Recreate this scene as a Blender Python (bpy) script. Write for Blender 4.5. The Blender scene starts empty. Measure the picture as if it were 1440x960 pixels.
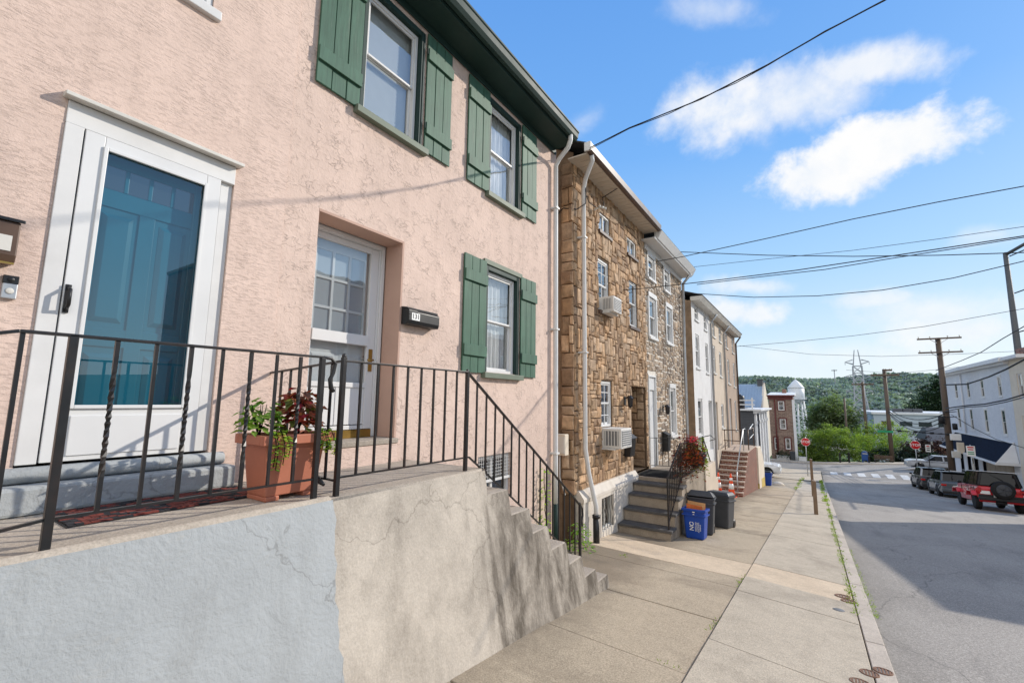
import bpy, bmesh, math, random
from mathutils import Vector, Matrix
random.seed(7)
R = math.radians
scene = bpy.context.scene
COL = scene.collection

# ------------------------------------------------------------------ camera (eye level is z = 0, the pink front wall is X = 0)
FPX, PIT, YAW, ROL = 630.0, 0.128288, 0.586379, 0.013363
CAMP = Vector((3.7, 0, 0))
FW = Vector((-math.sin(YAW)*math.cos(PIT), math.cos(YAW)*math.cos(PIT), math.sin(PIT)))
_r0 = Vector((math.cos(YAW), math.sin(YAW), 0)); _u0 = _r0.cross(FW)
RT = _r0*math.cos(ROL)+_u0*math.sin(ROL); UP = RT.cross(FW)
cam = bpy.data.cameras.new('camera'); camo = bpy.data.objects.new('camera', cam); COL.objects.link(camo)
camo.matrix_world = Matrix(((RT.x, UP.x, -FW.x, CAMP.x), (RT.y, UP.y, -FW.y, CAMP.y), (RT.z, UP.z, -FW.z, CAMP.z), (0, 0, 0, 1)))
cam.sensor_width = 36; cam.lens = FPX/1440*36; cam.clip_start = .05; cam.clip_end = 5000
scene.camera = camo

def ray(px, py): return FW+RT*((px-720)/FPX)-UP*((py-480)/FPX)
def atX(px, py, X): d = ray(px, py); return CAMP+d*((X-CAMP.x)/d.x)
def atY(px, py, Y): d = ray(px, py); return CAMP+d*(Y/d.y)

def lerp(a, b, t): return a+(b-a)*t
def interp(tab, x):
    if x <= tab[0][0]: return tab[0][1]
    for (a, va), (b, vb) in zip(tab, tab[1:]):
        if x <= b: return lerp(va, vb, (x-a)/(b-a))
    return tab[-1][1]
ZT = [(-40, 2.1), (44, -6.13), (52, -6.75), (63, -7.2), (75, -7.6), (90, -9.2), (140, -16), (260, -24)]
def sm(x, a, b):
    t = min(1, max(0, (x-a)/(b-a))); return t*t*(3-2*t)
def gz(X, Y): return interp(ZT, Y)+.08*max(0, min(X, 30)-4)*sm(Y, 54, 63)*(1-sm(Y, 80, 120))

# ------------------------------------------------------------------ mesh builder
class MB:
    def __init__(s, F=None): s.v = []; s.f = []; s.c = []; s.m = []; s.F = F; s.sm = []
    def _add(s, vs, fs, m=0, col=None, smooth=False):
        o = len(s.v)
        for p in vs:
            p = Vector(p); s.v.append(s.F(p) if s.F else p)
        for f in fs: s.f.append([i+o for i in f]); s.m.append(m); s.c.append(col); s.sm.append(smooth)
    def box(s, a, b, m=0, col=None):
        x0, y0, z0 = a; x1, y1, z1 = b
        s._add([(x0,y0,z0),(x1,y0,z0),(x1,y1,z0),(x0,y1,z0),(x0,y0,z1),(x1,y0,z1),(x1,y1,z1),(x0,y1,z1)],
               [(0,3,2,1),(4,5,6,7),(0,1,5,4),(1,2,6,5),(2,3,7,6),(3,0,4,7)], m, col)
    def poly(s, pts, m=0, col=None, smooth=False): s._add(pts, [list(range(len(pts)))], m, col, smooth)
    def hexa(s, b, t, m=0, col=None):      # 4 bottom corners, 4 top corners
        s._add(list(b)+list(t), [(0,3,2,1),(4,5,6,7),(0,1,5,4),(1,2,6,5),(2,3,7,6),(3,0,4,7)], m, col)
    def prism(s, pts, axis, a, b, m=0, col=None):
        def P(q, t):
            return {'x': (t, q[0], q[1]), 'y': (q[0], t, q[1]), 'z': (q[0], q[1], t)}[axis]
        n = len(pts)
        s._add([P(q, a) for q in pts]+[P(q, b) for q in pts],
               [list(range(n))[::-1], list(range(n, 2*n))]+[(i, (i+1) % n, n+(i+1) % n, n+i) for i in range(n)], m, col)
    def tube(s, pts, r, n=6, m=0, col=None, caps=True, twist=0, smooth=True, up=None):
        pts = [Vector(p) for p in pts]; k = len(pts); rings = []; prev = None
        for i, p in enumerate(pts):
            t = (pts[min(i+1, k-1)]-pts[max(i-1, 0)]).normalized()
            if prev is None:
                a = Vector(up) if up else (Vector((0,0,1)) if abs(t.z) < .9 else Vector((1,0,0)))
                x = a.cross(t).normalized()
            else: x = (prev-t*prev.dot(t)).normalized()
            prev = x; y = t.cross(x); rr = r[i] if isinstance(r, (list, tuple)) else r
            ring = []
            for j in range(n):
                an = 2*math.pi*(j+.5)/n+(twist[i] if twist else 0)
                q = rr*(1/math.cos(math.pi/n) if n == 4 else 1)
                ring.append(p+x*(q*math.cos(an))+y*(q*math.sin(an)))
            rings.append(ring)
        vs = [q for g in rings for q in g]; fs = []
        for i in range(k-1):
            for j in range(n): fs.append((i*n+j, i*n+(j+1) % n, (i+1)*n+(j+1) % n, (i+1)*n+j))
        if caps: fs += [list(range(n))[::-1], list(range((k-1)*n, k*n))]
        s._add(vs, fs, m, col, smooth and n > 4)
    def lathe(s, prof, c, n=16, m=0, col=None, axis='z', smooth=True):
        c = Vector(c); vs = []; fs = []
        for (r, h) in prof:
            for j in range(n):
                a = 2*math.pi*j/n; u, w = r*math.cos(a), r*math.sin(a)
                vs.append(c+Vector({'z': (u, w, h), 'x': (h, u, w), 'y': (u, h, w)}[axis]))
        k = len(prof)
        for i in range(k-1):
            for j in range(n): fs.append((i*n+j, i*n+(j+1) % n, (i+1)*n+(j+1) % n, (i+1)*n+j))
        if prof[0][0] > 1e-4: fs.append(list(range(n))[::-1])
        if prof[-1][0] > 1e-4: fs.append(list(range((k-1)*n, k*n)))
        s._add(vs, fs, m, col, smooth)
    def leaf(s, p, d, nrm, L, W, col=None, m=0):
        p = Vector(p); d = Vector(d).normalized(); nrm = Vector(nrm); w = d.cross(nrm)
        if w.length < 1e-3: w = d.orthogonal()
        w.normalize(); up = w.cross(d)
        s._add([p, p+d*L*.5+w*W*.5+up*L*.08, p+d*L-up*L*.06, p+d*L*.5-w*W*.5+up*L*.08], [(0,1,2),(0,2,3)], m, col)
    def wall(s, u0, u1, z0, z1, holes, depth=.12, d=0, m=0, step=None):
        # d is outward (x), u along (y), z up; holes (u0,u1,z0,z1[,depth])
        us = sorted({u0, u1}|{h[0] for h in holes}|{h[1] for h in holes}); zs = sorted({z0, z1}|{h[2] for h in holes}|{h[3] for h in holes})
        us = [u for u in us if u0 <= u <= u1]; zs = [z for z in zs if z0 <= z <= z1]
        for a, b in zip(us, us[1:]):
            for e, f in zip(zs, zs[1:]):
                mu, mz = (a+b)/2, (e+f)/2
                if any(h[0] < mu < h[1] and h[2] < mz < h[3] for h in holes): continue
                s.poly([(d,a,e),(d,b,e),(d,b,f),(d,a,f)], m)
        for h in holes:
            q = h[4] if len(h) > 4 else depth; a, b, e, f = h[:4]
            s.poly([(d,a,e),(d,a,f),(d-q,a,f),(d-q,a,e)], m); s.poly([(d,b,e),(d-q,b,e),(d-q,b,f),(d,b,f)], m)
            s.poly([(d,a,f),(d,b,f),(d-q,b,f),(d-q,a,f)], m); s.poly([(d,a,e),(d-q,a,e),(d-q,b,e),(d,b,e)], m)
    def build(s, name, mats, parent=None, bevel=0, seg=2, smooth=False, recalc=True, loc=None, weld=False):
        root = parent; 
        org = Vector((0,0,0))
        while root is not None: org += root.location; root = root.parent
        if loc is not None: org = Vector(loc)
        me = bpy.data.meshes.new(name); me.from_pydata([p-org for p in s.v], [], s.f)
        if not isinstance(mats, (list, tuple)): mats = [mats]
        for m in mats: me.materials.append(m)
        me.polygons.foreach_set('material_index', s.m)
        me.polygons.foreach_set('use_smooth', [bool(smooth or q) for q in s.sm])
        if any(c is not None for c in s.c):
            at = me.color_attributes.new('Col', 'FLOAT_COLOR', 'CORNER'); buf = []
            for pl, c in zip(me.polygons, s.c):
                c = c or (1,1,1); buf += [c[0], c[1], c[2], 1.0]*pl.loop_total
            at.data.foreach_set('color', buf)
        if recalc or weld:
            bm = bmesh.new(); bm.from_mesh(me)
            if weld: bmesh.ops.remove_doubles(bm, verts=bm.verts, dist=.0008)
            if recalc: bmesh.ops.recalc_face_normals(bm, faces=bm.faces); bm.to_mesh(me); bm.free()
        me.validate(); me.update()
        o = bpy.data.objects.new(name, me); COL.objects.link(o)
        if parent is not None: o.parent = parent
        elif loc is not None: o.location = loc
        if bevel:
            b = o.modifiers.new('bevel', 'BEVEL'); b.width = bevel; b.segments = seg; b.limit_method = 'ANGLE'; b.angle_limit = R(40)
            b.harden_normals = False
        return o

def tag(o, label=None, cat=None, group=None, kind=None):
    if label: o['label'] = label
    if cat: o['category'] = cat
    if group: o['group'] = group
    if kind: o['kind'] = kind
    return o
def thing(name, label, cat, loc=(0,0,0), group=None, rz=0):
    o = bpy.data.objects.new(name, None); COL.objects.link(o); o.location = loc; o.rotation_euler = (0,0,rz)
    o.empty_display_size = .2
    return tag(o, label, cat, group)
def kids(o): return [c for c in bpy.data.objects if c.parent == o]
def copy_tree(o, parent=None):
    c = o.copy(); COL.objects.link(c)
    if parent is not None: c.parent = parent
    for k in kids(o): copy_tree(k, c)
    return c
def struct(o): o['kind'] = 'structure'; return o

# ------------------------------------------------------------------ materials
def newmat(name):
    m = bpy.data.materials.new(name); m.use_nodes = True; nt = m.node_tree
    return m, nt, nt.nodes['Principled BSDF'], nt.nodes['Material Output']
def N(nt, t, ins=None, **kw):
    n = nt.nodes.new(t)
    for k, v in kw.items(): setattr(n, k, v)
    for k, v in (ins or {}).items():
        s = n.inputs[k]
        if isinstance(v, bpy.types.NodeSocket): nt.links.new(v, s)
        else: s.default_value = v
    return n
def c4(c): return (c[0], c[1], c[2], 1)
def ramp(nt, fac, stops):
    n = N(nt, 'ShaderNodeValToRGB', {'Fac': fac}); e = n.color_ramp.elements
    while len(e) < len(stops): e.new(.5)
    for q, (p, c) in zip(e, stops): q.position = p; q.color = c4(c) if not isinstance(c, (int, float)) else (c, c, c, 1)
    return n.outputs['Color']
def mixc(nt, f, a, b, mode='MIX'):
    n = N(nt, 'ShaderNodeMix', data_type='RGBA', blend_type=mode)
    for s, v in ((n.inputs[0], f), (n.inputs[6], a), (n.inputs[7], b)):
        if isinstance(v, bpy.types.NodeSocket): nt.links.new(v, s)
        else: s.default_value = v if isinstance(v, (int, float)) else c4(v)
    return n.outputs[2]
def math_(nt, op, a, b=0.0, clamp=False):
    n = N(nt, 'ShaderNodeMath', {0: a, 1: b}, operation=op, use_clamp=clamp); return n.outputs[0]
def coords(nt, scale=(1,1,1), world=True):
    src = N(nt, 'ShaderNodeNewGeometry').outputs['Position'] if world else N(nt, 'ShaderNodeTexCoord').outputs['Object']
    return N(nt, 'ShaderNodeMapping', {'Vector': src, 'Scale': scale}).outputs[0]
def noise(nt, co, s, detail=4, rough=.55, dist=0):
    return N(nt, 'ShaderNodeTexNoise', {'Vector': co, 'Scale': s, 'Detail': detail, 'Roughness': rough, 'Distortion': dist}).outputs['Fac']
def bump(nt, h, strength, dist, b):
    n = N(nt, 'ShaderNodeBump', {'Height': h, 'Strength': strength, 'Distance': dist}); nt.links.new(n.outputs[0], b.inputs['Normal'])

def pbr(name, col, rough=.6, var=.12, vs=3., bs=0, bst=.3, bd=.004, metal=0, spec=.4, attr=False, stretch=(1,1,1), coat=0, world=False, dirt=None):
    m, nt, b, out = newmat(name)
    co = coords(nt, stretch, world)
    n1 = noise(nt, co, vs, 5, .6)
    base = ramp(nt, n1, [(.3, [c*(1-var) for c in col]), (.7, [min(1, c*(1+var)) for c in col])])
    if dirt:
        n2 = noise(nt, co, vs*.37+.6, 6, .7)
        base = mixc(nt, math_(nt, 'MULTIPLY', ramp(nt, n2, [(.48, 0.), (.72, 1.)]), dirt[1]), base, dirt[0])
    if attr:
        a = N(nt, 'ShaderNodeAttribute', attribute_name='Col'); base = mixc(nt, 1.0, base, a.outputs['Color'], 'MULTIPLY')
    nt.links.new(base, b.inputs['Base Color'])
    rr = math_(nt, 'MULTIPLY_ADD', n1, .2); nt.nodes[-1].inputs[2].default_value = rough-.1; nt.links.new(rr, b.inputs['Roughness'])
    b.inputs['Metallic'].default_value = metal; b.inputs['Specular IOR Level'].default_value = spec
    b.inputs['Coat Weight'].default_value = coat
    if bs: bump(nt, noise(nt, co, bs, 5, .6), bst, bd, b)
    return m

def stucco(name, col, kind):
    m, nt, b, out = newmat(name)
    co = coords(nt)
    big = noise(nt, co, .9, 5, .6); mid = noise(nt, co, 5, 4)
    base = ramp(nt, big, [(.3, [c*.86 for c in col]), (.7, [c*1.06 for c in col])])
    base = mixc(nt, .35, base, ramp(nt, mid, [(.3, [c*.84 for c in col]), (.75, [c*1.1 for c in col])]))
    # trowel marks: shade of their edges and hollows painted into the colour
    if kind == 'rough':
        n = N(nt, 'ShaderNodeTexNoise', {'Vector': N(nt, 'ShaderNodeMapping', {'Vector': co, 'Rotation': (R(25),0,0), 'Scale': (1,.8,1.15)}).outputs[0], 'Scale': 15., 'Detail': 5., 'Roughness': .56, 'Distortion': .5}).outputs['Fac']
        pl = ramp(nt, n, [(.485, 0.), (.525, 1.)]); edge = ramp(nt, n, [(.44, 0.), (.488, 1.), (.53, 0.)])
        msk = ramp(nt, noise(nt, co, 5.5, 4), [(.45, 0.), (.62, 1.)])
        base = mixc(nt, math_(nt, 'MULTIPLY', math_(nt, 'MULTIPLY', edge, msk), .5), base, [c*.42 for c in col])
        h = math_(nt, 'ADD', math_(nt, 'MULTIPLY', math_(nt, 'MULTIPLY', pl, math_(nt, 'ADD', msk, .25)), .45), math_(nt, 'MULTIPLY', noise(nt, co, 34, 6, .7), .8))
        bump(nt, h, .7, .011, b)
    else:
        co2 = N(nt, 'ShaderNodeMapping', {'Vector': co, 'Rotation': (R(24), 0, 0), 'Scale': (1, .55, 1.9)}).outputs[0]
        n = noise(nt, co2, 34, 6, .62, .4); h = ramp(nt, n, [(.34, 0.), (.52, 1.)])
        base = mixc(nt, math_(nt, 'MULTIPLY', math_(nt, 'SUBTRACT', 1.0, h), .3), base, [c*.5 for c in col])
        am = ramp(nt, noise(nt, co, 2.6, 5, .65), [(.36, .15), (.66, 1.)])
        hh = math_(nt, 'ADD', math_(nt, 'MULTIPLY', math_(nt, 'MULTIPLY', h, am), .75), math_(nt, 'MULTIPLY', noise(nt, co, 60, 5, .65), .7))
        bump(nt, hh, .6, .008, b)
    # rain streaks and grime
    sk = ramp(nt, noise(nt, N(nt, 'ShaderNodeMapping', {'Vector': co, 'Scale': (1, 3.2, .16)}).outputs[0], 2.2, 6, .65), [(.5, 0.), (.75, 1.)])
    base = mixc(nt, math_(nt, 'MULTIPLY', sk, .2), base, (.36,.27,.22))
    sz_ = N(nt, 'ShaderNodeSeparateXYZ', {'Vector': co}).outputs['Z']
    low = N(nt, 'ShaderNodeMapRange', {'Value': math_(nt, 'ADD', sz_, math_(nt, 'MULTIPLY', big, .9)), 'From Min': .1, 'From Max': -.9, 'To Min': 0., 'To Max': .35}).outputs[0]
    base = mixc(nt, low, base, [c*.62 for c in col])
    nt.links.new(base, b.inputs['Base Color']); b.inputs['Roughness'].default_value = .88; b.inputs['Specular IOR Level'].default_value = .2
    return m

def concrete(name, col, stain=(.05,.045,.04), amt=.6, streak=True, bs=30, darktop=None, spk=.28, basestain=False):
    m, nt, b, out = newmat(name); co = coords(nt)
    n1 = noise(nt, co, 1.6, 6, .62); n2 = noise(nt, co, 9, 5, .6); n3 = noise(nt, co, 70, 4, .75)
    base = ramp(nt, n1, [(.3, [c*.72 for c in col]), (.5, col), (.72, [min(1, c*1.18) for c in col])])
    base = mixc(nt, .25 if streak else .35, base, ramp(nt, n2, [(.35, [c*.7 for c in col]), (.7, [c*1.15 for c in col])]))
    base = mixc(nt, spk, base, ramp(nt, n3, [(.36, [c*.35 for c in col]), (.64, [c*1.45 for c in col])]))
    if streak:
        cs = N(nt, 'ShaderNodeMapping', {'Vector': co, 'Scale': (1.3, 1.3, .62)}).outputs[0]
        s = ramp(nt, noise(nt, cs, 1.7, 8, .68, .35), [(.48, 0.), (.72, 1.)])
        base = mixc(nt, math_(nt, 'MULTIPLY', s, amt), base, stain)
    else:
        s = ramp(nt, noise(nt, co, .7, 6, .7, .5), [(.5, 0.), (.75, 1.)]); base = mixc(nt, math_(nt, 'MULTIPLY', s, amt), base, stain)
    if darktop:
        sep = N(nt, 'ShaderNodeSeparateXYZ', {'Vector': co}); y = sep.outputs['Y']
        k = ramp(nt, math_(nt, 'ADD', math_(nt, 'MULTIPLY', math_(nt, 'SUBTRACT', y, darktop), .8), math_(nt, 'MULTIPLY', noise(nt, N(nt, 'ShaderNodeMapping', {'Vector': co, 'Scale': (1, 3, .35)}).outputs[0], 2.4, 5, .65), .9)), [(.3, 0.), (.56, 1.)])
        pt = ramp(nt, noise(nt, N(nt, 'ShaderNodeMapping', {'Vector': co, 'Scale': (1, 1.9, .75)}).outputs[0], 2.3, 8, .7, .3), [(.38, .22), (.6, 1.)])
        base = mixc(nt, math_(nt, 'MULTIPLY', math_(nt, 'MULTIPLY', k, pt), .9), base, stain)
        vc = N(nt, 'ShaderNodeTexVoronoi', {'Vector': N(nt, 'ShaderNodeVectorMath', {0: co, 1: N(nt, 'ShaderNodeTexNoise', {'Vector': co, 'Scale': 2.4, 'Detail': 5.}).outputs['Color']}, operation='ADD').outputs[0], 'Scale': .5}, feature='DISTANCE_TO_EDGE').outputs['Distance']
        base = mixc(nt, ramp(nt, vc, [(.0, .4), (.005, 0.)]), base, stain)
    if basestain:
        xx = N(nt, 'ShaderNodeSeparateXYZ', {'Vector': co}).outputs['X']
        ed = ramp(nt, math_(nt, 'ADD', math_(nt, 'MULTIPLY', math_(nt, 'SUBTRACT', 1.9, xx), .55), math_(nt, 'MULTIPLY', noise(nt, co, 1.7, 6, .7), .7)), [(.42, 0.), (.78, 1.)])
        base = mixc(nt, math_(nt, 'MULTIPLY', ed, .62), base, stain)
    nt.links.new(base, b.inputs['Base Color']); b.inputs['Roughness'].default_value = .9; b.inputs['Specular IOR Level'].default_value = .2
    h = math_(nt, 'ADD', noise(nt, co, bs, 6, .65), math_(nt, 'MULTIPLY', n1, 1.5)); bump(nt, h, .6, .012, b)
    return m

def asphalt(name):
    m, nt, b, out = newmat(name); co = coords(nt)
    agg = math_(nt, 'ADD', math_(nt, 'MULTIPLY', noise(nt, co, 110, 2, .5), .5), math_(nt, 'MULTIPLY', noise(nt, co, 38, 4, .75), .5)); big = noise(nt, co, .35, 5, .6); wear = noise(nt, N(nt, 'ShaderNodeMapping', {'Vector': co, 'Scale': (1, .08, 1)}).outputs[0], 1.1, 4)
    base = ramp(nt, agg, [(.36, (.11,.10,.092)), (.5, (.29,.268,.24)), (.62, (.62,.57,.51))])
    base = mixc(nt, .42, base, ramp(nt, big, [(.3, (.22,.202,.178)), (.7, (.40,.37,.325))]))
    base = mixc(nt, ramp(nt, wear, [(.5, 0.), (.75, .45)]), base, (.42,.385,.345))
    v = N(nt, 'ShaderNodeTexVoronoi', {'Vector': N(nt, 'ShaderNodeVectorMath', {0: co, 1: N(nt, 'ShaderNodeTexNoise', {'Vector': co, 'Scale': 1.2, 'Detail': 4.}).outputs['Color']}, operation='ADD').outputs[0], 'Scale': .23}, feature='DISTANCE_TO_EDGE').outputs['Distance']
    base = mixc(nt, ramp(nt, v, [(.0, .5), (.004, 0.)]), base, (.06,.058,.055))
    oil = ramp(nt, noise(nt, N(nt, 'ShaderNodeMapping', {'Vector': co, 'Scale': (1, .3, 1)}).outputs[0], .9, 6, .7, .4), [(.52, 0.), (.72, .4)]); base = mixc(nt, oil, base, (.10,.095,.09))
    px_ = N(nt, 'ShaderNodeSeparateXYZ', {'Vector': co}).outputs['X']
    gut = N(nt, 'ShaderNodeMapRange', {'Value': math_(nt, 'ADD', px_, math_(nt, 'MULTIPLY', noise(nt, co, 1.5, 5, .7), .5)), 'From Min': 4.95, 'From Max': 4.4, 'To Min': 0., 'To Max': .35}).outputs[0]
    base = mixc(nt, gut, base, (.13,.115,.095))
    nt.links.new(base, b.inputs['Base Color']); b.inputs['Roughness'].default_value = .87; b.inputs['Specular IOR Level'].default_value = .25
    bump(nt, agg, .6, .008, b); return m

def glass(name, tint=(.8,.86,.88), refl=.28, rough=.02, dark=None, wob=.12, fac=.75):
    m, nt, b, out = newmat(name); nt.nodes.remove(b)
    fr = N(nt, 'ShaderNodeLayerWeight', {'Blend': .35}).outputs['Facing']
    f = math_(nt, 'ADD', math_(nt, 'MULTIPLY', math_(nt, 'POWER', fr, 2.0), fac), refl, True)
    co = coords(nt)
    bn = N(nt, 'ShaderNodeBump', {'Height': noise(nt, co, 1.7, 2), 'Strength': wob, 'Distance': .03}).outputs[0]
    gl = N(nt, 'ShaderNodeBsdfGlossy', {'Color': (1,1,1,1), 'Roughness': rough, 'Normal': bn})
    tr = N(nt, 'ShaderNodeBsdfDiffuse', {'Color': c4(dark)}) if dark else N(nt, 'ShaderNodeBsdfTransparent', {'Color': c4(tint)})
    mx = N(nt, 'ShaderNodeMixShader', {0: f, 1: tr.outputs[0], 2: gl.outputs[0]}); nt.links.new(mx.outputs[0], out.inputs[0]); return m

def brick(name, c1, c2, mort, axis='YZ', sc=1., bw=.22, rh=.075, va=.5):
    m, nt, b, out = newmat(name)
    p = N(nt, 'ShaderNodeSeparateXYZ', {'Vector': coords(nt)})
    if axis == 'YZ': u = p.outputs['Y']
    elif axis == 'XZ': u = p.outputs['X']
    else: u = math_(nt, 'ADD', p.outputs['X'], p.outputs['Y'])
    v = N(nt, 'ShaderNodeCombineXYZ', {'X': u, 'Y': p.outputs['Z']}).outputs[0]
    t = N(nt, 'ShaderNodeTexBrick', {'Vector': v, 'Color1': c4(c1), 'Color2': c4(c2), 'Mortar': c4(mort), 'Scale': sc, 'Mortar Size': .009, 'Brick Width': bw, 'Row Height': rh})
    n = noise(nt, coords(nt), 3, 5)
    base = mixc(nt, va, t.outputs['Color'], mixc(nt, 1., t.outputs['Color'], ramp(nt, n, [(.3, (.55,.55,.55)), (.7, (1.3,1.25,1.2))]), 'MULTIPLY'))
    nt.links.new(base, b.inputs['Base Color']); b.inputs['Roughness'].default_value = .88; b.inputs['Specular IOR Level'].default_value = .2
    bump(nt, math_(nt, 'ADD', math_(nt, 'MULTIPLY', t.outputs['Fac'], -1.), math_(nt, 'MULTIPLY', noise(nt, coords(nt), 40, 4), .5)), .5, .008, b); return m

def foliage(name, col, trans=.35, var=.35, vs=.6):
    m, nt, b, out = newmat(name); nt.nodes.remove(b)
    n = noise(nt, coords(nt), vs, 4)
    base = ramp(nt, n, [(.3, [c*(1-var) for c in col]), (.7, [c*(1+var) for c in col])])
    a = N(nt, 'ShaderNodeAttribute', attribute_name='Col'); base = mixc(nt, 1., base, a.outputs['Color'], 'MULTIPLY')
    d = N(nt, 'ShaderNodeBsdfDiffuse', {'Color': base}); t = N(nt, 'ShaderNodeBsdfTranslucent', {'Color': mixc(nt, 1., base, (1.3,1.5,.6), 'MULTIPLY')})
    g = N(nt, 'ShaderNodeBsdfGlossy', {'Color': (.6,.6,.6,1), 'Roughness': .45})
    x = N(nt, 'ShaderNodeMixShader', {0: trans, 1: d.outputs[0], 2: t.outputs[0]}); y = N(nt, 'ShaderNodeMixShader', {0: .05, 1: x.outputs[0], 2: g.outputs[0]})
    nt.links.new(y.outputs[0], out.inputs[0]); return m

def wood(name, col, worn=None, st=(1,1,.09), vs=26):
    m, nt, b, out = newmat(name); co = coords(nt, st, False)
    n = noise(nt, co, vs, 6, .65, .6); n2 = noise(nt, coords(nt, (1,1,1), False), 3, 4)
    base = ramp(nt, n, [(.3, [c*.62 for c in col]), (.62, [c*1.12 for c in col])])
    base = mixc(nt, .35, base, ramp(nt, n2, [(.3, [c*.7 for c in col]), (.7, [c*1.35 for c in col])]))
    if worn: base = mixc(nt, math_(nt, 'MULTIPLY', ramp(nt, noise(nt, co, vs*.6, 5, .7), [(.6, 0.), (.74, 1.)]), .4), base, worn)
    nt.links.new(base, b.inputs['Base Color']); b.inputs['Roughness'].default_value = .62; b.inputs['Specular IOR Level'].default_value = .35
    bump(nt, n, .35, .004, b); return m

M = {}
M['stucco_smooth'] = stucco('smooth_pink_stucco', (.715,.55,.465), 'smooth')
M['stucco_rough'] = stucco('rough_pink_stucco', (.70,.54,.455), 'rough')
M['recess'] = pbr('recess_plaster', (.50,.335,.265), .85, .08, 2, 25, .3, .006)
M['white'] = pbr('white_paint', (.66,.655,.64), .45, .05, 3, 60, .08, .002, dirt=((.45,.43,.4), .25))
M['white_door'] = pbr('white_enamel', (.68,.68,.67), .32, .03, 2, 0, dirt=((.55,.53,.5), .15))
M['offwhite'] = pbr('off_white_trim', (.62,.6,.55), .6, .08, 3, 40, .1, .002, dirt=((.3,.27,.23), .4))
M['teal'] = pbr('teal_door_paint', (.0,.11,.17), .35, .05, 2)
M['shutter'] = wood('green_shutter_paint', (.052,.125,.082), (.17,.22,.17))
M['shutter_pale'] = pbr('grey_green_sill_paint', (.14,.17,.125), .6, .1, 4, 40, .15, .002)
M['dkgreen'] = pbr('dark_green_trim', (.012,.036,.03), .62, .15, 3, 30, .1, .002)
M['black_iron'] = pbr('black_painted_iron', (.012,.012,.013), .38, .2, 9, 50, .15, .002, spec=.5, dirt=((.06,.03,.018), .3))
M['black_plastic'] = pbr('black_plastic', (.014,.014,.015), .4, .1, 6)
M['brass'] = pbr('worn_brass', (.42,.27,.075), .35, .15, 6, metal=.85)
M['steel'] = pbr('galvanised_steel', (.45,.46,.47), .42, .12, 8, metal=.7)
M['bluepaint'] = None
M['concrete_stoop'] = concrete('stained_stoop_concrete', (.50,.445,.375), (.085,.07,.054), .42, True, 24, darktop=3.5, spk=.18)
M['concrete_top'] = concrete('brushed_landing_concrete', (.46,.40,.33), (.10,.085,.07), .5, False, 60)
M['slab'] = concrete('sidewalk_slab', (.53,.46,.36), (.2,.165,.13), .6, False, 60, spk=.38)
M['slab_inner'] = concrete('exposed_aggregate_slab', (.49,.405,.295), (.15,.12,.088), .75, False, 120, spk=.5, basestain=True)
M['slab_tan'] = concrete('fresh_tan_concrete', (.66,.535,.39), (.42,.32,.23), .35, False, 50)
M['kerbm'] = concrete('kerb_concrete', (.56,.49,.41), (.2,.17,.14), .5, False, 60)
M['soil'] = pbr('joint_dirt', (.045,.037,.028), .95, .3, 20)
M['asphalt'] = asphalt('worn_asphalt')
M['glass'] = glass('window_glass', (.84,.88,.9), .16)
M['glass_door'] = glass('storm_door_glass', (.86,.94,.95), .115, .01, wob=0.)
M['glass_dark'] = glass('dark_window_glass', refl=.12, dark=(.02,.024,.03), fac=.3)
M['carglass'] = glass('car_glass', refl=.03, dark=(.006,.007,.009), fac=.2)
M['curtain'] = pbr('lace_curtain', (.72,.7,.67), .9, .25, 14, 80, .4, .01, stretch=(1,3,.3))
M['blind'] = pbr('slatted_blind', (.62,.62,.6), .7, .05, 3)
M['dark_room'] = pbr('dark_interior', (.03,.03,.032), .9, .2, 2)
M['terracotta'] = pbr('terracotta_plastic', (.44,.155,.092), .55, .08, 5, 60, .08, .002)
M['red'] = pbr('red_mat_pile', (.115,.042,.036), .95, .5, 14, 120, .6, .006, attr=True)
M['stone_brown'] = pbr('brown_cast_stone', (.405,.28,.178), .88, .34, 7, 34, .9, .012, attr=True, world=True)
M['mortar_dark'] = pbr('recessed_mortar', (.13,.085,.05), .95, .2, 8, 40, .5, .01)
M['stone_grey'] = pbr('rubble_stone', (.34,.27,.205), .88, .25, 9, 34, .6, .01, attr=True, world=True)
M['mortar_white'] = pbr('white_pointing', (.66,.62,.55), .9, .08, 8, 40, .4, .006)
M['plinth'] = pbr('whitewashed_plinth', (.62,.57,.5), .85, .1, 3, 22, .4, .01, dirt=((.28,.23,.18), .5))
M['side_stucco'] = pbr('brown_side_stucco', (.24,.165,.105), .92, .25, 4, 26, .6, .012)
M['white_stucco'] = pbr('white_stucco', (.66,.655,.645), .85, .06, 2, 24, .3, .008, dirt=((.4,.38,.36), .3))
M['beige_stucco'] = pbr('beige_stucco', (.56,.47,.37), .88, .1, 2, 24, .4, .008)
M['taupe_stucco'] = pbr('taupe_stucco', (.40,.30,.225), .88, .12, 2, 24, .4, .008)
M['roof'] = pbr('dark_shingle', (.05,.05,.052), .9, .3, 12, 30, .5, .01)
M['roof_metal'] = pbr('pale_blue_metal_roof', (.34,.42,.49), .45, .08, 3, metal=.2)
M['gutter_brown'] = pbr('brown_gutter', (.10,.06,.04), .4, .1, 4)
M['soffit_beige'] = pbr('beige_soffit', (.58,.5,.4), .6, .05, 3)
M['brick'] = brick('red_brick', (.22,.055,.032), (.13,.04,.028), (.42,.37,.31), 'XY')
M['brick_tread'] = concrete('step_nosing', (.52,.42,.34), (.22,.14,.1), .4, False, 50)
M['slate'] = pbr('slate_tread', (.085,.082,.08), .7, .25, 8, 40, .3, .005)
M['stepconc'] = concrete('stair_concrete', (.36,.3,.235), (.1,.08,.06), .55, True, 40)
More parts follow.
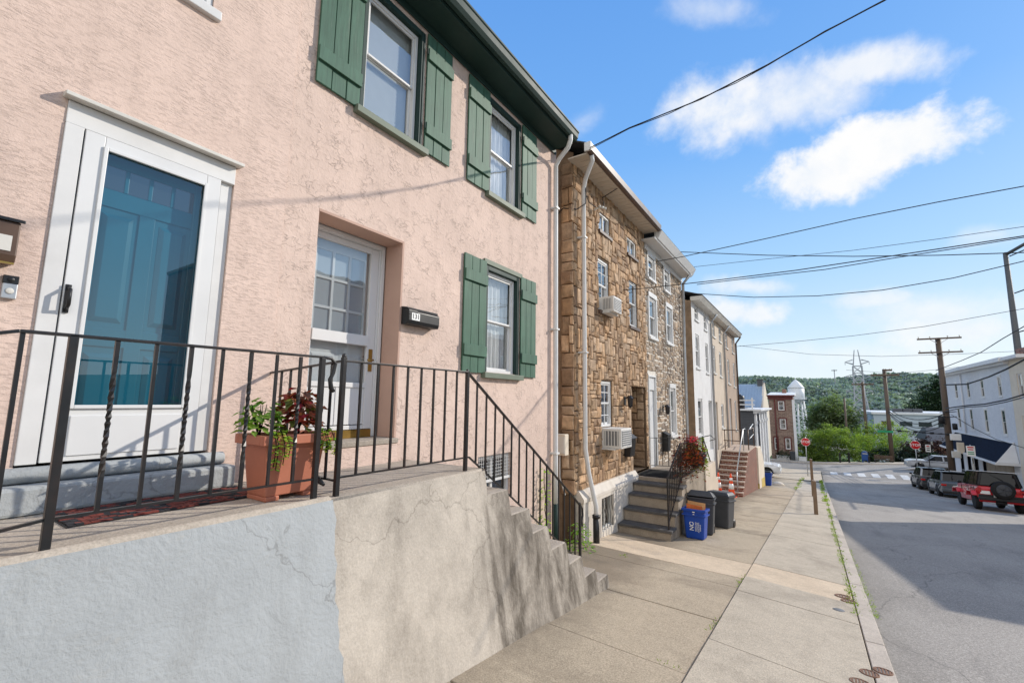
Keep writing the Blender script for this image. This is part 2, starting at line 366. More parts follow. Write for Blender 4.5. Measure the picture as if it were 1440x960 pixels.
M['blue_bin'] = pbr('blue_bin_plastic', (.008,.055,.33), .4, .08, 5, 60, .05, .002)
M['grey_bin'] = pbr('charcoal_bin_plastic', (.052,.056,.064), .48, .12, 5, 60, .08, .002)
M['cardboard'] = pbr('printed_cardboard', (.52,.3,.13), .85, .15, 8)
M['orange'] = pbr('cone_orange', (.78,.075,.012), .45, .06, 6)
M['reflective'] = pbr('white_reflective_band', (.8,.8,.78), .4, .06, 8)
M['postwood'] = wood('weathered_post_wood', (.20,.135,.085), (.33,.28,.22))
M['polewood'] = wood('creosoted_pole_wood', (.105,.075,.055), (.17,.13,.1), (1,1,.06), 14)
M['wire'] = pbr('black_cable', (.012,.012,.013), .6, .1, 5)
M['signred'] = pbr('sign_red', (.56,.012,.016), .4, .05, 6)
M['signwhite'] = pbr('sign_white', (.78,.78,.76), .45, .04, 5)
M['signgreen'] = pbr('sign_green', (.02,.26,.11), .45, .05, 5)
M['grass'] = foliage('weed_green', (.24,.34,.06), .45, .3, 8)
M['leaf'] = foliage('plant_leaf', (.20,.30,.06), .4, .2, 12)
M['leaf_dark'] = foliage('coleus_leaf', (.17,.07,.045), .25, .4, 40)
M['tree_bright'] = foliage('bright_foliage', (.235,.32,.075), .5, .35, .45)
M['tree_mid'] = foliage('mid_green_foliage', (.27,.37,.16), .5, .35, .2)
M['tree_haze'] = foliage('hazy_mid_foliage', (.15,.205,.125), .35, .35, .12)  # haze is put into this leaf colour
M['tree_dark'] = foliage('dark_green_foliage', (.03,.06,.028), .2, .35, .4)
M['tree_purple'] = foliage('purple_foliage', (.055,.025,.03), .2, .35, .5)
M['forest'] = foliage('hazy_far_foliage', (.20,.25,.25), .25, .25, .012)  # aerial haze painted in as a lifted, bluish leaf colour
M['bark'] = wood('tree_bark', (.09,.065,.045), None, (1,1,.2), 18)
M['terrain'] = pbr('grassy_ground', (.09,.11,.055), .95, .3, .2, 6, .4, .02, world=True)
M['hillm'] = pbr('wooded_hill_ground', (.05,.09,.06), .95, .3, .02, world=True)
M['lattice'] = pbr('grey_lattice_steel', (.33,.36,.39), .6, .1, 2, metal=.2)
M['polesteel'] = pbr('dark_pole_steel', (.09,.095,.1), .6, .1, 1)
M['tank'] = pbr('white_tank_paint', (.66,.69,.72), .5, .06, .6)
M['longhall'] = pbr('pale_blue_cladding', (.42,.5,.58), .6, .06, .3)
M['grey_siding'] = pbr('dark_grey_siding', (.075,.08,.09), .7, .1, 2)
M['white_siding'] = pbr('white_siding', (.68,.69,.7), .6, .05, 2)
M['brownstone'] = brick('brown_rubble_masonry', (.27,.19,.15), (.19,.13,.105), (.4,.35,.31), 'XZ', 1., .45, .2)
M['maroon'] = pbr('maroon_trim', (.12,.025,.022), .55, .1, 3)
M['white_brick'] = brick('white_painted_brick', (.66,.68,.71), (.6,.62,.66), (.55,.57,.6), 'YZ', va=.12)
M['cream'] = pbr('cream_render', (.66,.58,.47), .85, .06, 2)
M['navy_shingle'] = pbr('navy_shingle', (.011,.017,.033), .95, .35, 6, 14, .4, .01, spec=.08)
M['tyre'] = pbr('tyre_rubber', (.012,.012,.012), .8, .15, 20)
M['rim'] = pbr('alloy_rim', (.36,.37,.38), .35, .1, 8, metal=.8)
M['car_red'] = pbr('red_car_paint', (.6,.014,.022), .25, .03, 2, coat=.6)
M['car_grey'] = pbr('graphite_car_paint', (.035,.038,.042), .3, .03, 2, coat=.4)
M['car_slate'] = pbr('slate_car_paint', (.075,.09,.105), .3, .03, 2, coat=.4)
M['car_silver'] = pbr('silver_car_paint', (.36,.37,.385), .3, .03, 2, coat=.4)
M['car_white'] = pbr('white_car_paint', (.74,.74,.73), .28, .03, 2, coat=.5)
M['car_black'] = pbr('black_trim_plastic', (.014,.014,.015), .5, .1, 5)
M['tail'] = pbr('red_lamp_lens', (.42,.012,.012), .2, .05, 5)
M['lens'] = pbr('clear_lamp_lens', (.7,.7,.68), .15, .05, 5)
M['flower_red'] = pbr('red_petals', (.6,.02,.03), .7, .2, 20)
M['ac'] = pbr('air_conditioner_white', (.66,.65,.62), .5, .05, 4, dirt=((.4,.37,.32), .4))
M['acgrille'] = pbr('air_conditioner_grille', (.16,.165,.17), .6, .1, 8)
M['mailblue'] = pbr('mailbox_blue', (.02,.07,.24), .45, .05, 4)
M['yellow'] = pbr('faded_yellow_paint', (.55,.4,.08), .8, .2, 5, dirt=((.4,.35,.27), .6))
M['ink'] = pbr('sign_ink', (.02,.02,.022), .6, .05, 5)
M['rust'] = pbr('rusty_iron', (.2,.11,.07), .8, .3, 30, 60, .4, .004)
def blue_paint():
    m, nt, b, out = newmat('chipped_blue_grey_paint'); co = coords(nt)
    col = (.375,.395,.40); n1 = noise(nt, co, 1.3, 5, .6)
    base = ramp(nt, n1, [(.3, [c*.88 for c in col]), (.7, [c*1.08 for c in col])])
    n2 = noise(nt, N(nt, 'ShaderNodeMapping', {'Vector': co, 'Scale': (1, 1, 2.)}).outputs[0], 4, 7, .72, .5)
    base = mixc(nt, math_(nt, 'MULTIPLY', ramp(nt, n2, [(.6, 0.), (.68, 1.)]), .35), base, (.4,.39,.36))
    dr = ramp(nt, noise(nt, N(nt, 'ShaderNodeMapping', {'Vector': co, 'Scale': (1.2, 1.6, .4)}).outputs[0], 1.6, 7, .68, .3), [(.5, 0.), (.74, 1.)])
    base = mixc(nt, math_(nt, 'MULTIPLY', dr, .3), base, (.2,.195,.18))
    vc = N(nt, 'ShaderNodeTexVoronoi', {'Vector': N(nt, 'ShaderNodeVectorMath', {0: co, 1: N(nt, 'ShaderNodeTexNoise', {'Vector': co, 'Scale': 2.1, 'Detail': 5.}).outputs['Color']}, operation='ADD').outputs[0], 'Scale': .4}, feature='DISTANCE_TO_EDGE').outputs['Distance']
    base = mixc(nt, ramp(nt, vc, [(.0, .4), (.004, 0.)]), base, (.12,.115,.1))
    nt.links.new(base, b.inputs['Base Color']); b.inputs['Roughness'].default_value = .8; b.inputs['Specular IOR Level'].default_value = .25
    h = math_(nt, 'ADD', math_(nt, 'MULTIPLY', noise(nt, co, 6, 7, .65, .8), .8), math_(nt, 'MULTIPLY', noise(nt, co, 38, 5, .6), .5)); bump(nt, h, .75, .016, b); return m
M['bluepaint'] = blue_paint()

# ------------------------------------------------------------------ facade kit: local (d outward, u along, z up)
def FL(x0=0.): return lambda p: Vector((x0+p.x, p.y, p.z))
def FR(x0): return lambda p: Vector((x0-p.x, p.y, p.z))
def FS(y0): return lambda p: Vector((p.y, y0-p.x, p.z))

def ring(mb, u0, u1, z0, z1, w, d0, d1, m=0, bottom=True):
    mb.box((d0,u0,z0), (d1,u0+w,z1), m); mb.box((d0,u1-w,z0), (d1,u1,z1), m); mb.box((d0,u0+w,z1-w), (d1,u1-w,z1), m)
    if bottom: mb.box((d0,u0+w,z0), (d1,u1-w,z0+w), m)

def window(root, F, u0, u1, z0, z1, depth=.1, frame=None, sill=None, behind='curtain', hung=True, gx=0, gy=0, w=.045, lintel=None, pane=None, low=True, bev=.003):
    mb = MB(F); frame = frame or M['white']
    ring(mb, u0+.002, u1-.002, z0+.002, z1-.002, w, -depth-.03, -depth+.035)
    zm = (z0+z1)/2
    if hung:
        ring(mb, u0+w+.001, u1-w-.001, zm, z1-w-.001, w*.7, -depth-.005, -depth+.018)
        ring(mb, u0+w+.001, u1-w-.001, z0+w+.001, zm+w*.6, w*.8, -depth-.04, -depth-.012)
    else: mb.box((-depth-.02, (u0+u1)/2-w*.4, z0+w), (-depth+.02, (u0+u1)/2+w*.4, z1-w))
    if gx:
        for k in range(1, gx): mb.box((-depth-.006, lerp(u0,u1,k/gx)-.01, z0+w), (-depth+.012, lerp(u0,u1,k/gx)+.01, z1-w))
        for k in range(1, gy): mb.box((-depth-.004, u0+w, lerp(z0,z1,k/gy)-.01), (-depth+.010, u1-w, lerp(z0,z1,k/gy)+.01))
    fr = mb.build('window', frame, root, bevel=bev if bev else 0, seg=1)
    g = MB(F)
    if hung:
        g.poly([(-depth+.004,u0+w,zm+.01),(-depth+.004,u1-w,zm+.01),(-depth+.004,u1-w,z1-w),(-depth+.004,u0+w,z1-w)])
        g.poly([(-depth-.026,u0+w,z0+w),(-depth-.026,u1-w,z0+w),(-depth-.026,u1-w,zm+.01),(-depth-.026,u0+w,zm+.01)])
    else: g.poly([(-depth,u0+w,z0+w),(-depth,u1-w,z0+w),(-depth,u1-w,z1-w),(-depth,u0+w,z1-w)])
    g.build('pane', pane or M['glass'], fr, recalc=False)
    c = MB(F)
    if behind == 'blind':
        n = max(6, int((z1-z0)/.05))
        for k in range(n):
            a = z0+(z1-z0)*k/n; c.poly([(-depth-.085,u0,a),(-depth-.085,u1,a),(-depth-.07,u1,a+(z1-z0)/n*1.02),(-depth-.07,u0,a+(z1-z0)/n*1.02)])
    else:
        n = 14
        for k in range(n):
            a, b = lerp(u0,u1,k/n), lerp(u0,u1,(k+1)/n); e = -depth-.08-(.018 if k % 2 else 0); f = -depth-.08-(0 if k % 2 else .018)
            c.poly([(e,a,z0),(f,b,z0),(f,b,z1),(e,a,z1)])
    c.build('curtain' if behind != 'blind' else 'blind', M[behind], fr, recalc=False)
    if sill:
        s = MB(F); s.box((-depth+.036,u0-.05,z0-.075), (.05,u1+.05,z0)); s.build('sill', sill, fr, bevel=.006)
    if lintel:
        s = MB(F); s.box((.0,u0-.06,z1), (.03,u1+.06,z1+.14)); s.build('lintel', lintel, fr, bevel=.006)
    return fr

def shell(mb, u0, u1, z0, z1, back=-7., d=-.02, m=0):   # the other walls of a house
    mb.poly([(d,u0,z0),(back,u0,z0),(back,u0,z1),(d,u0,z1)], m); mb.poly([(d,u1,z0),(d,u1,z1),(back,u1,z1),(back,u1,z0)], m)
    mb.poly([(back,u0,z0),(back,u1,z0),(back,u1,z1),(back,u0,z1)], m); mb.poly([(d,u0,z1),(d,u1,z1),(back,u1,z1),(back,u0,z1)], m)

def tex(name, s, size, mat, parent, origin, ux, uz, depth=.002, align='CENTER', track=1.0):
    cu = bpy.data.curves.new('lettering', 'FONT'); cu.body = s; cu.size = size; cu.align_x = align; cu.align_y = 'CENTER'; cu.extrude = depth; cu.space_character = track; cu.offset = size*.012
    to = bpy.data.objects.new('lettering', cu); COL.objects.link(to)
    dg = bpy.context.evaluated_depsgraph_get(); me = bpy.data.meshes.new_from_object(to.evaluated_get(dg)); bpy.data.objects.remove(to)
    ux = Vector(ux).normalized(); uz = Vector(uz).normalized(); n = ux.cross(uz); org = Vector((0,0,0)); q = parent
    while q is not None: org += q.location; q = q.parent
    o3 = Vector(origin)-org
    for v in me.vertices: v.co = o3+ux*v.co.x+uz*v.co.y+n*v.co.z
    me.materials.clear(); me.materials.append(mat)
    o = bpy.data.objects.new(name, me); COL.objects.link(o); o.parent = parent; return o

# ================================================================== the two pink stucco houses
F0 = FL(0)
hl = thing('stucco_house', 'smooth pink stucco house with white storm door over a teal door', 'house', (0, -1, -2.2))
hr = thing('stucco_house', 'rough pink stucco house with green board shutters and recessed white door', 'house', (0, 4.5, -2.6))

mb = MB(F0); mb.wall(-6, 1.98, -3.2, 4.62, [(.60,1.57,-.52,1.80,.16), (.42,1.30,2.96,4.3,.1)], d=.008); shell(mb, -6, 1.98, -3.2, 4.62)
mb.poly([(.008,1.98,-3.2),(.008,1.98,4.62),(-.03,1.98,4.62),(-.03,1.98,-3.2)])
mb.build('wall', M['stucco_smooth'], hl, recalc=False)
mb = MB(F0); mb.wall(1.98, 6.98, -3.4, 4.62, [(2.31,3.36,-.42,1.735,.36),(2.66,3.55,2.95,4.44,.13),(4.88,5.74,2.95,4.44,.13),(4.88,5.74,.37,1.88,.13),(4.80,5.60,-1.36,-.76,.14)]); shell(mb, 1.98, 6.98, -3.4, 4.62)
mb.build('wall', M['stucco_rough'], hr, recalc=False)

# eaves: soffit, gutter, roof
for h, a, b in ((hl, -6, 1.975), (hr, 1.985, 6.92)):
    mb = MB(F0); mb.box((.012,a,4.60), (.36,b,4.635)); mb.box((.34,a,4.635), (.365,b,4.80)); mb.box((.012,a,4.50), (.03,b,4.598))
    mb.build('soffit', M['dkgreen'], h, bevel=.004)
    mb = MB(F0)
    prof = [(.37,4.80),(.37,4.66),(.385,4.635),(.44,4.635),(.475,4.68),(.485,4.76),(.5,4.775),(.5,4.80),(.485,4.80),(.47,4.70),(.43,4.65),(.385,4.655),(.38,4.80)]
    vs = prof; mb.prism([(x, z) for x, z in vs], 'y', a, b)
    k = a+.25
    while k < b: mb.box((.375,k,4.782), (.499,k+.025,4.797)); k += .62
    mb.build('gutter', M['dkgreen'], h)
    mb = MB(F0); mb.hexa([(.40,a,4.81),(.40,b+.05,4.81),(-3.4,b+.05,7.2),(-3.4,a,7.2)], [(.40,a,4.835),(.40,b+.05,4.835),(-3.4,b+.05,7.225),(-3.4,a,7.225)])
    mb.hexa([(-3.4,a,7.2),(-3.4,b+.05,7.2),(-7,b+.05,5),(-7,a,5)], [(-3.4,a,7.225),(-3.4,b+.05,7.225),(-7,b+.05,5.03),(-7,a,5.03)])
    mb.build('roof', M['roof'], h)
# gable end, seen past the gutter
mb = MB(F0); mb.poly([(.0,6.98,4.62),(-7,6.98,4.62),(-7,6.98,5.0),(-3.4,6.98,7.2),(.0,6.98,5.03)]); mb.build('gable', M['side_stucco'], hr, recalc=False)

def shutter(root, F, u0, u1, z0, z1, seed):
    rnd = random.Random(seed); mb = MB(F); n = 3; w = (u1-u0)/n
    for k in range(n):
        a = u0+k*w+.004; b = u0+(k+1)*w-.004; t = .034+rnd.uniform(-.002, .003)
        mb.box((.012,a,z0+rnd.uniform(0,.006)), (t,b,z1-rnd.uniform(0,.006)))
    o = mb.build('shutter', M['shutter'], root, bevel=.003, seg=1)
    b2 = MB(F); b2.box((.006,u0+.01,z0+.03), (.011,u1-.01,z1-.03)); b2.build('backing', M['dkgreen'], o)
    for za in (z0+.22, z1-.36):
        c = MB(F); c.box((.036,u0+.002,za), (.062,u1-.002,za+.145)); c.build('batten', M['shutter'], o, bevel=.003, seg=1)
    for za in (z0+.28, z1-.30):
        c = MB(F); e = u1 if rnd.random() < 2 and seed % 2 == 0 else u0
        c.box((.036,e-.015,za), (.05,e+.015,za+.08)); c.build('hinge', M['dkgreen'], o)
    return o

def casing(root, F, u0, u1, z0, z1, depth):
    mb = MB(F)          # pale green left/sill, dark green right and head reveal
    mb.box((-depth,u0+.001,z0), (.012,u0+.05,z1-.001)); mb.box((-depth+.0,u1-.075,z0), (.012,u1-.001,z1-.001)); mb.box((-depth,u0+.051,z1-.07), (.012,u1-.076,z1-.001))
    for k in range(2): mb.box((.013,u1-.07+k*.035,z0), (.022,u1-.05+k*.035,z1-.01))
    mb.build('casing', M['dkgreen'], root, bevel=.004)

fr_kw = dict(depth=.075, w=.04)
def green_window(u0, u1, z0, z1, behind, s0):
    casing(hr, F0, u0, u1, z0, z1, .13)
    fr = window(hr, F0, u0+.052, u1-.078, z0, z1-.072, behind=behind, **fr_kw)
    s = MB(F0); s.hexa([(-.05,u0-.06,z0-.085),(.075,u0-.06,z0-.085),(.075,u1+.06,z0-.085),(-.05,u1+.06,z0-.085)], [(-.05,u0-.06,z0+.002),(.075,u0-.06,z0-.012),(.075,u1+.06,z0-.012),(-.05,u1+.06,z0+.002)])
    s.build('sill', M['shutter_pale'], fr, bevel=.004)
    shutter(hr, F0, u0-.50, u0-.012, z0-.03, z1+.03, s0); shutter(hr, F0, u1+.02, u1+.48, z0-.03, z1+.03, s0+1)
green_window(2.66, 3.55, 2.95, 4.44, 'blind', 2)
green_window(4.88, 5.74, 2.95, 4.44, 'curtain', 4)
green_window(4.88, 5.74, .37, 1.88, 'curtain', 6)
s = MB(F0); s.box((.001,4.82,1.88), (.03,5.80,1.95)); s.build('lintel', M['shutter_pale'], hr, bevel=.004)
# left house upper window (only its corner shows)
fr = window(hl, F0, .42, 1.30, 2.96, 4.3, depth=.04, behind='curtain', sill=M['white'])
# basement window behind the stair railing
bw = window(hr, F0, 4.80, 5.60, -1.36, -.76, depth=.09, behind='dark_room', hung=False, w=.05)
g = MB(F0)
for k in range(17): g.box((-.03,4.81+k*.049,-1.10), (-.026,4.814+k*.049,-.77))
for k in range(8): g.box((-.032,4.80,-1.09+k*.045), (-.027,5.60,-1.086+k*.045))
g.box((-.04,4.8,-1.12), (-.02,5.6,-1.09)); g.build('grille', M['white'], bw)

# ---- downspout of the rough house
ds = MB(F0)
ds.tube([(.42,6.72,4.66),(.42,6.72,4.56),(.36,6.75,4.46),(.16,6.80,4.33),(.075,6.82,4.22),(.075,6.82,3.0),(.075,6.82,1.0),(.075,6.82,-1.0),(.075,6.82,-1.72)], .042, 8)
for z in (3.4, 1.2, -.9): ds.box((.0,6.765,z), (.125,6.875,z+.03))
dso = ds.build('downspout', M['white'], hr)
b = MB(F0); b.tube([(.078,6.82,-1.70),(.078,6.82,-2.5)], .052, 8); b.build('boot', M['dkgreen'], dso)

# ---- left entrance: surround, storm door, teal door
mb = MB(F0)
mb.box((-.02,.601,-.40), (.022,.688,1.64)); mb.box((-.08,1.485,-.40), (-.015,1.569,1.64)); mb.box((-.05,.601,1.641), (.018,1.569,1.785))
sur = mb.build('door_surround', M['white'], hl, bevel=.004)
mb = MB(F0); mb.hexa([(.0,.575,1.79),(.085,.575,1.785),(.085,1.60,1.785),(.0,1.60,1.79)], [(.0,.575,1.83),(.085,.575,1.81),(.085,1.60,1.81),(.0,1.60,1.83)]); mb.build('drip_cap', M['offwhite'], sur, bevel=.004)
mb = MB(F0); mb.box((-.06,1.472,-.38), (-.022,1.483,1.62)); mb.build('weather_strip', M['black_plastic'], sur)
sd = MB(F0)
u0, u1, z0, z1 = .694, 1.468, -.395, 1.635
sd.box((-.02,u0,z0), (.03,.79,z1)); sd.box((-.02,1.375,z0), (.03,u1,z1)); sd.box((-.02,.791,1.56), (.03,1.374,z1)); sd.box((-.02,.791,z0), (.028,1.374,-.085))
ring(sd, .785, 1.38, -.09, 1.565, .022, .031, .044); sd.box((.029,.80,-.365), (.036,1.365,-.13))
so = sd.build('storm_door', M['white_door'], hl, bevel=.005)
g = MB(F0); g.poly([(.018,.79,-.085),(.018,1.375,-.085),(.018,1.375,1.56),(.018,.79,1.56)]); g.build('pane', M['glass_door'], so, recalc=False)
h = MB(F0); h.box((.031,.700,.475), (.042,.726,.645)); h.tube([(.04,.713,.63),(.085,.713,.61),(.088,.713,.52),(.042,.713,.49)], .010, 6); h.build('handle', M['black_plastic'], so)
td = MB(F0); D0 = -.075
td.box((D0-.045,.70,-.39), (D0-.01,1.46,1.62)); td.box((D0-.009,.705,-.39), (D0,.815,1.62)); td.box((D0-.009,1.345,-.39), (D0,1.455,1.62)); td.box((D0-.009,1.035,-.2), (D0,1.125,1.22))
for z in ((-.39,-.2), (.30,.42), (1.22,1.34), (1.50,1.62)): td.box((D0-.009,.816,z[0]), (D0-.001,1.344,z[1]))
for (a, b) in ((.84,1.01), (1.15,1.32)):
    for (e, f) in ((-.16,.26), (.46,1.18)): td.hexa([(D0-.009,a,e),(D0-.009,b,e),(D0-.009,b,f),(D0-.009,a,f)], [(D0+.006,a+.03,e+.03),(D0+.006,b-.03,e+.03),(D0+.006,b-.03,f-.03),(D0+.006,a+.03,f-.03)])
for k in range(1, 4): td.box((D0-.009,.816+k*.132-.012,1.341), (D0-.001,.816+k*.132+.012,1.499))
to = td.build('teal_door', M['teal'], hl, bevel=.004)
g = MB(F0); g.box((D0-.0095,.818,1.342), (D0-.006,1.342,1.498)); g.build('light', M['glass_dark'], to)
st = MB(F0); st.hexa([(-.15,.5,-.50),(.03,.5,-.50),(.03,1.64,-.50),(-.15,1.64,-.50)], [(-.15,.5,-.42),(.03,.5,-.42),(.03,1.64,-.42),(-.15,1.64,-.42)])
st.tube([(.035,.42,-.455),(.035,1.66,-.455)], .045, 10); st.build('threshold', M['bluepaint'], hl, bevel=.01)

# ---- right entrance in its recess
mb = MB(F0); ring(mb, 2.33, 3.34, -.415, 1.73, .085, -.355, -.28, bottom=False); ring(mb, 2.345, 3.325, -.415, 1.70, .045, -.279, -.262, bottom=False)
dr = mb.build('door_frame', M['white_door'], hr, bevel=.005)
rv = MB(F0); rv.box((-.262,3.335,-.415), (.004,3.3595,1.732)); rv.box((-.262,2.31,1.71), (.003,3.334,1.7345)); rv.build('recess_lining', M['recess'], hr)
sd = MB(F0); u0, u1 = 2.42, 3.25; E = -.30
sd.box((E-.02,u0,-.33), (E+.02,u0+.07,1.64)); sd.box((E-.02,u1-.10,-.33), (E+.02,u1,1.64)); sd.box((E-.02,u0+.071,1.58), (E+.02,u1-.101,1.64))
sd.box((E-.02,u0+.071,.55), (E+.035,u1-.101,.66)); sd.box((E-.02,u0+.071,-.33), (E+.018,u1-.101,-.29)); sd.box((E-.02,u0+.071,-.28), (E+.012,u1-.101,.10)); sd.box((E-.02,u0+.071,.101), (E+.026,u1-.101,.15))
sd.box((E+.013,u0+.38,-.28), (E+.019,u0+.41,.10))
so = sd.build('storm_door', M['white_door'], hr, bevel=.005)
g = MB(F0); g.poly([(E,u0+.07,.66),(E,u1-.10,.66),(E,u1-.10,1.58),(E,u0+.07,1.58)]); g.poly([(E,u0+.07,.15),(E,u1-.10,.15),(E,u1-.10,.55),(E,u0+.07,.55)]); g.build('pane', M['glass'], so, recalc=False)
h = MB(F0); h.box((E+.021,u1-.075,.28), (E+.03,u1-.03,.52)); h.tube([(E+.03,u1-.052,.40),(E+.08,u1-.055,.40),(E+.085,u1-.13,.395)], .011, 6); h.build('handle', M['brass'], so)
h = MB(F0); h.box((E-.01,u0,-.415), (E+.03,u1,-.335)); h.build('kick_strip', M['brass'], so)
idr = MB(F0); E2 = -.36
idr.box((E2-.03,2.43,-.41), (E2-.002,3.24,1.66)); 
for (a, b, e, f) in ((2.53,2.82,-.2,.45), (2.86,3.14,-.2,.45)): idr.hexa([(E2-.002,a,e),(E2-.002,b,e),(E2-.002,b,f),(E2-.002,a,f)], [(E2+.01,a+.03,e+.03),(E2+.01,b-.03,e+.03),(E2+.01,b-.03,f-.03),(E2+.01,a+.03,f-.03)])
for k in range(4): idr.box((E2+.002,2.53+k*.2-.014,.60), (E2+.016,2.53+k*.2+.014,1.52))
for k in range(4): idr.box((E2+.002,2.54,.60+k*.302-.014), (E2+.015,3.12,.60+k*.302+.014))
io = idr.build('entry_door', M['white_door'], hr, bevel=.003)
g = MB(F0); g.box((E2-.0015,2.53,.60), (E2+.001,3.13,1.51)); g.build('light', glass('curtained_door_light', refl=.12, dark=(.42,.45,.47), fac=.4), io)
k = MB(F0); k.lathe([(.0,.02),(.03,.03),(.03,.06),(.012,.065),(.0,.07)], (E2,3.19,.30), 10, axis='x'); k.lathe([(.0,0),(.022,.0),(.022,.02),(.0,.025)], (E2,3.19,.44), 10, axis='x'); k.build('door_knob', M['black_iron'], io)
st = MB(F0); st.box((-.36,2.312,-.47), (.05,3.358,-.418)); st.build('threshold', M['concrete_top'], hr, bevel=.008)
st = MB(F0); st.box((.003,2.315,-.75), (.04,3.355,-.471)); st.build('step_face', M['stucco_smooth'], hr, bevel=.008)

# ---- small things fixed to the pink walls
t = thing('mailbox', 'black mailbox numbered 131 on the rough pink wall', 'mailbox', (.0, 3.6, .88))
mb = MB(F0); a, b = 3.36, 3.84
mb.prism([(.003,.80),(.11,.80),(.125,.84),(.125,.94),(.09,.975),(.003,.99)], 'y', a, b); mb.build('box', M['black_plastic'], t, bevel=.006)
mb = MB(F0); mb.hexa([(.003,a-.004,.984),(.095,a-.004,.972),(.095,b+.004,.972),(.003,b+.004,.984)], [(.003,a-.004,1.0),(.095,a-.004,.986),(.095,b+.004,.986),(.003,b+.004,1.0)])
mb.hexa([(.095,a-.004,.90),(.128,a-.004,.90),(.128,a+.13,.93),(.095,a+.13,.93)], [(.09,a-.004,.986),(.128,a-.004,.95),(.128,a+.13,.95),(.09,a+.13,.986)])
mb.build('lid', M['black_plastic'], t, bevel=.004)
pl = MB(F0); pl.box((.126,3.40,.845), (.129,3.52,.925)); po = pl.build('number_plate', M['signwhite'], t)
tex('digits', '131', .075, M['ink'], po, (.1295,3.46,.885), (0,1,0), (0,0,1), .001)
t = thing('mailbox', 'dark bronze mailbox with a pale label left of the white storm door', 'mailbox', (.0, .32, .8))
mb = MB(FL(.008)); mb.prism([(.003,.70),(.10,.70),(.115,.74),(.115,.925),(.003,.96)], 'y', .18, .475); mb.build('box', M['gutter_brown'], t, bevel=.006)
mb = MB(FL(.008)); mb.hexa([(.003,.17,.955),(.13,.17,.922),(.13,.49,.922),(.003,.49,.955)], [(.003,.17,.975),(.13,.17,.94),(.13,.49,.94),(.003,.49,.975)]); mb.build('lid', M['black_plastic'], t, bevel=.004)
mb = MB(FL(.008)); mb.box((.116,.23,.76), (.119,.45,.845)); mb.build('label_plate', M['offwhite'], t)
mb = MB(FL(.008)); mb.box((.1,.19,.69), (.118,.47,.70)); mb.build('bottom_trim', M['brass'], t)
t = thing('doorbell', 'silver and black video doorbell beside the white storm door', 'doorbell', (.0, .48, .58))
mb = MB(FL(.008)); mb.box((.002,.452,.515), (.026,.512,.6)); mb.build('faceplate', M['steel'], t, bevel=.005)
mb = MB(FL(.008)); mb.box((.002,.452,.6005), (.027,.512,.645)); mb.lathe([(.0,.0),(.014,.0),(.014,.004),(.0,.006)], (.027,.482,.622), 12, axis='x'); mb.build('camera_head', M['black_plastic'], t, bevel=.004)
mb = MB(FL(.008)); mb.lathe([(.017,.0),(.017,.003),(.013,.005),(.0,.005)], (.026,.482,.558), 14, axis='x'); mb.build('button', M['offwhite'], t)
t = thing('wall_lamp', 'black wall lantern at the left edge above the bronze mailbox', 'wall lamp', (.0, .38, 1.35))
mb = MB(FL(.008)); mb.box((.002,.21,1.30), (.02,.29,1.45)); mb.tube([(.02,.25,1.42),(.09,.25,1.46),(.15,.25,1.44)], .012, 6); mb.build('bracket', M['black_iron'], t)
mb = MB(FL(.008)); mb.lathe([(.0,.19),(.02,.17),(.075,.12),(.06,.115),(.055,-.08),(.03,-.1),(.0,-.1)], (.15,.25,1.25), 8, smooth=False); mb.build('lantern', M['black_iron'], t)
# meter box in the gap
t = thing('meter_box', 'beige utility meter box in the gap beside the white downspout', 'meter box', (-.3, 7.5, -1.3))
mb = MB(); mb.box((-.34,7.44,-1.0), (-.06,7.59,-.62)); mb.build('cabinet', M['cream'], t, bevel=.012)
mb = MB(); mb.box((-.33,7.425,-.96), (-.07,7.439,-.66)); mb.tube([(-.2,7.5,-1.0),(-.2,7.5,-1.4),(-.1,7.52,-1.7)], .014, 6); mb.build('cover', M['offwhite'], t, bevel=.006)

# ================================================================== stoops
XE = 1.06                                              # street edge of both landings
def batter(x, z): return x+max(0, (-.66-z))*.19        # the wall leans out towards its foot
st = thing('stoop', 'pale blue-grey painted stoop wall under the white storm door', 'stoop', (.6, 0, -2.2))
mb = MB(); ys = [-3.0+.094*k for k in range(52)]+[1.886]
zs = [-3.+.065*k for k in range(36)]
rnd = random.Random(3)
def skin(mb, ys, zs, ztop, seed):
    P = {}; jit = lambda y, z: .005*math.sin(y*2.3+z*1.7)+.003*math.sin(y*4.1-z*3.3)
    for i, y in enumerate(ys):
        for j, z in enumerate(zs+[ztop]): P[i,j] = (batter(XE, z)+jit(y, z), y+(.010*math.sin(z*6.3)+.008*math.sin(z*23.+1)+.008*math.sin(z*47.) if abs(y-1.886) < .002 else 0), z)
    for i in range(len(ys)-1):
        for j in range(len(zs)): mb.poly([P[i,j],P[i+1,j],P[i+1,j+1],P[i,j+1]], 0, None, True)
skin(mb, ys, zs, -.665, 3)
mb.build('wall', M['bluepaint'], st, recalc=False, weld=True)
mb = MB(); mb.box((.004,-3,-.80), (XE-.03,1.885,-.655)); mb.tube([(XE-.045,-3,-.69),(XE-.045,1.885,-.69)], .045, 10); mb.build('landing', M['concrete_top'], st)
mb = MB(); mb.box((.01,.40,-.654), (.17,1.70,-.50)); mb.build('door_step', M['bluepaint'], st, bevel=.02)
st = thing('stoop', 'weathered bare concrete stoop with steps down the pink wall', 'stoop', (.6, 3.5, -2.3))
mb = MB(); edges = [3.53, 3.86, 4.20, 4.53, 4.87, 5.20, 5.52, 5.84]; tops = [-.66, -.90, -1.14, -1.385, -1.625, -1.86, -2.09, -2.24]
ys = [1.886]+[1.95+.0988*k for k in range(16)]+[3.53]; skin(mb, ys, zs, -.675, 5)
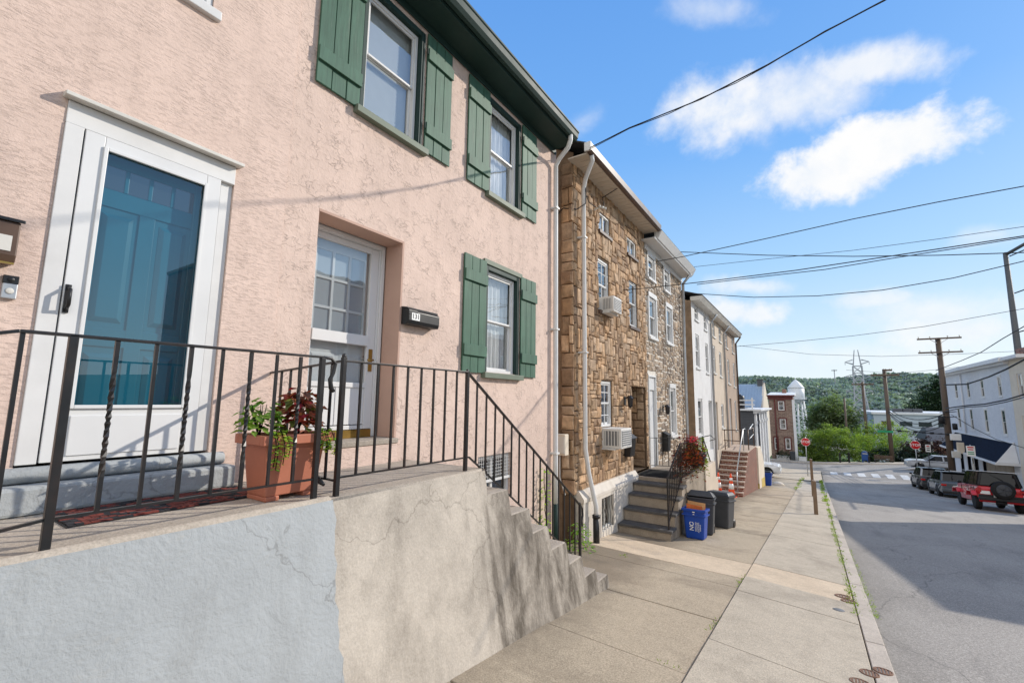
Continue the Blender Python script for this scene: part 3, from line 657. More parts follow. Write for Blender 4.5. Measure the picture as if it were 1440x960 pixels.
for k in range(7):
    a, b, zt = edges[k], edges[k+1], tops[k+1]
    q = [-3.+.13*m for m in range(18) if -3.+.13*m < zt-.03]
    skin(mb, [a, a+(b-a)*.25, (a+b)/2, a+(b-a)*.75, b], q, zt, 20+k)
    mb.poly([(batter(XE,tops[k]),a,tops[k]),(batter(XE,zt),a,zt),(0,a,zt),(0,a,tops[k])])           # riser
mb.poly([(batter(XE,-2.24),5.84,-2.24),(batter(XE,-3),5.84,-3),(0,5.84,-3),(0,5.84,-2.24)])
mb.build('wall', M['concrete_stoop'], st, recalc=False, weld=True)
mb = MB(); mb.box((.041,1.887,-.80), (XE-.03,3.53,-.66)); mb.tube([(XE-.045,1.887,-.70),(XE-.045,3.53,-.70)], .04, 10); mb.build('landing', M['concrete_top'], st)
for k in range(7):
    mb = MB(); zt = tops[k+1]; mb.box((.004,edges[k]+.003,zt-.05), (batter(XE,zt)-.006,edges[k+1]+.012,zt+.004)); mb.build('tread', M['concrete_top'], st, bevel=.012)

# ---- railings
def baluster(name, root, x, y, z0, z1, r=.0075, twisted=False, mat=None):
    mb = MB()
    if twisted:
        pts = []; tw = []; n = 26
        for k in range(n+1):
            t = k/n; pts.append((x, y, lerp(z0, z1, t))); tw.append(4.5*math.pi*sm(t, .16, .84))
        mb.tube(pts, r*1.15, 4, twist=tw, smooth=False, up=(1,0,0))
    else: mb.box((x-r,y-r,z0), (x+r,y+r,z1))
    mb.build(name, mat or M['black_iron'], root)
def bar(mb, a, b, w, h):        # flat bar, level or raked, along its own line
    a = Vector(a); b = Vector(b); d = (b-a).normalized(); s = d.cross(Vector((0,0,1))).normalized(); u = s.cross(d)
    vs = [p+s*(w*i)+u*(h*j) for p in (a, b) for i, j in ((-.5,-.5),(.5,-.5),(.5,.5),(-.5,.5))]
    mb._add(vs, [(0,1,2,3),(7,6,5,4),(0,4,5,1),(1,5,6,2),(2,6,7,3),(3,7,4,0)])
RX = 1.0
rl = thing('iron_railing', 'black railing with twisted balusters in front of the teal door', 'railing', (RX, 1.2, -.66))
mb = MB(); bar(mb, (RX,.40,.252), (RX,1.79,.262), .032, .014); bar(mb, (RX,.40,.252), (RX,-.9,-.12), .032, .014)
mb.tube([(RX,1.79,.262),(RX,1.85,.258),(RX,1.885,.225),(RX,1.872,.165),(RX,1.85,.115),(RX,1.862,.06),(RX,1.885,.035)], [.011,.012,.013,.014,.015,.017,.012], 8)
mb.build('top_rail', M['black_iron'], rl, bevel=.003)
mb = MB(); bar(mb, (RX,-.9,-.72), (RX,.55,-.525), .02, .012); bar(mb, (RX,.55,-.525), (RX,1.79,-.525), .02, .012); mb.build('bottom_rail', M['black_iron'], rl)
for y in (.565, 1.785): 
    mb = MB(); mb.box((RX-.016,y-.016,-.70), (RX+.016,y+.016,.256)); mb.build('post', M['black_iron'], rl, bevel=.003)
for k in range(1, 8): baluster('baluster', rl, RX, .565+k*.1525, -.52, .25, .0075, k % 2 == 1)
baluster('baluster', rl, RX, .41, -.54, .246); 
for k in range(4): baluster('baluster', rl, RX, .25-k*.16, -.56-k*.02, .205-k*.045, twisted=k % 2 == 1)
rr = thing('iron_railing', 'black railing running along the concrete landing and raking down its steps', 'railing', (RX, 3.4, -.66))
mb = MB(); bar(mb, (RX,1.95,.25), (RX,3.31,.25), .034, .014); bar(mb, (RX,3.31,.25), (RX,5.80,-1.42), .034, .014); bar(mb, (RX,1.95,.25), (.01,1.985,.19), .034, .014)
mb.tube([(RX,5.78,-1.40),(RX,5.86,-1.47),(RX,5.87,-1.56),(RX,5.83,-1.62),(RX,5.86,-1.70)], [.013,.014,.015,.016,.011], 8); mb.build('top_rail', M['black_iron'], rr, bevel=.003)
mb = MB(); bar(mb, (RX,1.95,-.54), (RX,3.36,-.54), .02, .012); bar(mb, (RX,3.36,-.54), (RX,5.78,-2.14), .02, .012); bar(mb, (RX,1.95,-.56), (.60,1.965,-.56), .02, .012)
mb.tube([(.62,1.965,-.57),(.78,1.93,-.555),(.93,1.90,-.585)], [.012,.028,.012], 6); mb.build('bottom_rail', M['black_iron'], rr)
for y, a, b in ((1.95,-.69,.275),(3.31,-.68,.25),(5.78,-2.27,-1.40)):
    mb = MB(); mb.box((RX-.016,y-.016,a), (RX+.016,y+.016,b)); mb.lathe([(.0,b+.03),(.014,b+.022),(.018,b+.006),(.012,b-.002)], (RX,y,0), 8); mb.build('post', M['black_iron'], rr, bevel=.003)
for k in range(1, 9): y = lerp(1.95, 3.31, k/9); baluster('baluster', rr, RX, y, -.54, .248)
for k in range(1, 16):
    t = k/16; y = lerp(3.31, 5.78, t); baluster('baluster', rr, RX, y, lerp(-.50,-2.13,t), lerp(.245,-1.405,t))
for k in range(1, 7): x = RX-k*.138; baluster('baluster', rr, x, 1.95+k*.005, -.56 if x > .6 else -.64, .248-k*.008)

# ---- planter with its plants, mat
t = thing('planter', 'square terracotta planter box standing on the stoop behind the railing', 'planter', (.72, 1.74, -.655))
mb = MB(); zb, zt = -.655, -.275
mb.hexa([(.615,1.56,zb+.03),(.84,1.56,zb+.03),(.84,1.90,zb+.03),(.615,1.90,zb+.03)], [(.58,1.53,zt-.02),(.86,1.53,zt-.02),(.86,1.94,zt-.02),(.58,1.94,zt-.02)])
for (a, b) in ((1.56,1.65), (1.81,1.90)): mb.box((.615,a,zb), (.845,b,zb+.031))
mb.build('pot', M['terracotta'], t, bevel=.008)
mb = MB(); mb.hexa([(.845,1.615,zb+.1),(.846,1.845,zb+.1),(.846,1.845,zb+.1),(.845,1.615,zb+.1)], [(.862,1.60,zt-.06),(.862,1.86,zt-.06),(.85,1.86,zt-.06),(.85,1.60,zt-.06)]); mb.build('panel', M['terracotta'], t, bevel=.003)
for a, b in (((.545,1.49,zt-.03),(.59,1.985,zt+.03)), ((.86,1.49,zt-.03),(.905,1.985,zt+.03)), ((.591,1.49,zt-.03),(.859,1.535,zt+.03)), ((.591,1.94,zt-.03),(.859,1.985,zt+.03))): mb.box(a, b)
mb.build('rim', M['terracotta'], t, bevel=.014, seg=3)
mb = MB(); mb.box((.591,1.536,zt-.02), (.859,1.939,zt+.005)); mb.build('soil', M['soil'], t)

def bushy(name, label, cat, base, n, rad, h, L, W, cols, mat, droop=.2, group=None, stems=6, seed=1, stemmat=None, shape=1.0):
    rnd = random.Random(seed); t = thing(name, label, cat, base, group); mb = MB(); sm_ = MB(); B = Vector(base)
    for k in range(stems):
        a = rnd.uniform(0, 6.28); q = rnd.uniform(.2, .7)*rad
        sm_.tube([B, B+Vector((q*.5*math.cos(a), q*.5*math.sin(a), h*.4)), B+Vector((q*math.cos(a), q*math.sin(a), h*.8))], [.005,.004,.002], 5)
    sm_.build('stem', stemmat or M['leaf'], t)
    for k in range(n):
        a = rnd.uniform(0, 6.28); q = rad*math.sqrt(rnd.random()); z = h*(.25+.75*rnd.random())*(1-shape*.35*(q/rad)**2)
        p = B+Vector((q*math.cos(a), q*math.sin(a), z)); d = Vector((math.cos(a+rnd.uniform(-.8,.8)), math.sin(a+rnd.uniform(-.8,.8)), rnd.uniform(-droop-.4, .5-droop)))
        c = rnd.choice(cols); f = rnd.uniform(.7, 1.25); mb.leaf(p, d, (rnd.uniform(-.4,.4), rnd.uniform(-.4,.4), 1), L*rnd.uniform(.6,1.2), W*rnd.uniform(.7,1.15), [x*f for x in c])
    mb.build('foliage', mat, t, recalc=False); return t
bushy('coleus_plant', 'dark red and green coleus standing tall in the terracotta planter', 'plant', (.72,1.82,-.27), 170, .115, .35, .085, .065, [(1,.9,.8),(1.5,.6,.5),(.75,2.2,.7),(1.9,.35,.9),(1.3,1.1,.6),(.7,.5,.4)], M['leaf_dark'], .5, seed=4)
bushy('geranium_plant', 'green bushy plant at the left end of the terracotta planter', 'plant', (.72,1.555,-.27), 130, .11, .27, .065, .05, [(1,1.1,1),(.7,1,.6),(1.3,1.3,.9)], M['leaf'], .3, seed=5)
def trailing(label, base, out, length, seed, n=4):
    rnd = random.Random(seed); t = thing('trailing_plant', label, 'plant', base); B = Vector(base); mb = MB(); s = MB()
    for k in range(n):
        dy = rnd.uniform(-.05, .05); L = length*rnd.uniform(.6, 1); pts = [B+Vector((0,dy*.5,0)), B+Vector((out*.7,dy,.04)), B+Vector((out*1.1,dy*1.2,-.04)), B+Vector((out*1.15,dy*1.3,-L*.55)), B+Vector((out*1.05,dy*1.3,-L))]
        s.tube(pts, .003, 5)
        for i in range(42):
            f = rnd.random()*(len(pts)-1.001); q = pts[int(f)].lerp(pts[int(f)+1], f-int(f)); a = rnd.uniform(0, 6.28)
            mb.leaf(q, (math.cos(a), math.sin(a), rnd.uniform(-.6,.2)), (0,0,1), rnd.uniform(.022,.04), rnd.uniform(.018,.03), [x*rnd.uniform(.8,1.4) for x in rnd.choice([(1.8,1.5,1.2),(1.4,1.4,.9),(1,1.2,.8)])])
    s.build('stem', M['leaf'], t); mb.build('foliage', M['leaf'], t, recalc=False)
trailing('pale green trailing vine spilling over the left of the planter', (.80,1.60,-.255), .12, .20, 8)
trailing('yellow-green trailing vine hanging over the right of the planter', (.80,1.91,-.255), .12, .15, 9)
t = thing('door_mat', 'red and black coir mat lying on the stoop below the white storm door', 'mat', (.42, 1.15, -.655))
mb = MB(); rnd = random.Random(11)
for i in range(34):
    for j in range(16):
        y = .72+i*.0285; x = .20+j*.026; w = math.sin(i*.9+2*math.sin(j*.7))*math.cos(j*.8+math.sin(i*.5)); c = (1.4,.9,.8) if w > -.1 else (.22,.6,.8)
        z = -.655+.008+rnd.uniform(0,.006); mb.box((x,y,-.655), (x+.027,y+.0295,z), 0, c)
mb.build('pile', M['red'], t, recalc=False)
mb = MB(); mb.box((.19,.71,-.656), (.625,1.70,-.651)); mb.build('backing', M['black_plastic'], t)
# ================================================================== the stone row beyond the gap
def stones(mb, u0, u1, z0, z1, holes, cell, sizes, cols, d0, out, gap, seed):
    rnd = random.Random(seed); nu = int(round((u1-u0)/cell)); nz = int(round((z1-z0)/cell)); occ = [[False]*nz for _ in range(nu)]
    for i in range(nu):
        for j in range(nz):
            cu, cz = u0+(i+.5)*cell, z0+(j+.5)*cell
            if any(h[0]-.01 < cu < h[1]+.01 and h[2]-.01 < cz < h[3]+.01 for h in holes): occ[i][j] = True
    for j in range(nz):
        for i in range(nu):
            if occ[i][j]: continue
            w, h = rnd.choice(sizes)
            ww = 1
            while ww < w and i+ww < nu and not occ[i+ww][j]: ww += 1
            hh = 1
            while hh < h and j+hh < nz and all(not occ[i+k][j+hh] for k in range(ww)): hh += 1
            for a in range(ww):
                for b in range(hh): occ[i+a][j+b] = True
            a0, a1 = u0+i*cell+gap*.5, u0+(i+ww)*cell-gap*.5; b0, b1 = z0+j*cell+gap*.5, z0+(j+hh)*cell-gap*.5
            J = lambda s: rnd.uniform(-s, s)
            g = gap*.55; o = out*rnd.uniform(.55, 1.25); c = rnd.choice(cols); f = rnd.uniform(.78, 1.2); c = [x*f for x in c]
            cor = [(a0+J(g),b0+J(g)),(a1+J(g),b0+J(g)),(a1+J(g),b1+J(g)),(a0+J(g),b1+J(g))]
            mx = (a0+a1)/2; mz = (b0+b1)/2; s2 = min(.035, min(a1-a0, b1-b0)*.22)
            back = [(d0,)+q for q in cor]; mid = [(d0+o*.62,)+q for q in cor]
            fr = [(d0+o+J(o*.38), q[0]+(s2 if q[0] < mx else -s2), q[1]+(s2 if q[1] < mz else -s2)) for q in cor]
            mb._add(back+mid+fr, [(0,1,5,4),(1,2,6,5),(2,3,7,6),(3,0,4,7),(4,5,9,8),(5,6,10,9),(6,7,11,10),(7,4,8,11),(8,9,10,11)], 1, c)

hs = thing('stone_house', 'tan cast-stone house with two window air conditioners and a deep door recess', 'house', (0, 10, -3))
U0, U1 = 7.72, 12.28
holes = [(9.0,9.66,3.76,4.22,.12),(10.84,11.56,3.76,4.22,.12),(8.94,9.58,1.94,3.12,.12),(10.9,11.58,1.88,3.10,.12),(9.03,9.64,-.56,.42,.12),(10.95,12.1,-1.74,.36,.9)]
mb = MB(F0); mb.wall(U0, U1, -1.72, 4.74, holes, .12, d=-.02); shell(mb, U0, U1, -3.6, 4.74)
bc = [(1,1,1),(1.08,1.03,.95),(.88,.84,.8),(1.2,1.15,1.08),(.72,.66,.62),(1.0,.9,.78),(1.1,1.12,1.15)]
stones(mb, U0, U1, -1.72, 4.74, holes, .08, [(2,2),(3,2),(2,3),(4,2),(5,2),(2,4),(3,3),(2,2),(3,2),(4,3),(2,5),(3,1),(4,1),(1,3)], bc, -.018, .036, .016, 21)
mbs = MB(lambda p: Vector((p.y, U0-p.x, p.z))); stones(mbs, -.27, .0, -1.72, 4.74, [], .09, [(3,2),(3,3),(2,4),(3,4)], bc, .0, .055, .02, 22)
for v in mbs.v: mb.v.append(v)
o = len(mb.v)-len(mbs.v); mb.f += [[i+o for i in f] for f in mbs.f]; mb.m += mbs.m; mb.c += mbs.c; mb.sm += mbs.sm
mbj = MB(lambda p: Vector((-.02-p.y, 12.1-p.x, p.z))); stones(mbj, .03, .88, -1.72, .36, [], .1, [(3,2),(2,2),(4,2),(2,3)], bc, .0, .03, .02, 23)
o = len(mb.v); mb.v += mbj.v; mb.f += [[i+o for i in f] for f in mbj.f]; mb.m += mbj.m; mb.c += mbj.c; mb.sm += mbj.sm
mb.build('wall', [M['mortar_dark'], M['stone_brown']], hs, recalc=False)
mb = MB(); mb.poly([(-.26,U0-.003,-3.4),(-7,U0-.003,-3.4),(-7,U0-.003,4.7),(-.26,U0-.003,4.7)]); mb.poly([(-7,U0-.004,4.7),(0,U0-.004,4.7),(0,U0-.004,4.95),(-3.4,U0-.004,6.6)]); mb.build('side_wall', M['side_stucco'], hs, recalc=False)
mb = MB(F0); mb.box((-.93,10.96,-1.74), (-.88,12.09,.35)); mb.build('door', M['dkgreen'], hs)
for q, bh in ((holes[0],'curtain'),(holes[1],'curtain')): window(hs, F0, *q[:4], depth=.06, behind=bh, hung=False, sill=M['gutter_brown'], w=.05)
for q in holes[2:4]: window(hs, F0, *q[:4], depth=.07, behind='dark_room', gx=2 if q is holes[2] else 0, gy=4 if q is holes[2] else 0, sill=M['gutter_brown'], w=.05)
window(hs, F0, *holes[4][:4], depth=.07, behind='dark_room', gx=2, gy=4, w=.05)
# plinth with sloping shoulder, basement window
mb = MB(F0); ph = [(8.66,9.30,-2.55,-1.93,.14)]; mb.wall(7.80, 10.95, -3.4, -1.86, ph, .14, d=.13); mb.poly([(.13,7.8,-3.4),(.13,7.8,-1.86),(-.3,7.8,-1.86),(-.3,7.8,-3.4)])
mb.prism([(.15,-1.86),(.15,-1.80),(.05,-1.66),(-.05,-1.66),(-.05,-1.86)], 'y', 7.78, 10.96)
mb.build('plinth', M['plinth'], hs, recalc=False)
bw = window(hs, FL(.13), 8.66, 9.30, -2.55, -1.93, depth=.09, behind='dark_room', hung=False, w=.03, frame=M['offwhite'])
g = MB(FL(.13)); rnd = random.Random(5)
for k in range(5): x = 8.70+k*.14; g.tube([(-.02,x,-2.55),(-.02,x+.06,-2.3),(-.02,x-.03,-2.1),(-.02,x,-1.94)], .006, 5)
g.build('grille', M['black_iron'], bw)
# eave
mb = MB(F0); mb.box((-.02,7.5,4.70), (.40,12.25,4.725))
for k in range(24): mb.box((.06,7.52+k*.2,4.692), (.38,7.53+k*.2,4.699))
mb.build('soffit', M['soffit_beige'], hs)
mb = MB(F0); mb.prism([(.385,4.726),(.385,4.86),(.395,4.86),(.40,4.75),(.48,4.75),(.495,4.85),(.51,4.86),(.50,4.73),(.47,4.70),(.41,4.70)], 'y', 7.42, 12.25); gt = mb.build('gutter', M['gutter_brown'], hs)
mb = MB(F0); mb.box((.38,7.39,4.695), (.515,7.43,4.87)); mb.build('end_cap', M['white'], gt, bevel=.006)
mb = MB(F0); mb.hexa([(.42,7.45,4.875),(.42,12.28,4.875),(-3.4,12.28,6.7),(-3.4,7.45,6.7)], [(.42,7.45,4.9),(.42,12.28,4.9),(-3.4,12.28,6.73),(-3.4,7.45,6.73)])
mb.hexa([(-3.4,7.45,6.7),(-3.4,12.28,6.7),(-7.2,12.28,4.9),(-7.2,7.45,4.9)], [(-3.4,7.45,6.73),(-3.4,12.28,6.73),(-7.2,12.28,4.93),(-7.2,7.45,4.93)]); mb.build('roof', M['roof'], hs)
mb = MB(F0); mb.tube([(.44,7.60,4.70),(.43,7.66,4.62),(.2,7.85,4.40),(.115,7.93,4.22),(.115,7.93,2.0),(.115,7.93,-.9),(.14,8.02,-1.35),(.25,8.09,-1.95),(.25,8.09,-2.2)], .045, 8)
for z in (3.2, .9): mb.box((.0,7.87,z), (.17,7.99,z+.03))
dso = mb.build('downspout', M['white'], hs)
mb = MB(F0); mb.tube([(.25,8.09,-2.1),(.25,8.09,-2.74)], .06, 8); mb.tube([(.25,8.09,-2.16),(.25,8.09,-2.10)], .072, 8); mb.build('boot', M['black_plastic'], dso)

def aircon(u0, u1, z0, z1, out, label):
    t = thing('air_conditioner', label, 'air conditioner', (0, (u0+u1)/2, z0), 'window air conditioners on the tan stone house'); del t['group']
    mb = MB(F0); mb.box((-.05,u0,z0), (out,u1,z1)); mb.box((-.05,u0-.03,z0-.03), (out*.7,u1+.03,z0-.002)); mb.build('case', M['ac'], t, bevel=.015)
    mb = MB(F0)
    mb.box((out+.001,u0+.04,z0+.04), (out+.006,u1-.04,z1-.04)); mb.box((.06,u0-.004,z0+.06), (out-.06,u0-.001,z1-.05)); mb.build('grille', M['acgrille'], t)
    mb = MB(F0)
    for k in range(8): z = lerp(z0+.05, z1-.05, k/7); mb.box((out+.006,u0+.04,z-.006), (out+.012,u1-.04,z+.006))
    for k in range(5): u = lerp(.08, out-.08, k/4); mb.box((u-.008,u0-.010,z0+.06), (u+.008,u0-.004,z1-.05))
    mb.build('louvre', M['ac'], t)
aircon(9.04, 9.52, 1.90, 2.24, .30, 'white air conditioner in the upper floor window of the tan stone house')
aircon(9.02, 9.66, -.98, -.575, .42, 'white air conditioner under the ground floor window of the tan stone house')
t = thing('mailbox', 'slanted dark metal mailbox below the lower air conditioner on tan stone', 'mailbox', (.05, 10.5, -.9))
mb = MB(F0); mb.prism([(.02,-1.28),(.16,-1.28),(.2,-.86),(.02,-.74)], 'y', 10.3, 10.62); mb.build('box', M['black_plastic'], t, bevel=.008)
mb = MB(F0); mb.hexa([(.02,10.28,-.735),(.22,10.28,-.87),(.22,10.64,-.87),(.02,10.64,-.735)], [(.02,10.28,-.715),(.22,10.28,-.85),(.22,10.64,-.85),(.02,10.64,-.715)]); mb.build('lid', M['grey_bin'], t)
def coach_lamp(u, z, label, F=F0):
    t = thing('wall_lamp', label, 'wall lamp', (.03, u, z)); mb = MB(F); mb.box((.03,u-.05,z-.1), (.05,u+.05,z+.1)); mb.tube([(.05,u,z+.05),(.14,u,z+.12),(.17,u,z+.08)], .012, 6); mb.build('bracket', M['black_iron'], t)
    mb = MB(F); mb.lathe([(.0,.17),(.02,.15),(.085,.09),(.07,.085),(.05,-.1),(.02,-.13),(.0,-.13)], (.17,u,z-.03), 8, smooth=False); mb.build('lantern', M['black_iron'], t)
coach_lamp(10.35, .0, 'lantern on the tan stone wall between window and door recess')
t = thing('service_mast', 'tangle of cable and insulators on the tan stone wall near the eave', 'cable', (.05, 8.7, 4.1))
mb = MB(F0); rnd = random.Random(4)
mb.tube([(.05,8.6,4.05),(.13,8.68,4.12),(.2,8.8,4.15)], .018, 6)
for k in range(3): mb.lathe([(.0,-.03),(.03,-.02),(.03,.02),(.0,.03)], (.16+k*.03,8.66+k*.08,4.13), 8)
mb.build('insulator', M['offwhite'], t)
mb = MB(F0); mb.tube([(.2,8.8,4.15),(.12,9.0,4.35),(.06,9.05,4.5),(.4,9.2,4.72)], .01, 5); mb.tube([(.06,8.05,4.3),(.08,8.3,4.1),(.1,8.62,4.1)], .01, 5); mb.tube([(.16,7.95,4.5),(.18,7.9,3.9),(.05,7.75,3.75),(-.2,7.66,3.8),(-.5,7.68,3.6)], .012, 5); mb.build('cable', M['wire'], t)

# grey rubble house
hg = thing('stone_house', 'grey-brown rubble house with bright white pointing and white window trim', 'house', (0, 14.5, -3.2))
U0, U1 = 12.30, 16.7
holes = [(12.6,13.25,3.55,4.2,.12),(14.32,14.95,3.55,4.2,.12),(12.6,13.3,1.82,2.98,.12),(14.45,15.13,1.86,3.02,.12),(14.62,15.24,-1.06,.42,.12),(12.42,13.15,-1.84,.72,.15)]
mb = MB(F0); mb.wall(U0, U1, -4.2, 4.5, holes, .12, d=-.03); shell(mb, U0, U1, -4.5, 4.5)
gc = [(1,1,1),(1.15,1.08,.98),(.75,.72,.7),(.9,.8,.7),(1.25,1.2,1.12),(.6,.58,.58)]
big = [(h[0]-.06,h[1]+.06,h[2]-.1,h[3]+.1) for h in holes]
stones(mb, U0, U1, -3.5, 4.46, big, .07, [(3,2),(4,2),(5,2),(2,2),(4,3),(6,2),(3,1),(5,3)], gc, -.029, .022, .034, 31)
mb.build('wall', [M['mortar_white'], M['stone_grey']], hg, recalc=False)
for q in holes[:5]: window(hg, F0, *q[:4], depth=.05, behind='dark_room', sill=M['white'], lintel=M['white'], w=.055)
for q in holes[:5]:
    mb = MB(F0); mb.box((-.028,q[0]-.075,q[2]), (.02,q[0]-.002,q[3])); mb.build('casing', M['white'], hg); mb = MB(F0); mb.box((-.028,q[1]+.002,q[2]), (.02,q[1]+.075,q[3])); mb.build('casing', M['white'], hg)
mb = MB(F0); mb.box((-.12,12.43,-1.84), (-.08,13.14,.30)); ring(mb, 12.43, 13.14, -1.84, .72, .05, -.08, .0, bottom=False); mb.box((-.1,12.48,.31), (-.04,13.09,.66)); mb.build('door', M['white_door'], hg, bevel=.004)
mb = MB(F0); mb.hexa([(-.02,12.05,4.46),(.36,12.05,4.46),(.36,16.7,4.46),(-.02,16.7,4.46)], [(-.02,12.05,4.5),(.38,12.05,4.5),(.38,16.7,4.5),(-.02,16.7,4.5)])
mb.hexa([(.3,12.26,4.505),(.40,12.26,4.505),(.40,16.72,4.505),(.3,16.72,4.505)], [(.3,12.26,4.72),(.52,12.26,4.72),(.52,16.72,4.72),(.3,16.72,4.72)]); mb.box((-.028,12.3,4.30), (.04,16.7,4.458)); mb.build('cornice', M['white'], hg, bevel=.01)
mb = MB(F0); mb.hexa([(.5,12.29,4.73),(.5,16.74,4.73),(-3.4,16.74,6.4),(-3.4,12.29,6.4)], [(.5,12.29,4.76),(.5,16.74,4.76),(-3.4,16.74,6.43),(-3.4,12.29,6.43)]); mb.hexa([(-3.4,12.29,6.4),(-3.4,16.74,6.4),(-7.2,16.74,4.6),(-7.2,12.29,4.6)], [(-3.4,12.29,6.43),(-3.4,16.74,6.43),(-7.2,16.74,4.63),(-7.2,12.29,4.63)]); mb.build('roof', M['roof'], hg)
mb = MB(F0); mb.tube([(.4,16.4,4.5),(.1,16.5,4.2),(.07,16.5,2),(.07,16.5,-1),(.07,16.5,-3.2)], .05, 8); mb.build('downspout', M['steel'], hg)
t = thing('mailbox', 'black upright mailbox beside the white door of the rubble house', 'mailbox', (.02, 13.75, -1.2))
mb = MB(F0); mb.prism([(-.005,-1.45),(.14,-1.45),(.16,-.98),(.0,-.9)], 'y', 13.6, 13.95); mb.build('box', M['black_plastic'], t, bevel=.01)
mb = MB(F0); mb.hexa([(.0,13.58,-.895),(.18,13.58,-.985),(.18,13.97,-.985),(.0,13.97,-.895)], [(.0,13.58,-.88),(.18,13.58,-.97),(.18,13.97,-.97),(.0,13.97,-.88)]); mb.build('lid', M['black_iron'], t)
coach_lamp(13.62, -.22, 'black coach lamp on the rubble wall right of the white door')

# front steps of the two stone houses
t = thing('stoop', 'four slate-topped concrete steps rising to the stone house doors', 'stoop', (.7, 11.5, -2.9))
ys = [9.52, 9.86, 10.20, 10.54, 10.9]; zs2 = [-2.55, -2.30, -2.05, -1.86]
for k in range(4):
    mb = MB(); mb.box((.152-(0 if k else -.0),ys[k],-3.4), (1.22,ys[k+1]+(.0),zs2[k]-.052)); mb.build('riser', M['stepconc'], t)
    mb = MB(); mb.box((.152,ys[k]-.035,zs2[k]-.05), (1.255,ys[k+1]-.002,zs2[k])); mb.build('tread', M['slate'], t, bevel=.006)
mb = MB(); mb.box((.0,10.902,-3.6), (1.24,14.4,-1.78)); mb.build('landing', M['stepconc'], t, bevel=.01)
mb = MB(); mb.box((1.0,12.9,-3.8), (1.28,14.39,-1.70)); mb.box((.0,14.41,-3.9), (1.249,14.9,-2.2)); mb.build('side_wall', M['beige_stucco'], t, bevel=.01)
mb = MB(); mb.box((.05,11.0,-1.779), (.95,12.1,-1.765)); mo = tag(mb.build('door_mat', M['red'], None, loc=(.5,11.5,-1.78)), 'dark red door mat on the landing of the stone houses', 'mat')
XR = 1.17
r2 = thing('iron_railing', 'black railing around the stone house landing holding the flower basket', 'railing', (XR, 11.5, -1.78))
mb = MB(); bar(mb, (XR,9.55,-1.55), (XR,10.72,-.95), .03, .014); bar(mb, (XR,10.72,-.95), (XR,13.3,-.95), .03, .014); bar(mb, (XR,13.3,-.95), (XR,14.3,-1.75), .03, .014); bar(mb, (XR,12.7,-.96), (.02,12.35,-.98), .025, .012)
mb.tube([(XR,13.3,-.95),(XR+.18,13.35,-.9),(XR+.3,13.4,-1.0),(XR+.15,13.42,-1.05)], .012, 6); mb.build('top_rail', M['black_iron'], r2)
mb = MB(); bar(mb, (XR,9.6,-2.42), (XR,10.72,-1.72), .02, .012); bar(mb, (XR,10.72,-1.70), (XR,13.3,-1.70), .02, .012); bar(mb, (XR,12.7,-1.70), (.02,12.35,-1.70), .02, .012); mb.build('bottom_rail', M['black_iron'], r2)
for y, a, b in ((9.58,-2.56,-1.53),(10.72,-1.80,-.93),(13.3,-1.80,-.93),(14.28,-2.2,-1.73)):
    mb = MB(); mb.box((XR-.016,y-.016,a), (XR+.016,y+.016,b)); mb.build('post', M['black_iron'], r2)
for k in range(1, 8): f = k/8; baluster('baluster', r2, XR, lerp(9.58,10.72,f), lerp(-2.4,-1.72,f), lerp(-1.54,-.95,f), .008)
for k in range(1, 17): baluster('baluster', r2, XR, lerp(10.72,13.3,k/17), -1.70, -.95, .008)
for k in range(1, 8): f = k/8; baluster('baluster', r2, lerp(XR,.02,f), lerp(12.7,12.35,f), -1.70, -.96, .007)
# hanging flowers
t = thing('flower_basket', 'wire basket of red flowers and brown trailing leaves on the railing', 'flower basket', (1.25, 11.9, -1.25))
mb = MB(); mb.lathe([(.05,-1.62),(.2,-1.5),(.27,-1.3),(.28,-1.22),(.25,-1.22)], (1.22,12.0,0), 12); mb.build('basket', M['black_iron'], t)
mb = MB(); mb2 = MB(); rnd = random.Random(9)
for k in range(1500):
    a = rnd.uniform(0, 6.28); q = .62*rnd.random()**.6; z = -1.2+rnd.gauss(0,.17)-q*.3
    y = 11.65+q*math.cos(a)*1.75; x = 1.2+q*.5*math.sin(a)
    c = rnd.choice([(1.2,.6,.8),(.5,.3,.4),(1.7,.9,.6),(.5,.9,.5)]) if y < 12.0 else rnd.choice([(1.0,1.0,.7),(1.3,1.1,.9),(1.2,.7,.6)])
    (mb2 if y < 12.0 else mb).leaf((x,y,z), (math.cos(a), math.sin(a), rnd.uniform(-1,.3)), (rnd.uniform(-.5,.5),rnd.uniform(-.5,.5),1), .085, .055, c)
mb.build('foliage', M['leaf'], t, recalc=False); mb2.build('foliage', M['leaf_dark'], t, recalc=False)
mb = MB()
for k in range(120):
    a = rnd.uniform(0, 6.28); q = .2*rnd.random()**.5; mb.leaf((1.22+q*.6*math.sin(a), 11.75+q*1.5*math.cos(a), -.93+rnd.gauss(0,.06)), (math.cos(a), math.sin(a), .4), (0,0,1), .07, .06)
mb.build('blossom', M['flower_red'], t, recalc=False)

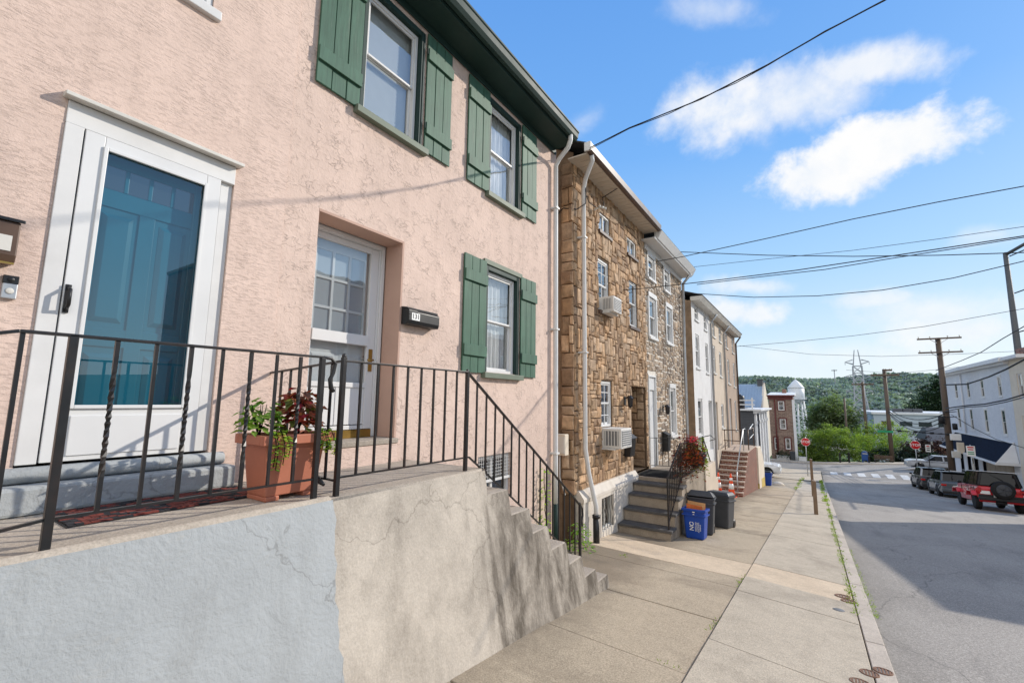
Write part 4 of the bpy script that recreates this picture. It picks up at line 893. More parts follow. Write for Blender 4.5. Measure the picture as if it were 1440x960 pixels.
# three stucco houses further down
def stucco_row(U0, U1, mat, label, wins, doors, ztop=3.95):
    h = thing('stucco_house', label, 'house', (0, (U0+U1)/2, gz(0,(U0+U1)/2)))
    holes = [w+(.12,) for w in wins]+[d+(.2,) for d in doors]
    mb = MB(F0); mb.wall(U0, U1, -5.2, ztop, holes, .12, d=0); shell(mb, U0, U1, -5.4, ztop); mb.build('wall', mat, h, recalc=False)
    for q in wins: window(h, F0, *q, depth=.06, behind='dark_room', sill=M['offwhite'] if mat != M['white_stucco'] else M['white'], w=.06, bev=0)
    for q in doors:
        mb = MB(F0); mb.box((-.2,q[0]+.01,q[2]), (-.14,q[1]-.01,q[3]-.3)); ring(mb, q[0]+.005, q[1]-.005, q[2], q[3]-.004, .07, -.139, -.06, bottom=False); mb.build('door', M['white_door'], h)
    mb = MB(F0); mb.hexa([(-.02,U0,ztop-.02),(.3,U0,ztop-.02),(.3,U1-.01,ztop-.02),(-.02,U1-.01,ztop-.02)], [(-.02,U0,ztop+.14),(.42,U0,ztop+.14),(.42,U1-.01,ztop+.14),(-.02,U1-.01,ztop+.14)]); mb.build('cornice', M['offwhite'], h)
    mb = MB(F0); mb.hexa([(.43,U0,ztop+.145),(.43,U1,ztop+.145),(-3.4,U1,ztop+1.4),(-3.4,U0,ztop+1.4)], [(.43,U0,ztop+.18),(.43,U1,ztop+.18),(-3.4,U1,ztop+1.43),(-3.4,U0,ztop+1.43)]); mb.hexa([(-3.4,U0,ztop+1.4),(-3.4,U1,ztop+1.4),(-7,U1,ztop),(-7,U0,ztop)], [(-3.4,U0,ztop+1.43),(-3.4,U1,ztop+1.43),(-7,U1,ztop+.03),(-7,U0,ztop+.03)]); mb.build('roof', M['roof'], h)
    mb = MB(F0); mb.tube([(.36,U1-.2,ztop),(.07,U1-.15,ztop-.4),(.07,U1-.15,-4.6)], .05, 6); mb.build('downspout', M['steel'] if mat != M['taupe_stucco'] else M['gutter_brown'], h)
    return h
h1 = stucco_row(18.2, 22.0, M['white_stucco'], 'plain white stucco house with tall narrow windows in the left row', [(18.8,19.5,3.3,4.0-.12),(20.65,21.3,3.15,3.85),(18.75,19.5,1.35,2.7),(20.75,21.4,1.25,2.55),(18.8,19.65,-1.35,.13)], [(20.95,21.75,-2.05,0.05)])
mb = MB(); mb.poly([(-.0,18.195,-5),(-7,18.195,-5),(-7,18.195,3.95),(.0,18.195,3.95)]); mb.poly([(.0,18.194,3.9),(-7,18.194,3.9),(-3.4,18.194,5.3)]); mb.build('side_wall', M['side_stucco'], h1, recalc=False)
stucco_row(22.02, 25.7, M['beige_stucco'], 'warm beige stucco house between the white and the taupe house', [(22.7,23.35,3.1,3.85),(24.45,25.15,3.05,3.8),(22.6,23.2,1.35,2.65),(24.3,25.0,1.27,2.5),(24.2,24.95,-1.25,-.1)], [(22.5,23.2,-2.2,.0)])
stucco_row(25.72, 30.3, M['taupe_stucco'], 'taupe stucco house with dark windows at the end of the row', [(26.6,27.3,2.95,3.8),(28.9,29.6,2.9,3.75),(26.9,27.6,1.0,2.35),(29.0,29.7,.9,2.3),(28.9,29.6,-1.6,.1)], [(26.9,27.7,-2.4,.2)])

# brick steps with landing
t = thing('stoop', 'red brick steps with pale nosings and a square landing', 'stoop', (.6, 24, -4.2))
NS = 9; y0s, dys = 21.4, .30; zb, zt = gz(.6,21.4), -2.28; dz = (zt-zb)/NS
for k in range(NS):
    y = y0s+k*dys; z = zb+(k+1)*dz; ye = y+dys if k < NS-1 else 27.6
    mb = MB(); mb.box((.02,y,zb-.8), (1.1,ye-.001,z-.04)); mb.build('course', M['brick'], t)
    mb = MB(); mb.box((.02,y-.02,z-.039), (1.115,ye-.022 if k < NS-1 else ye,z)); mb.build('tread', M['brick_tread'], t)
t2 = thing('handrail', 'galvanised pipe handrail climbing the red brick steps', 'railing', (.95, 23, -3))
mb = MB(); mb.tube([(.9,21.55,zb+1.0),(.9,24.2,zt+1.0),(.9,25.0,zt+1.0)], .024, 8); mb.tube([(1.05,25.2,zt+.95),(1.05,27.2,zt+1.15)], .022, 8); mb.tube([(1.05,25.2,zt+.5),(1.05,27.2,zt+.62)], .02, 8); mb.build('rail', M['steel'], t2)
for (y, a, b) in ((21.55, zb+.1, zb+1.0), (24.2, zt-.1, zt+1.0)):
    mb = MB(); mb.tube([(.9,y,a),(.9,y,b)], .024, 8); mb.build('post', M['steel'], t2)
t2 = thing('pipe_railing', 'dark two-bar pipe railing along the back of the brick landing', 'railing', (.6, 24.4, zt))
mb = MB(); mb.tube([(.05,24.2,zt+.95),(.86,24.2,zt+.95)], .024, 8); mb.tube([(.05,24.2,zt+.45),(.86,24.2,zt+.45)], .022, 8); mb.tube([(1.05,24.8,zt+.95),(1.05,27.2,zt+.95)], .022, 8); mb.build('rail', M['gutter_brown'], t2)
for (x, y) in ((.1,24.2),(1.05,24.8),(1.05,27.2)):
    mb = MB(); mb.tube([(x,y,zt),(x,y,zt+.96)], .024, 8); mb.build('post', M['gutter_brown'], t2)
t = thing('retaining_wall', 'beige rendered stair wall with a faded yellow foot past the brick steps', 'wall', (1.1, 29, -4.6))
mb = MB(); mb.prism([(28.0,-5.4),(31.2,-5.6),(31.2,-3.6),(30.6,-3.0),(29.6,-2.45),(28.0,-2.4)], 'x', .95, 1.14); mb.build('wall', M['cream'], t, bevel=.03)
mb = MB(); mb.prism([(29.2,-5.4),(31.25,-5.6),(31.25,-4.35),(29.2,-4.2)], 'x', 1.141, 1.15); mb.prism([(.95,-5.4),(1.14,-5.4),(1.14,-4.3),(.95,-4.3)], 'y', 27.985, 27.999); mb.build('painted_foot', M['yellow'], t)

# ================================================================== ground sheets
def strip(name, xa, xb, ylist, dz, mat, kind='structure', skirt=0):
    mb = MB(); n = max(2, int((xb-xa)/1.2)+1)
    xs = [lerp(xa, xb, i/(n-1)) for i in range(n)]
    for i in range(n-1):
        for a, b in zip(ylist, ylist[1:]): mb.poly([(xs[i],a,gz(xs[i],a)+dz),(xs[i+1],a,gz(xs[i+1],a)+dz),(xs[i+1],b,gz(xs[i+1],b)+dz),(xs[i],b,gz(xs[i],b)+dz)], 0, None, True)
    o = mb.build(name, mat, None, recalc=False, loc=(0,0,0)); o['kind'] = kind; return o
RD = -.125                                        # road below the pavement
def ylin(a, b, s=1.0):
    n = max(1, int((b-a)/s)); return [lerp(a, b, i/n) for i in range(n+1)]
# road with crown: main street and cross street
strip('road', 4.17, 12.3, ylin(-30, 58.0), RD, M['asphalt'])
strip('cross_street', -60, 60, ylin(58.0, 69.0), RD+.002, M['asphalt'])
def slabs(name, xa, xb, cuts, mats, dz=0, gap=.011, jx=0):
    mb = MB(); rnd = random.Random(5)
    for a, b, mi in cuts:
        t = rnd.uniform(-.004, .004); a1, b1 = a+gap/2, b-gap/2; x0, x1 = xa+gap/2, xb-gap/2; s = jx
        n = 1
        top = [(x0,a1+s,gz(x0,a1)+dz+t),(x1,a1,gz(x1,a1)+dz+t),(x1,b1,gz(x1,b1)+dz+t),(x0,b1+s,gz(x0,b1)+dz+t)]
        bot = [(x,y,z-.25) for x, y, z in top]
        mb.hexa(bot, top, mi)
    o = mb.build(name, mats, None, bevel=.006, seg=1, loc=(0,0,0)); o['kind'] = 'structure'; return o
cin = []; cout = []
y = -12.
ins = [-12,-10.5,-9,-7.5,-6,-4.5,-3,-1.5,0,1.3,2.7,4.16,5.65,7.17,7.75,8.85]+[8.85+1.62*k for k in range(1, 22)]
for a, b in zip(ins, ins[1:]): cin.append((a, b, 1 if abs(a-7.75) < .01 else 0))
outs = [-12,-10,-8,-6.2,-4.4,-2.6,-.9,.9,2.75,4.75,6.72,7.60,8.62]+[8.62+1.75*k for k in range(1, 20)]
for a, b in zip(outs, outs[1:]): cout.append((a, b, 1 if abs(a-7.60) < .01 else 0))
slabs('sidewalk_inner', -.05, 2.72, cin, [M['slab_inner'], M['slab_tan']], 0, .014, .18)
slabs('sidewalk', 2.72, 4.012, cout, [M['slab'], M['slab_tan']], 0, .012, .25)
kc = []; yy = -12.
while yy < 44: kc.append((yy, min(yy+2.6, 50), 0)); yy += 2.6
slabs('kerb', 4.012, 4.18, kc, [M['kerbm']], .004, .01)
strip('joint_bed', -.3, 4.165, ylin(-12, 46), -.035, M['soil'])
strip('sidewalk_corner', -.8, 4.1, ylin(44.0, 57.9), -.003, M['slab'])
strip('forecourt', -9, -.8, ylin(30.3, 47.5), -.02, M['slab_inner'])
strip('sidewalk_opposite', 12.45, 14.6, ylin(-12, 58.0), 0, M['slab'])
mb = MB(); 
for a, b in zip(ylin(-12, 58, 2.), ylin(-12, 58, 2.)[1:]): mb.hexa([(12.3,a,gz(12.3,a)-.3),(12.45,a,gz(12.45,a)-.3),(12.45,b,gz(12.45,b)-.3),(12.3,b,gz(12.3,b)-.3)], [(12.3,a,gz(12.3,a)),(12.45,a,gz(12.45,a)),(12.45,b,gz(12.45,b)),(12.3,b,gz(12.3,b))])
struct(mb.build('kerb_opposite', M['kerbm'], None, loc=(0,0,0)))
strip('sidewalk_far', -60, 60, ylin(69.15, 71.6, .8), 0, M['slab'])
mb = MB(); xs = ylin(-60, 60, 3)
for a, b in zip(xs, xs[1:]): mb.hexa([(a,69.0,gz(a,69)-.3),(a,69.15,gz(a,69)-.3),(b,69.15,gz(b,69)-.3),(b,69.0,gz(b,69)-.3)], [(a,69.0,gz(a,69)+.004),(a,69.15,gz(a,69)+.004),(b,69.15,gz(b,69)+.004),(b,69.0,gz(b,69)+.004)])
struct(mb.build('kerb_far', M['kerbm'], None, loc=(0,0,0)))
# crosswalk bars and a worn lane mark
mb = MB()
for k in range(6):
    x = 4.9+k*1.12
    P = lambda x, y: (x, y, gz(x,y)+RD+.008)
    mb.poly([P(x,56.4), P(x+.6,56.4), P(x+.6,58.9), P(x,58.9)])
mb.poly([P(4.5,53.9), P(12,53.9), P(12,54.1), P(4.5,54.1)])
struct(mb.build('crosswalk', pbr('worn_road_paint', (.6,.6,.58), .8, .25, 6), None, recalc=False, loc=(0,0,0)))
mb = MB()
for (a, b) in ((11.2,13.0),(15.,16.8),(21,22.2)): mb.poly([P(8.15,a),P(8.24,a),P(8.24,b),P(8.15,b)])
struct(mb.build('lane_marking', pbr('faded_road_paint', (.3,.3,.29), .85, .35, 9), None, recalc=False, loc=(0,0,0)))

# weeds in the kerb joint
mb = MB(); rnd = random.Random(12)
def tuft(x, y, n, h):
    for k in range(n):
        a = rnd.uniform(0, 6.28); q = rnd.uniform(0, .045); p = Vector((x+q*math.cos(a), y+q*math.sin(a)*2, gz(x,y)-.01)); d = Vector((math.cos(a)*.7, math.sin(a)*.7, rnd.uniform(.35,1.2)))
        f = rnd.uniform(.6, 1.35); mb.leaf(p, d, (rnd.uniform(-1,1), rnd.uniform(-1,1), .3), h*rnd.uniform(.5,1.2), h*.2, (f*1.05, f, f*.8))
yy = 7.0
while yy < 24:
    if rnd.random() < .8*(.35+.65*abs(math.sin(yy*1.3))): tuft(4.012+rnd.uniform(-.03,.02), yy, rnd.randint(10, 34), rnd.uniform(.018,.05))
    yy += rnd.uniform(.04, .11)
for k in range(120):
    yy = 7.2+rnd.random()**1.5*5; tuft(4.19, yy, 4, .03)
    
for (x, y0, y1, n) in ((2.73,5.3,5.75,9),(2.72,7.2,8.0,12),(1.2,4.2,4.4,3)):
    for k in range(n): tuft(x+rnd.uniform(-.03,.03), rnd.uniform(y0,y1), 7, rnd.uniform(.03,.05))
for k in range(3): tuft(rnd.uniform(2.45,2.65), 4.2+rnd.uniform(-.02,.02), 6, .03)
for k in range(4): tuft(rnd.uniform(.9,1.0), 7.6+rnd.uniform(-.1,.1), 8, .05)
for k in range(60):
    yy = 30+rnd.random()*17; tuft(2.7+rnd.uniform(-.12,.12), yy, 8, .1)
for k in range(70): tuft(4.0+rnd.uniform(-.1,.05), 24+rnd.random()*22, 9, .12)
o = mb.build('weeds', M['grass'], None, recalc=False, loc=(0,0,0)); o['kind'] = 'stuff'; tag(o, 'green weeds growing along the kerb joint and slab cracks', 'weeds')
# climbing plant in the gap
def vine(label, cx, cy, z0, z1, n, r, seed, cols=((1.4,1.5,.8),(.9,1.1,.7))):
    rnd = random.Random(seed); t = thing('climbing_plant', label, 'plant', (cx, cy, z0)); mb = MB(); s = MB()
    pts = [(cx+rnd.uniform(-.04,.04), cy+rnd.uniform(-.05,.05), lerp(z0, z1, k/6)) for k in range(7)]; s.tube(pts, .008, 5); s.build('stem', M['bark'], t)
    for k in range(n):
        f = rnd.random()**1.4; a = rnd.uniform(0, 6.28); q = r*(1-.6*f)*rnd.random()**.5
        mb.leaf((cx+q*math.cos(a)*.7, cy+q*math.sin(a), lerp(z0,z1,f)), (math.cos(a), math.sin(a), rnd.uniform(-.8,.3)), (0,0,1), .075, .055, rnd.choice(cols))
    mb.build('foliage', M['leaf'], t, recalc=False)
vine('yellow-green vine climbing the pink wall behind the step railing', .08, 6.45, -2.35, -1.1, 110, .12, 2, ((2.0,1.9,.9),(1.5,1.6,.8)))
vine('low green weeds growing at the mouth of the gap between houses', .25, 7.35, -2.6, -2.1, 160, .38, 3)

# round drain covers in the sidewalk
def drain(x, y, r, label, plate=False):
    t = thing('drain_cover', label, 'drain cover', (x, y, gz(x,y))); s = .098; z = gz(x,y)+.007
    T = lambda p: Vector((x+p.x, y+p.y, z-.098*p.y+p.z))
    if plate:
        mb = MB(T); mb.lathe([(.0,.004),(r*.9,.004),(r,.0)], (0,0,0), 20); mb.build('lid', M['acgrille'], t); return
    mb = MB(T); mb.lathe([(r*.86,-.02),(r*.86,.002),(r,.002),(r,-.02)], (0,0,0), 22); mb.build('frame', M['rust'], t)
    mb = MB(T); mb.lathe([(.0,-.012),(r*.85,-.012)], (0,0,0), 20); mb.build('pit', M['soil'], t, recalc=False)
    mb = MB(T)
    for k in range(5):
        xx = (k-2)/2.5*r*.85; q = math.sqrt(max(0, (r*.85)**2-xx*xx)); mb.box((xx-.007,-q,-.009), (xx+.007,q,.0))
    mb.build('grate', M['rust'], t)
drain(3.90, 7.90, .09, 'rusty round drain grate on the tan strip, further from the viewer of its pair')
drain(3.955, 7.70, .085, 'rusty round drain grate at the near edge of the tan strip by the kerb')
drain(4.09, 5.44, .072, 'rusty drain grate on the kerb near the bottom edge, touching its twin')
drain(3.985, 5.30, .072, 'rusty drain grate beside the kerb joint near the bottom edge')
drain(3.90, 5.03, .072, 'rusty drain grate cut by the bottom edge of the picture')
drain(3.83, 7.15, .065, 'small steel valve lid on the slab below the tan strip', True)

# ================================================================== bins, cones, posts, signs
def bin_(name, label, x, y, w, d, h, mat, rz=0., lid=None, lidmat=None):
    z = gz(x, y); t = thing(name, label, 'bin', (x, y, z))
    c, s = math.cos(rz), math.sin(rz)
    T = lambda p: Vector((x+c*p.x-s*p.y, y+s*p.x+c*p.y, z-.098*(s*p.x+c*p.y)*.9+p.z))
    mb = MB(T); k = .82
    mb.hexa([(-w/2*k,-d/2*k,.01),(w/2*k,-d/2*k,.01),(w/2*k,d/2*k,.01),(-w/2*k,d/2*k,.01)], [(-w/2,-d/2,h-.001),(w/2,-d/2,h-.001),(w/2,d/2,h-.001),(-w/2,d/2,h-.001)])
    mb.build('body', mat, t, bevel=.03, seg=3)
    mb = MB(T)
    ringp = [(-w/2-.018,w/2+.018,-d/2-.018,-d/2+.012),(-w/2-.018,w/2+.018,d/2-.012,d/2+.018),(-w/2-.018,-w/2+.012,-d/2+.013,d/2-.013),(w/2-.012,w/2+.018,-d/2+.013,d/2-.013)]
    for a, b, e, f in ringp: mb.box((a,e,h-.13), (b,f,h-.10)); mb.box((a-.006,e-.006 if e < 0 else e,h-.035), (b+.006,f,h+.012)) if lid is None else mb.box((a,e,h-.03), (b,f,h+.004))
    mb.build('rim', mat, t, bevel=.006)
    return t, T
t, T = bin_('recycling_bin', 'blue recycling bin filled with cardboard beside the stone house steps', 1.53, 10.35, .43, .42, .60, M['blue_bin'])
def ontop(p): return T(Vector(p))
tex('lettering', 'NO', .115, M['signwhite'], t, ontop((-.045,-.193,.27)), (0,0,1), (-1,0,.05), .001)
for i, (s_, zz) in enumerate((('PLASTIC BAGS', .27), ('STYROFOAM', .262), ('FOOD WASTE', .256), ('GARBAGE', .25))):
    tex('lettering', s_, .03, M['signwhite'], t, ontop((.03+i*.03,-.1935,zz)), (0,0,1), (-1,0,.05), .001)
mb = MB(T); mb.box((-.02,-.232,.545), (.03,-.2315,.56)); mb.box((-.01,-.2315,.50), (.02,-.231,.515)); mb.build('sticker', M['signwhite'], t)
cb = thing('cardboard', 'flattened orange and brown cardboard sticking out of the blue bin', 'cardboard', (1.53, 10.35, t.location.z+.4))
rnd = random.Random(3)
for k in range(6):
    mb = MB(T); y = -.13+k*.055; top = .70+rnd.uniform(-.02,.05); x0 = -.17+rnd.uniform(0,.03); x1 = .15+rnd.uniform(-.02,.04)
    mb.hexa([(x0,y,.4),(x1,y,.4),(x1,y+.008,.4),(x0,y+.008,.4)], [(x0,y+.02,top),(x1,y+.03,top-rnd.uniform(0,.05)),(x1,y+.038,top-rnd.uniform(0,.04)),(x0,y+.028,top)])
    mb.build('sheet', M['cardboard'] if k % 3 else pbr('orange_print', (.55,.14,.03), .7, .35, 7), cb)
def trash(x, y, rz, label, openlid=False, h=.86, sc=1.):
    t, T = bin_('trash_can', label, x, y, .54*sc, .52*sc, h, M['grey_bin'], rz, lid=True)
    mb = MB(T); w = .58*sc; d = .56*sc
    if openlid:
        mb.hexa([(-w/2,-d/2-.02,h+.03),(w/2,-d/2-.02,h+.03),(w/2,d/2,h+.005),(-w/2,d/2,h+.005)], [(-w/2*.7,-d/2*.75,h+.16),(w/2*.7,-d/2*.75,h+.16),(w/2*.75,d/2*.7,h+.10),(-w/2*.75,d/2*.7,h+.10)])
    else:
        mb.hexa([(-w/2,-d/2,h+.005),(w/2,-d/2,h+.005),(w/2,d/2,h+.005),(-w/2,d/2,h+.005)], [(-w/2*.8,-d/2*.75,h+.09),(w/2*.8,-d/2*.75,h+.09),(w/2*.8,d/2*.75,h+.09),(-w/2*.8,d/2*.75,h+.09)])
    mb.build('lid', M['grey_bin'], t, bevel=.025, seg=3)
    mb = MB(T); mb.tube([(-.2,.29*sc,h-.02),(-.2,.36*sc,h+.02),(.2,.36*sc,h+.02),(.2,.29*sc,h-.02)], .016, 6); mb.build('handle', M['grey_bin'], t)
    for s in (-1, 1):
        mb = MB(T); mb.lathe([(.0,-.03),(.1,-.03),(.1,.03),(.0,.03)], (s*.2,.26*sc,.1), 14, axis='x'); mb.build('wheel', M['black_plastic'], t)
    return t
trash(1.50, 11.15, .1, 'charcoal wheeled bin with its lid askew right behind the blue bin', True, .78)
trash(1.68, 12.45, -.15, 'charcoal wheeled bin further from the viewer, lid closed', False, .76)
t, T = bin_('recycling_bin', 'blue recycling bin with a dark lid beside the yellow-footed wall', 1.2, 31.6, .55, .5, .75, M['blue_bin'])
mb = MB(T); mb.hexa([(-.3,-.28,.765),(.3,-.28,.765),(.3,.28,.765),(-.3,.28,.765)], [(-.22,-.2,.86),(.22,-.2,.86),(.22,.2,.86),(-.22,.2,.86)]); mb.build('lid', M['black_plastic'], t, bevel=.02)
t = thing('bag', 'pale sack slumped on the pavement beside the far blue bin', 'bag', (1.8, 33.0, gz(1.8,33)))
mb = MB(); z = gz(1.8,33); mb.lathe([(.0,-.02),(.3,.0),(.33,.07),(.25,.16),(.13,.21),(.0,.23)], (1.7,33.0,z), 12); mb.build('sack', M['cream'], t)
def cone(x, y, label, h=.72):
    z = gz(x, y); t = thing('traffic_cone', label, 'traffic cone', (x, y, z), 'traffic cones by the brick steps')
    R_ = lambda f: lerp(.14, .028, f)
    mb = MB(); mb.box((x-.18,y-.18,z-.02), (x+.18,y+.18,z+.03)); mb.build('base', M['orange'], t, bevel=.01)
    mb = MB(); mb.lathe([(R_(0),.03),(R_(.33),h*.33),(R_(.34)-.002,h*.34),(R_(.58)-.002,h*.58),(R_(.6),h*.6),(R_(.68),h*.68),(R_(.69)-.002,h*.69),(R_(.82)-.002,h*.82),(R_(.83),h*.83),(R_(1),h),(.0,h)], (x,y,z), 16); mb.build('body', M['orange'], t)
    for a, b in ((.345,.575),(.695,.815)):
        mb = MB(); mb.lathe([(R_(a)+.001,h*a),(R_(b)+.001,h*b)], (x,y,z), 16); mb.build('band', M['reflective'], t, recalc=False)
cone(.74, 20.95, 'orange traffic cone by the street corner of the brick steps', .95); cone(.26, 21.0, 'orange traffic cone nearer the house wall, half hidden by bins', .95)
def post(x, y, h, label):
    z = gz(x, y); t = MB(); w = .058; t.hexa([(x-w,y-w,z-.1),(x+w,y-w,z-.1),(x+w,y+w,z-.1),(x-w,y+w,z-.1)], [(x-w*.95,y-w,z+h),(x+w*.95,y-w,z+h-.03),(x+w*.9,y+w,z+h),(x-w*.95,y+w,z+h+.02)])
    tag(t.build('wooden_post', M['postwood'], None, bevel=.01, loc=(x,y,z)), label, 'post')
post(3.62, 18.3, 1.08, 'shorter near weathered wooden post standing at the kerb'); post(3.52, 26.5, 1.75, 'taller far weathered wooden post at the kerb behind the short one')

def octagon(c, r, F): return [F(c[0]+r*math.cos(math.pi/8+k*math.pi/4), c[1]+r*math.sin(math.pi/8+k*math.pi/4)) for k in range(8)]
def stop_sign(x, y, zc, label, w=.91, rz=0.):
    zb = gz(x, y); t = thing('stop_sign', label, 'stop sign', (x, y, zb))
    ux = Vector((math.cos(rz), math.sin(rz), 0)); n = Vector((math.sin(rz), -math.cos(rz), 0))
    def plate(name, r, d, mat, th=.006):
        mb = MB(); ps = [Vector((x,y,zc))+ux*(r*math.cos(math.pi/8+k*math.pi/4))+Vector((0,0,r*math.sin(math.pi/8+k*math.pi/4)))+n*d for k in range(8)]
        mb._add(ps+[p+n*th for p in ps], [list(range(8)), list(range(8, 16))]+[(k,(k+1)%8,8+(k+1)%8,8+k) for k in range(8)]); return mb.build(name, mat, t)
    r = w/2/math.cos(math.pi/8); plate('panel', r, .03, M['signwhite']); plate('face', r*.94, .037, M['signred'], .002)
    tex('lettering', 'STOP', w*.42, M['signwhite'], t, Vector((x,y,zc))+n*.040, ux, (0,0,1), .001)
    mb = MB(); mb.tube([(x,y,zb-.1),(x,y,zc+w*.62)], .032, 6); mb.build('post', M['steel'], t)
p = atY(1131, 621, 50.6); stop_sign(p.x+.1, 50.6, p.z, 'red stop sign on a steel post at the left corner', .72)
p = atY(1287, 625.5, 58.6); stop_sign(p.x, 58.6, p.z, 'red stop sign on the right behind the parked cars', .78)
def small_sign(px, py, Y, w, h, label, strokes, pz=None):
    p = atY(px, py, Y); zb = gz(p.x, Y); t = thing('street_sign', label, 'sign', (p.x, Y, zb))
    mb = MB(); mb.box((p.x-w/2,Y-.035,p.z-h/2), (p.x+w/2,Y-.03,p.z+h/2)); mb.build('panel', M['signwhite'], t, bevel=.01)
    mb = MB(); mb.tube([(p.x,Y,zb-.1),(p.x,Y,p.z+h*.6)], .03, 6); mb.build('post', M['black_iron'] if 'dark' in label else M['steel'], t)
    for (a, b, c, d, m) in strokes:
        mb = MB(); mb.box((p.x+a*w,Y-.04,p.z+c*h), (p.x+b*w,Y-.036,p.z+d*h)); mb.build('marking', m, t)
small_sign(1305, 630, 52.5, .34, .62, 'narrow white parking sign on a dark post behind the cars', [(-.3,.3,.2,.35,M['signred']),(-.3,.3,-.02,.08,M['ink']),(-.3,.3,-.3,-.16,M['ink'])])
small_sign(1365, 634, 43.0, .44, .70, 'white parking sign with red and green print in front of the awning', [(-.35,.35,.3,.42,M['signred']),(-.3,.3,.1,.2,M['signred']),(-.35,.35,-.14,-.06,M['signgreen']),(-.35,.35,-.3,-.22,M['signgreen'])])

# ================================================================== utility poles and wires
def pole(label, x, y, top, r, arms, lean=0., base=None, extras=None):
    th = .06 if y < 60 else .11; zb = gz(x, y) if base is None else base; t = thing('utility_pole', label, 'utility pole', (x, y, zb))
    mb = MB(); mb.tube([(x-lean,y,zb-.3),(x-lean*.5,y,(zb+top)/2),(x,y,top)], [r*1.25,r*1.1,r], 10); mb.build('pole', M['polewood'], t)
    for (z, a, b) in arms:
        mb = MB(); mb.box((x+a,y-r-.14,z-th), (x+b,y-r-.01,z+th)); ao = mb.build('crossarm', M['polewood'], t)
        mb = MB(); mb.tube([(x+a*.45,y-r-.05,z),(x,y-r*.5,z-.45)], .018, 4); mb.tube([(x+b*.45,y-r-.05,z),(x,y-r*.5,z-.45)], .018, 4); mb.build('brace', M['steel'], t)
        for f in (.04, .3, .7, .96):
            mb = MB(); xx = x+lerp(a, b, f); mb.lathe([(.02,.06),(.02,.12),(.05,.13),(.04,.2),(.0,.22)], (xx,y-r-.06,z), 8); mb.build('insulator', M['offwhite'], ao)
    return t
P1 = pole('big weathered utility pole with two crossarms and bundled cables by the white house', 12.75, 50, 5.5, .19, [(5.42,-1.35,1.35),(4.28,-1.35,1.35)])
p = atY(1243, 519, 72.5); P2 = pole('utility pole with a green street name sign at the far pavement', p.x, 72.5, p.z, .19, [(p.z-.75,-1.4,1.4),(p.z-.15,-.1,.75)]); P2x, P2z = p.x, p.z
p = atY(1212.5, 537, 96); P3 = pole('bare dark utility pole behind the bushes in front of the pylon', p.x, 96, p.z, .19, [(p.z-.4,-1.5,1.5)])
p = atY(1187, 560, 118); P4 = pole('distant thin utility pole left of the pylon', p.x, 118, p.z, .17, [])
# street name sign
t = thing('street_name_sign', 'green street name blades on the far utility pole', 'street sign', (P2x, 72.3, P2z-6.3))
q = atY(1245, 606.5, 72.2); mb = MB(); mb.box((q.x-.75,72.20,q.z-.13), (q.x+.75,72.22,q.z+.13)); mb.build('blade', M['signgreen'], t)
mb = MB(); mb.box((q.x-.02,71.7,q.z+.14), (q.x+.02,73.0,q.z+.4)); mb.build('blade', M['signgreen'], t)
# clutter on the big pole
def pole_box(label, z, w, h, d, mat, dx=0., name='equipment_box'):
    t = thing(name, label, 'equipment box', (12.75+dx, 49.7, z)); mb = MB(); mb.box((12.75+dx-w/2,49.55-d,z), (12.75+dx+w/2,49.75,z+h)); mb.build('case', mat, t, bevel=.02)
    mb = MB(); mb.box((12.75+dx-w*.4,49.54-d,z+h*.1), (12.75+dx+w*.4,49.549-d,z+h*.9)); mb.build('cover', mat, t)
pole_box('white cabinet highest on the big pole', -2.75, .62, .5, .12, M['signwhite'], .32)
pole_box('tan board fixed to the big pole below the white cabinet', -3.75, .42, .85, .05, M['cream'], .55, 'notice_board')
pole_box('white cabinet low on the big pole under the tan board', -4.1, .5, .5, .12, M['offwhite'], .25)
pole_box('white notice at the foot of the big pole', -5.75, .62, .62, .03, M['signwhite'], .1, 'notice_board')
def cable(name, label, pts, r, sag=0., n=14, cat='cable', group=None):
    P = [Vector(p) for p in pts]; out = []
    for a, b in zip(P, P[1:]):
        for k in range(n):
            f = k/n; q = a.lerp(b, f); q.z -= sag*4*f*(1-f); out.append(q)
    out.append(P[-1]); c = P[0]
    mb = MB(); mb.tube(out, r, 5); return tag(mb.build(name, M['wire'], None, loc=c), label, cat, group)
# canister splice bundles on the big pole
mb = MB()
for k in range(7): mb.tube([(9.6+k*.5,49.75,-2.2-.02*k),(9.85+k*.5,49.75,-2.18-.02*k)], .05 if k % 2 else .085, 6)
for z in (-.6,-1.0): mb.tube([(12.3,49.7,z),(13.3,49.7,z+.1)], .03, 5)
mb.tube([(9.3,49.75,-2.15),(13,49.7,-2.35)], .03, 5); mb.lathe([(.0,-.3),(.2,-.28),(.2,.3),(.0,.32)], (12.35,49.55,-1.2), 10); mb.lathe([(.0,-.25),(.16,-.22),(.16,.25),(.0,.28)], (13.1,49.55,-1.7), 10)
tag(mb.build('cable_splices', M['wire'], None, loc=(12.7,49.7,-2.2)), 'black cable splices and canisters strung on the big pole', 'cable splices')
for k, (a, b, s) in enumerate((((-.9,.0),(1.6,.8),.5),((-1.2,-.2),(1.2,.2),.6),((-1.5,-.3),(1.0,.0),.7),((-.7,.2),(2.2,1.2),.3))):
    cable('cable', ['upper','second','third','lowest'][k]+' black cable from the big pole to the far street-name pole', [(12.6,49.8,a[0]), (P2x,72.3,P2z-5.0+a[1]*1.2)], .04, .6+s)
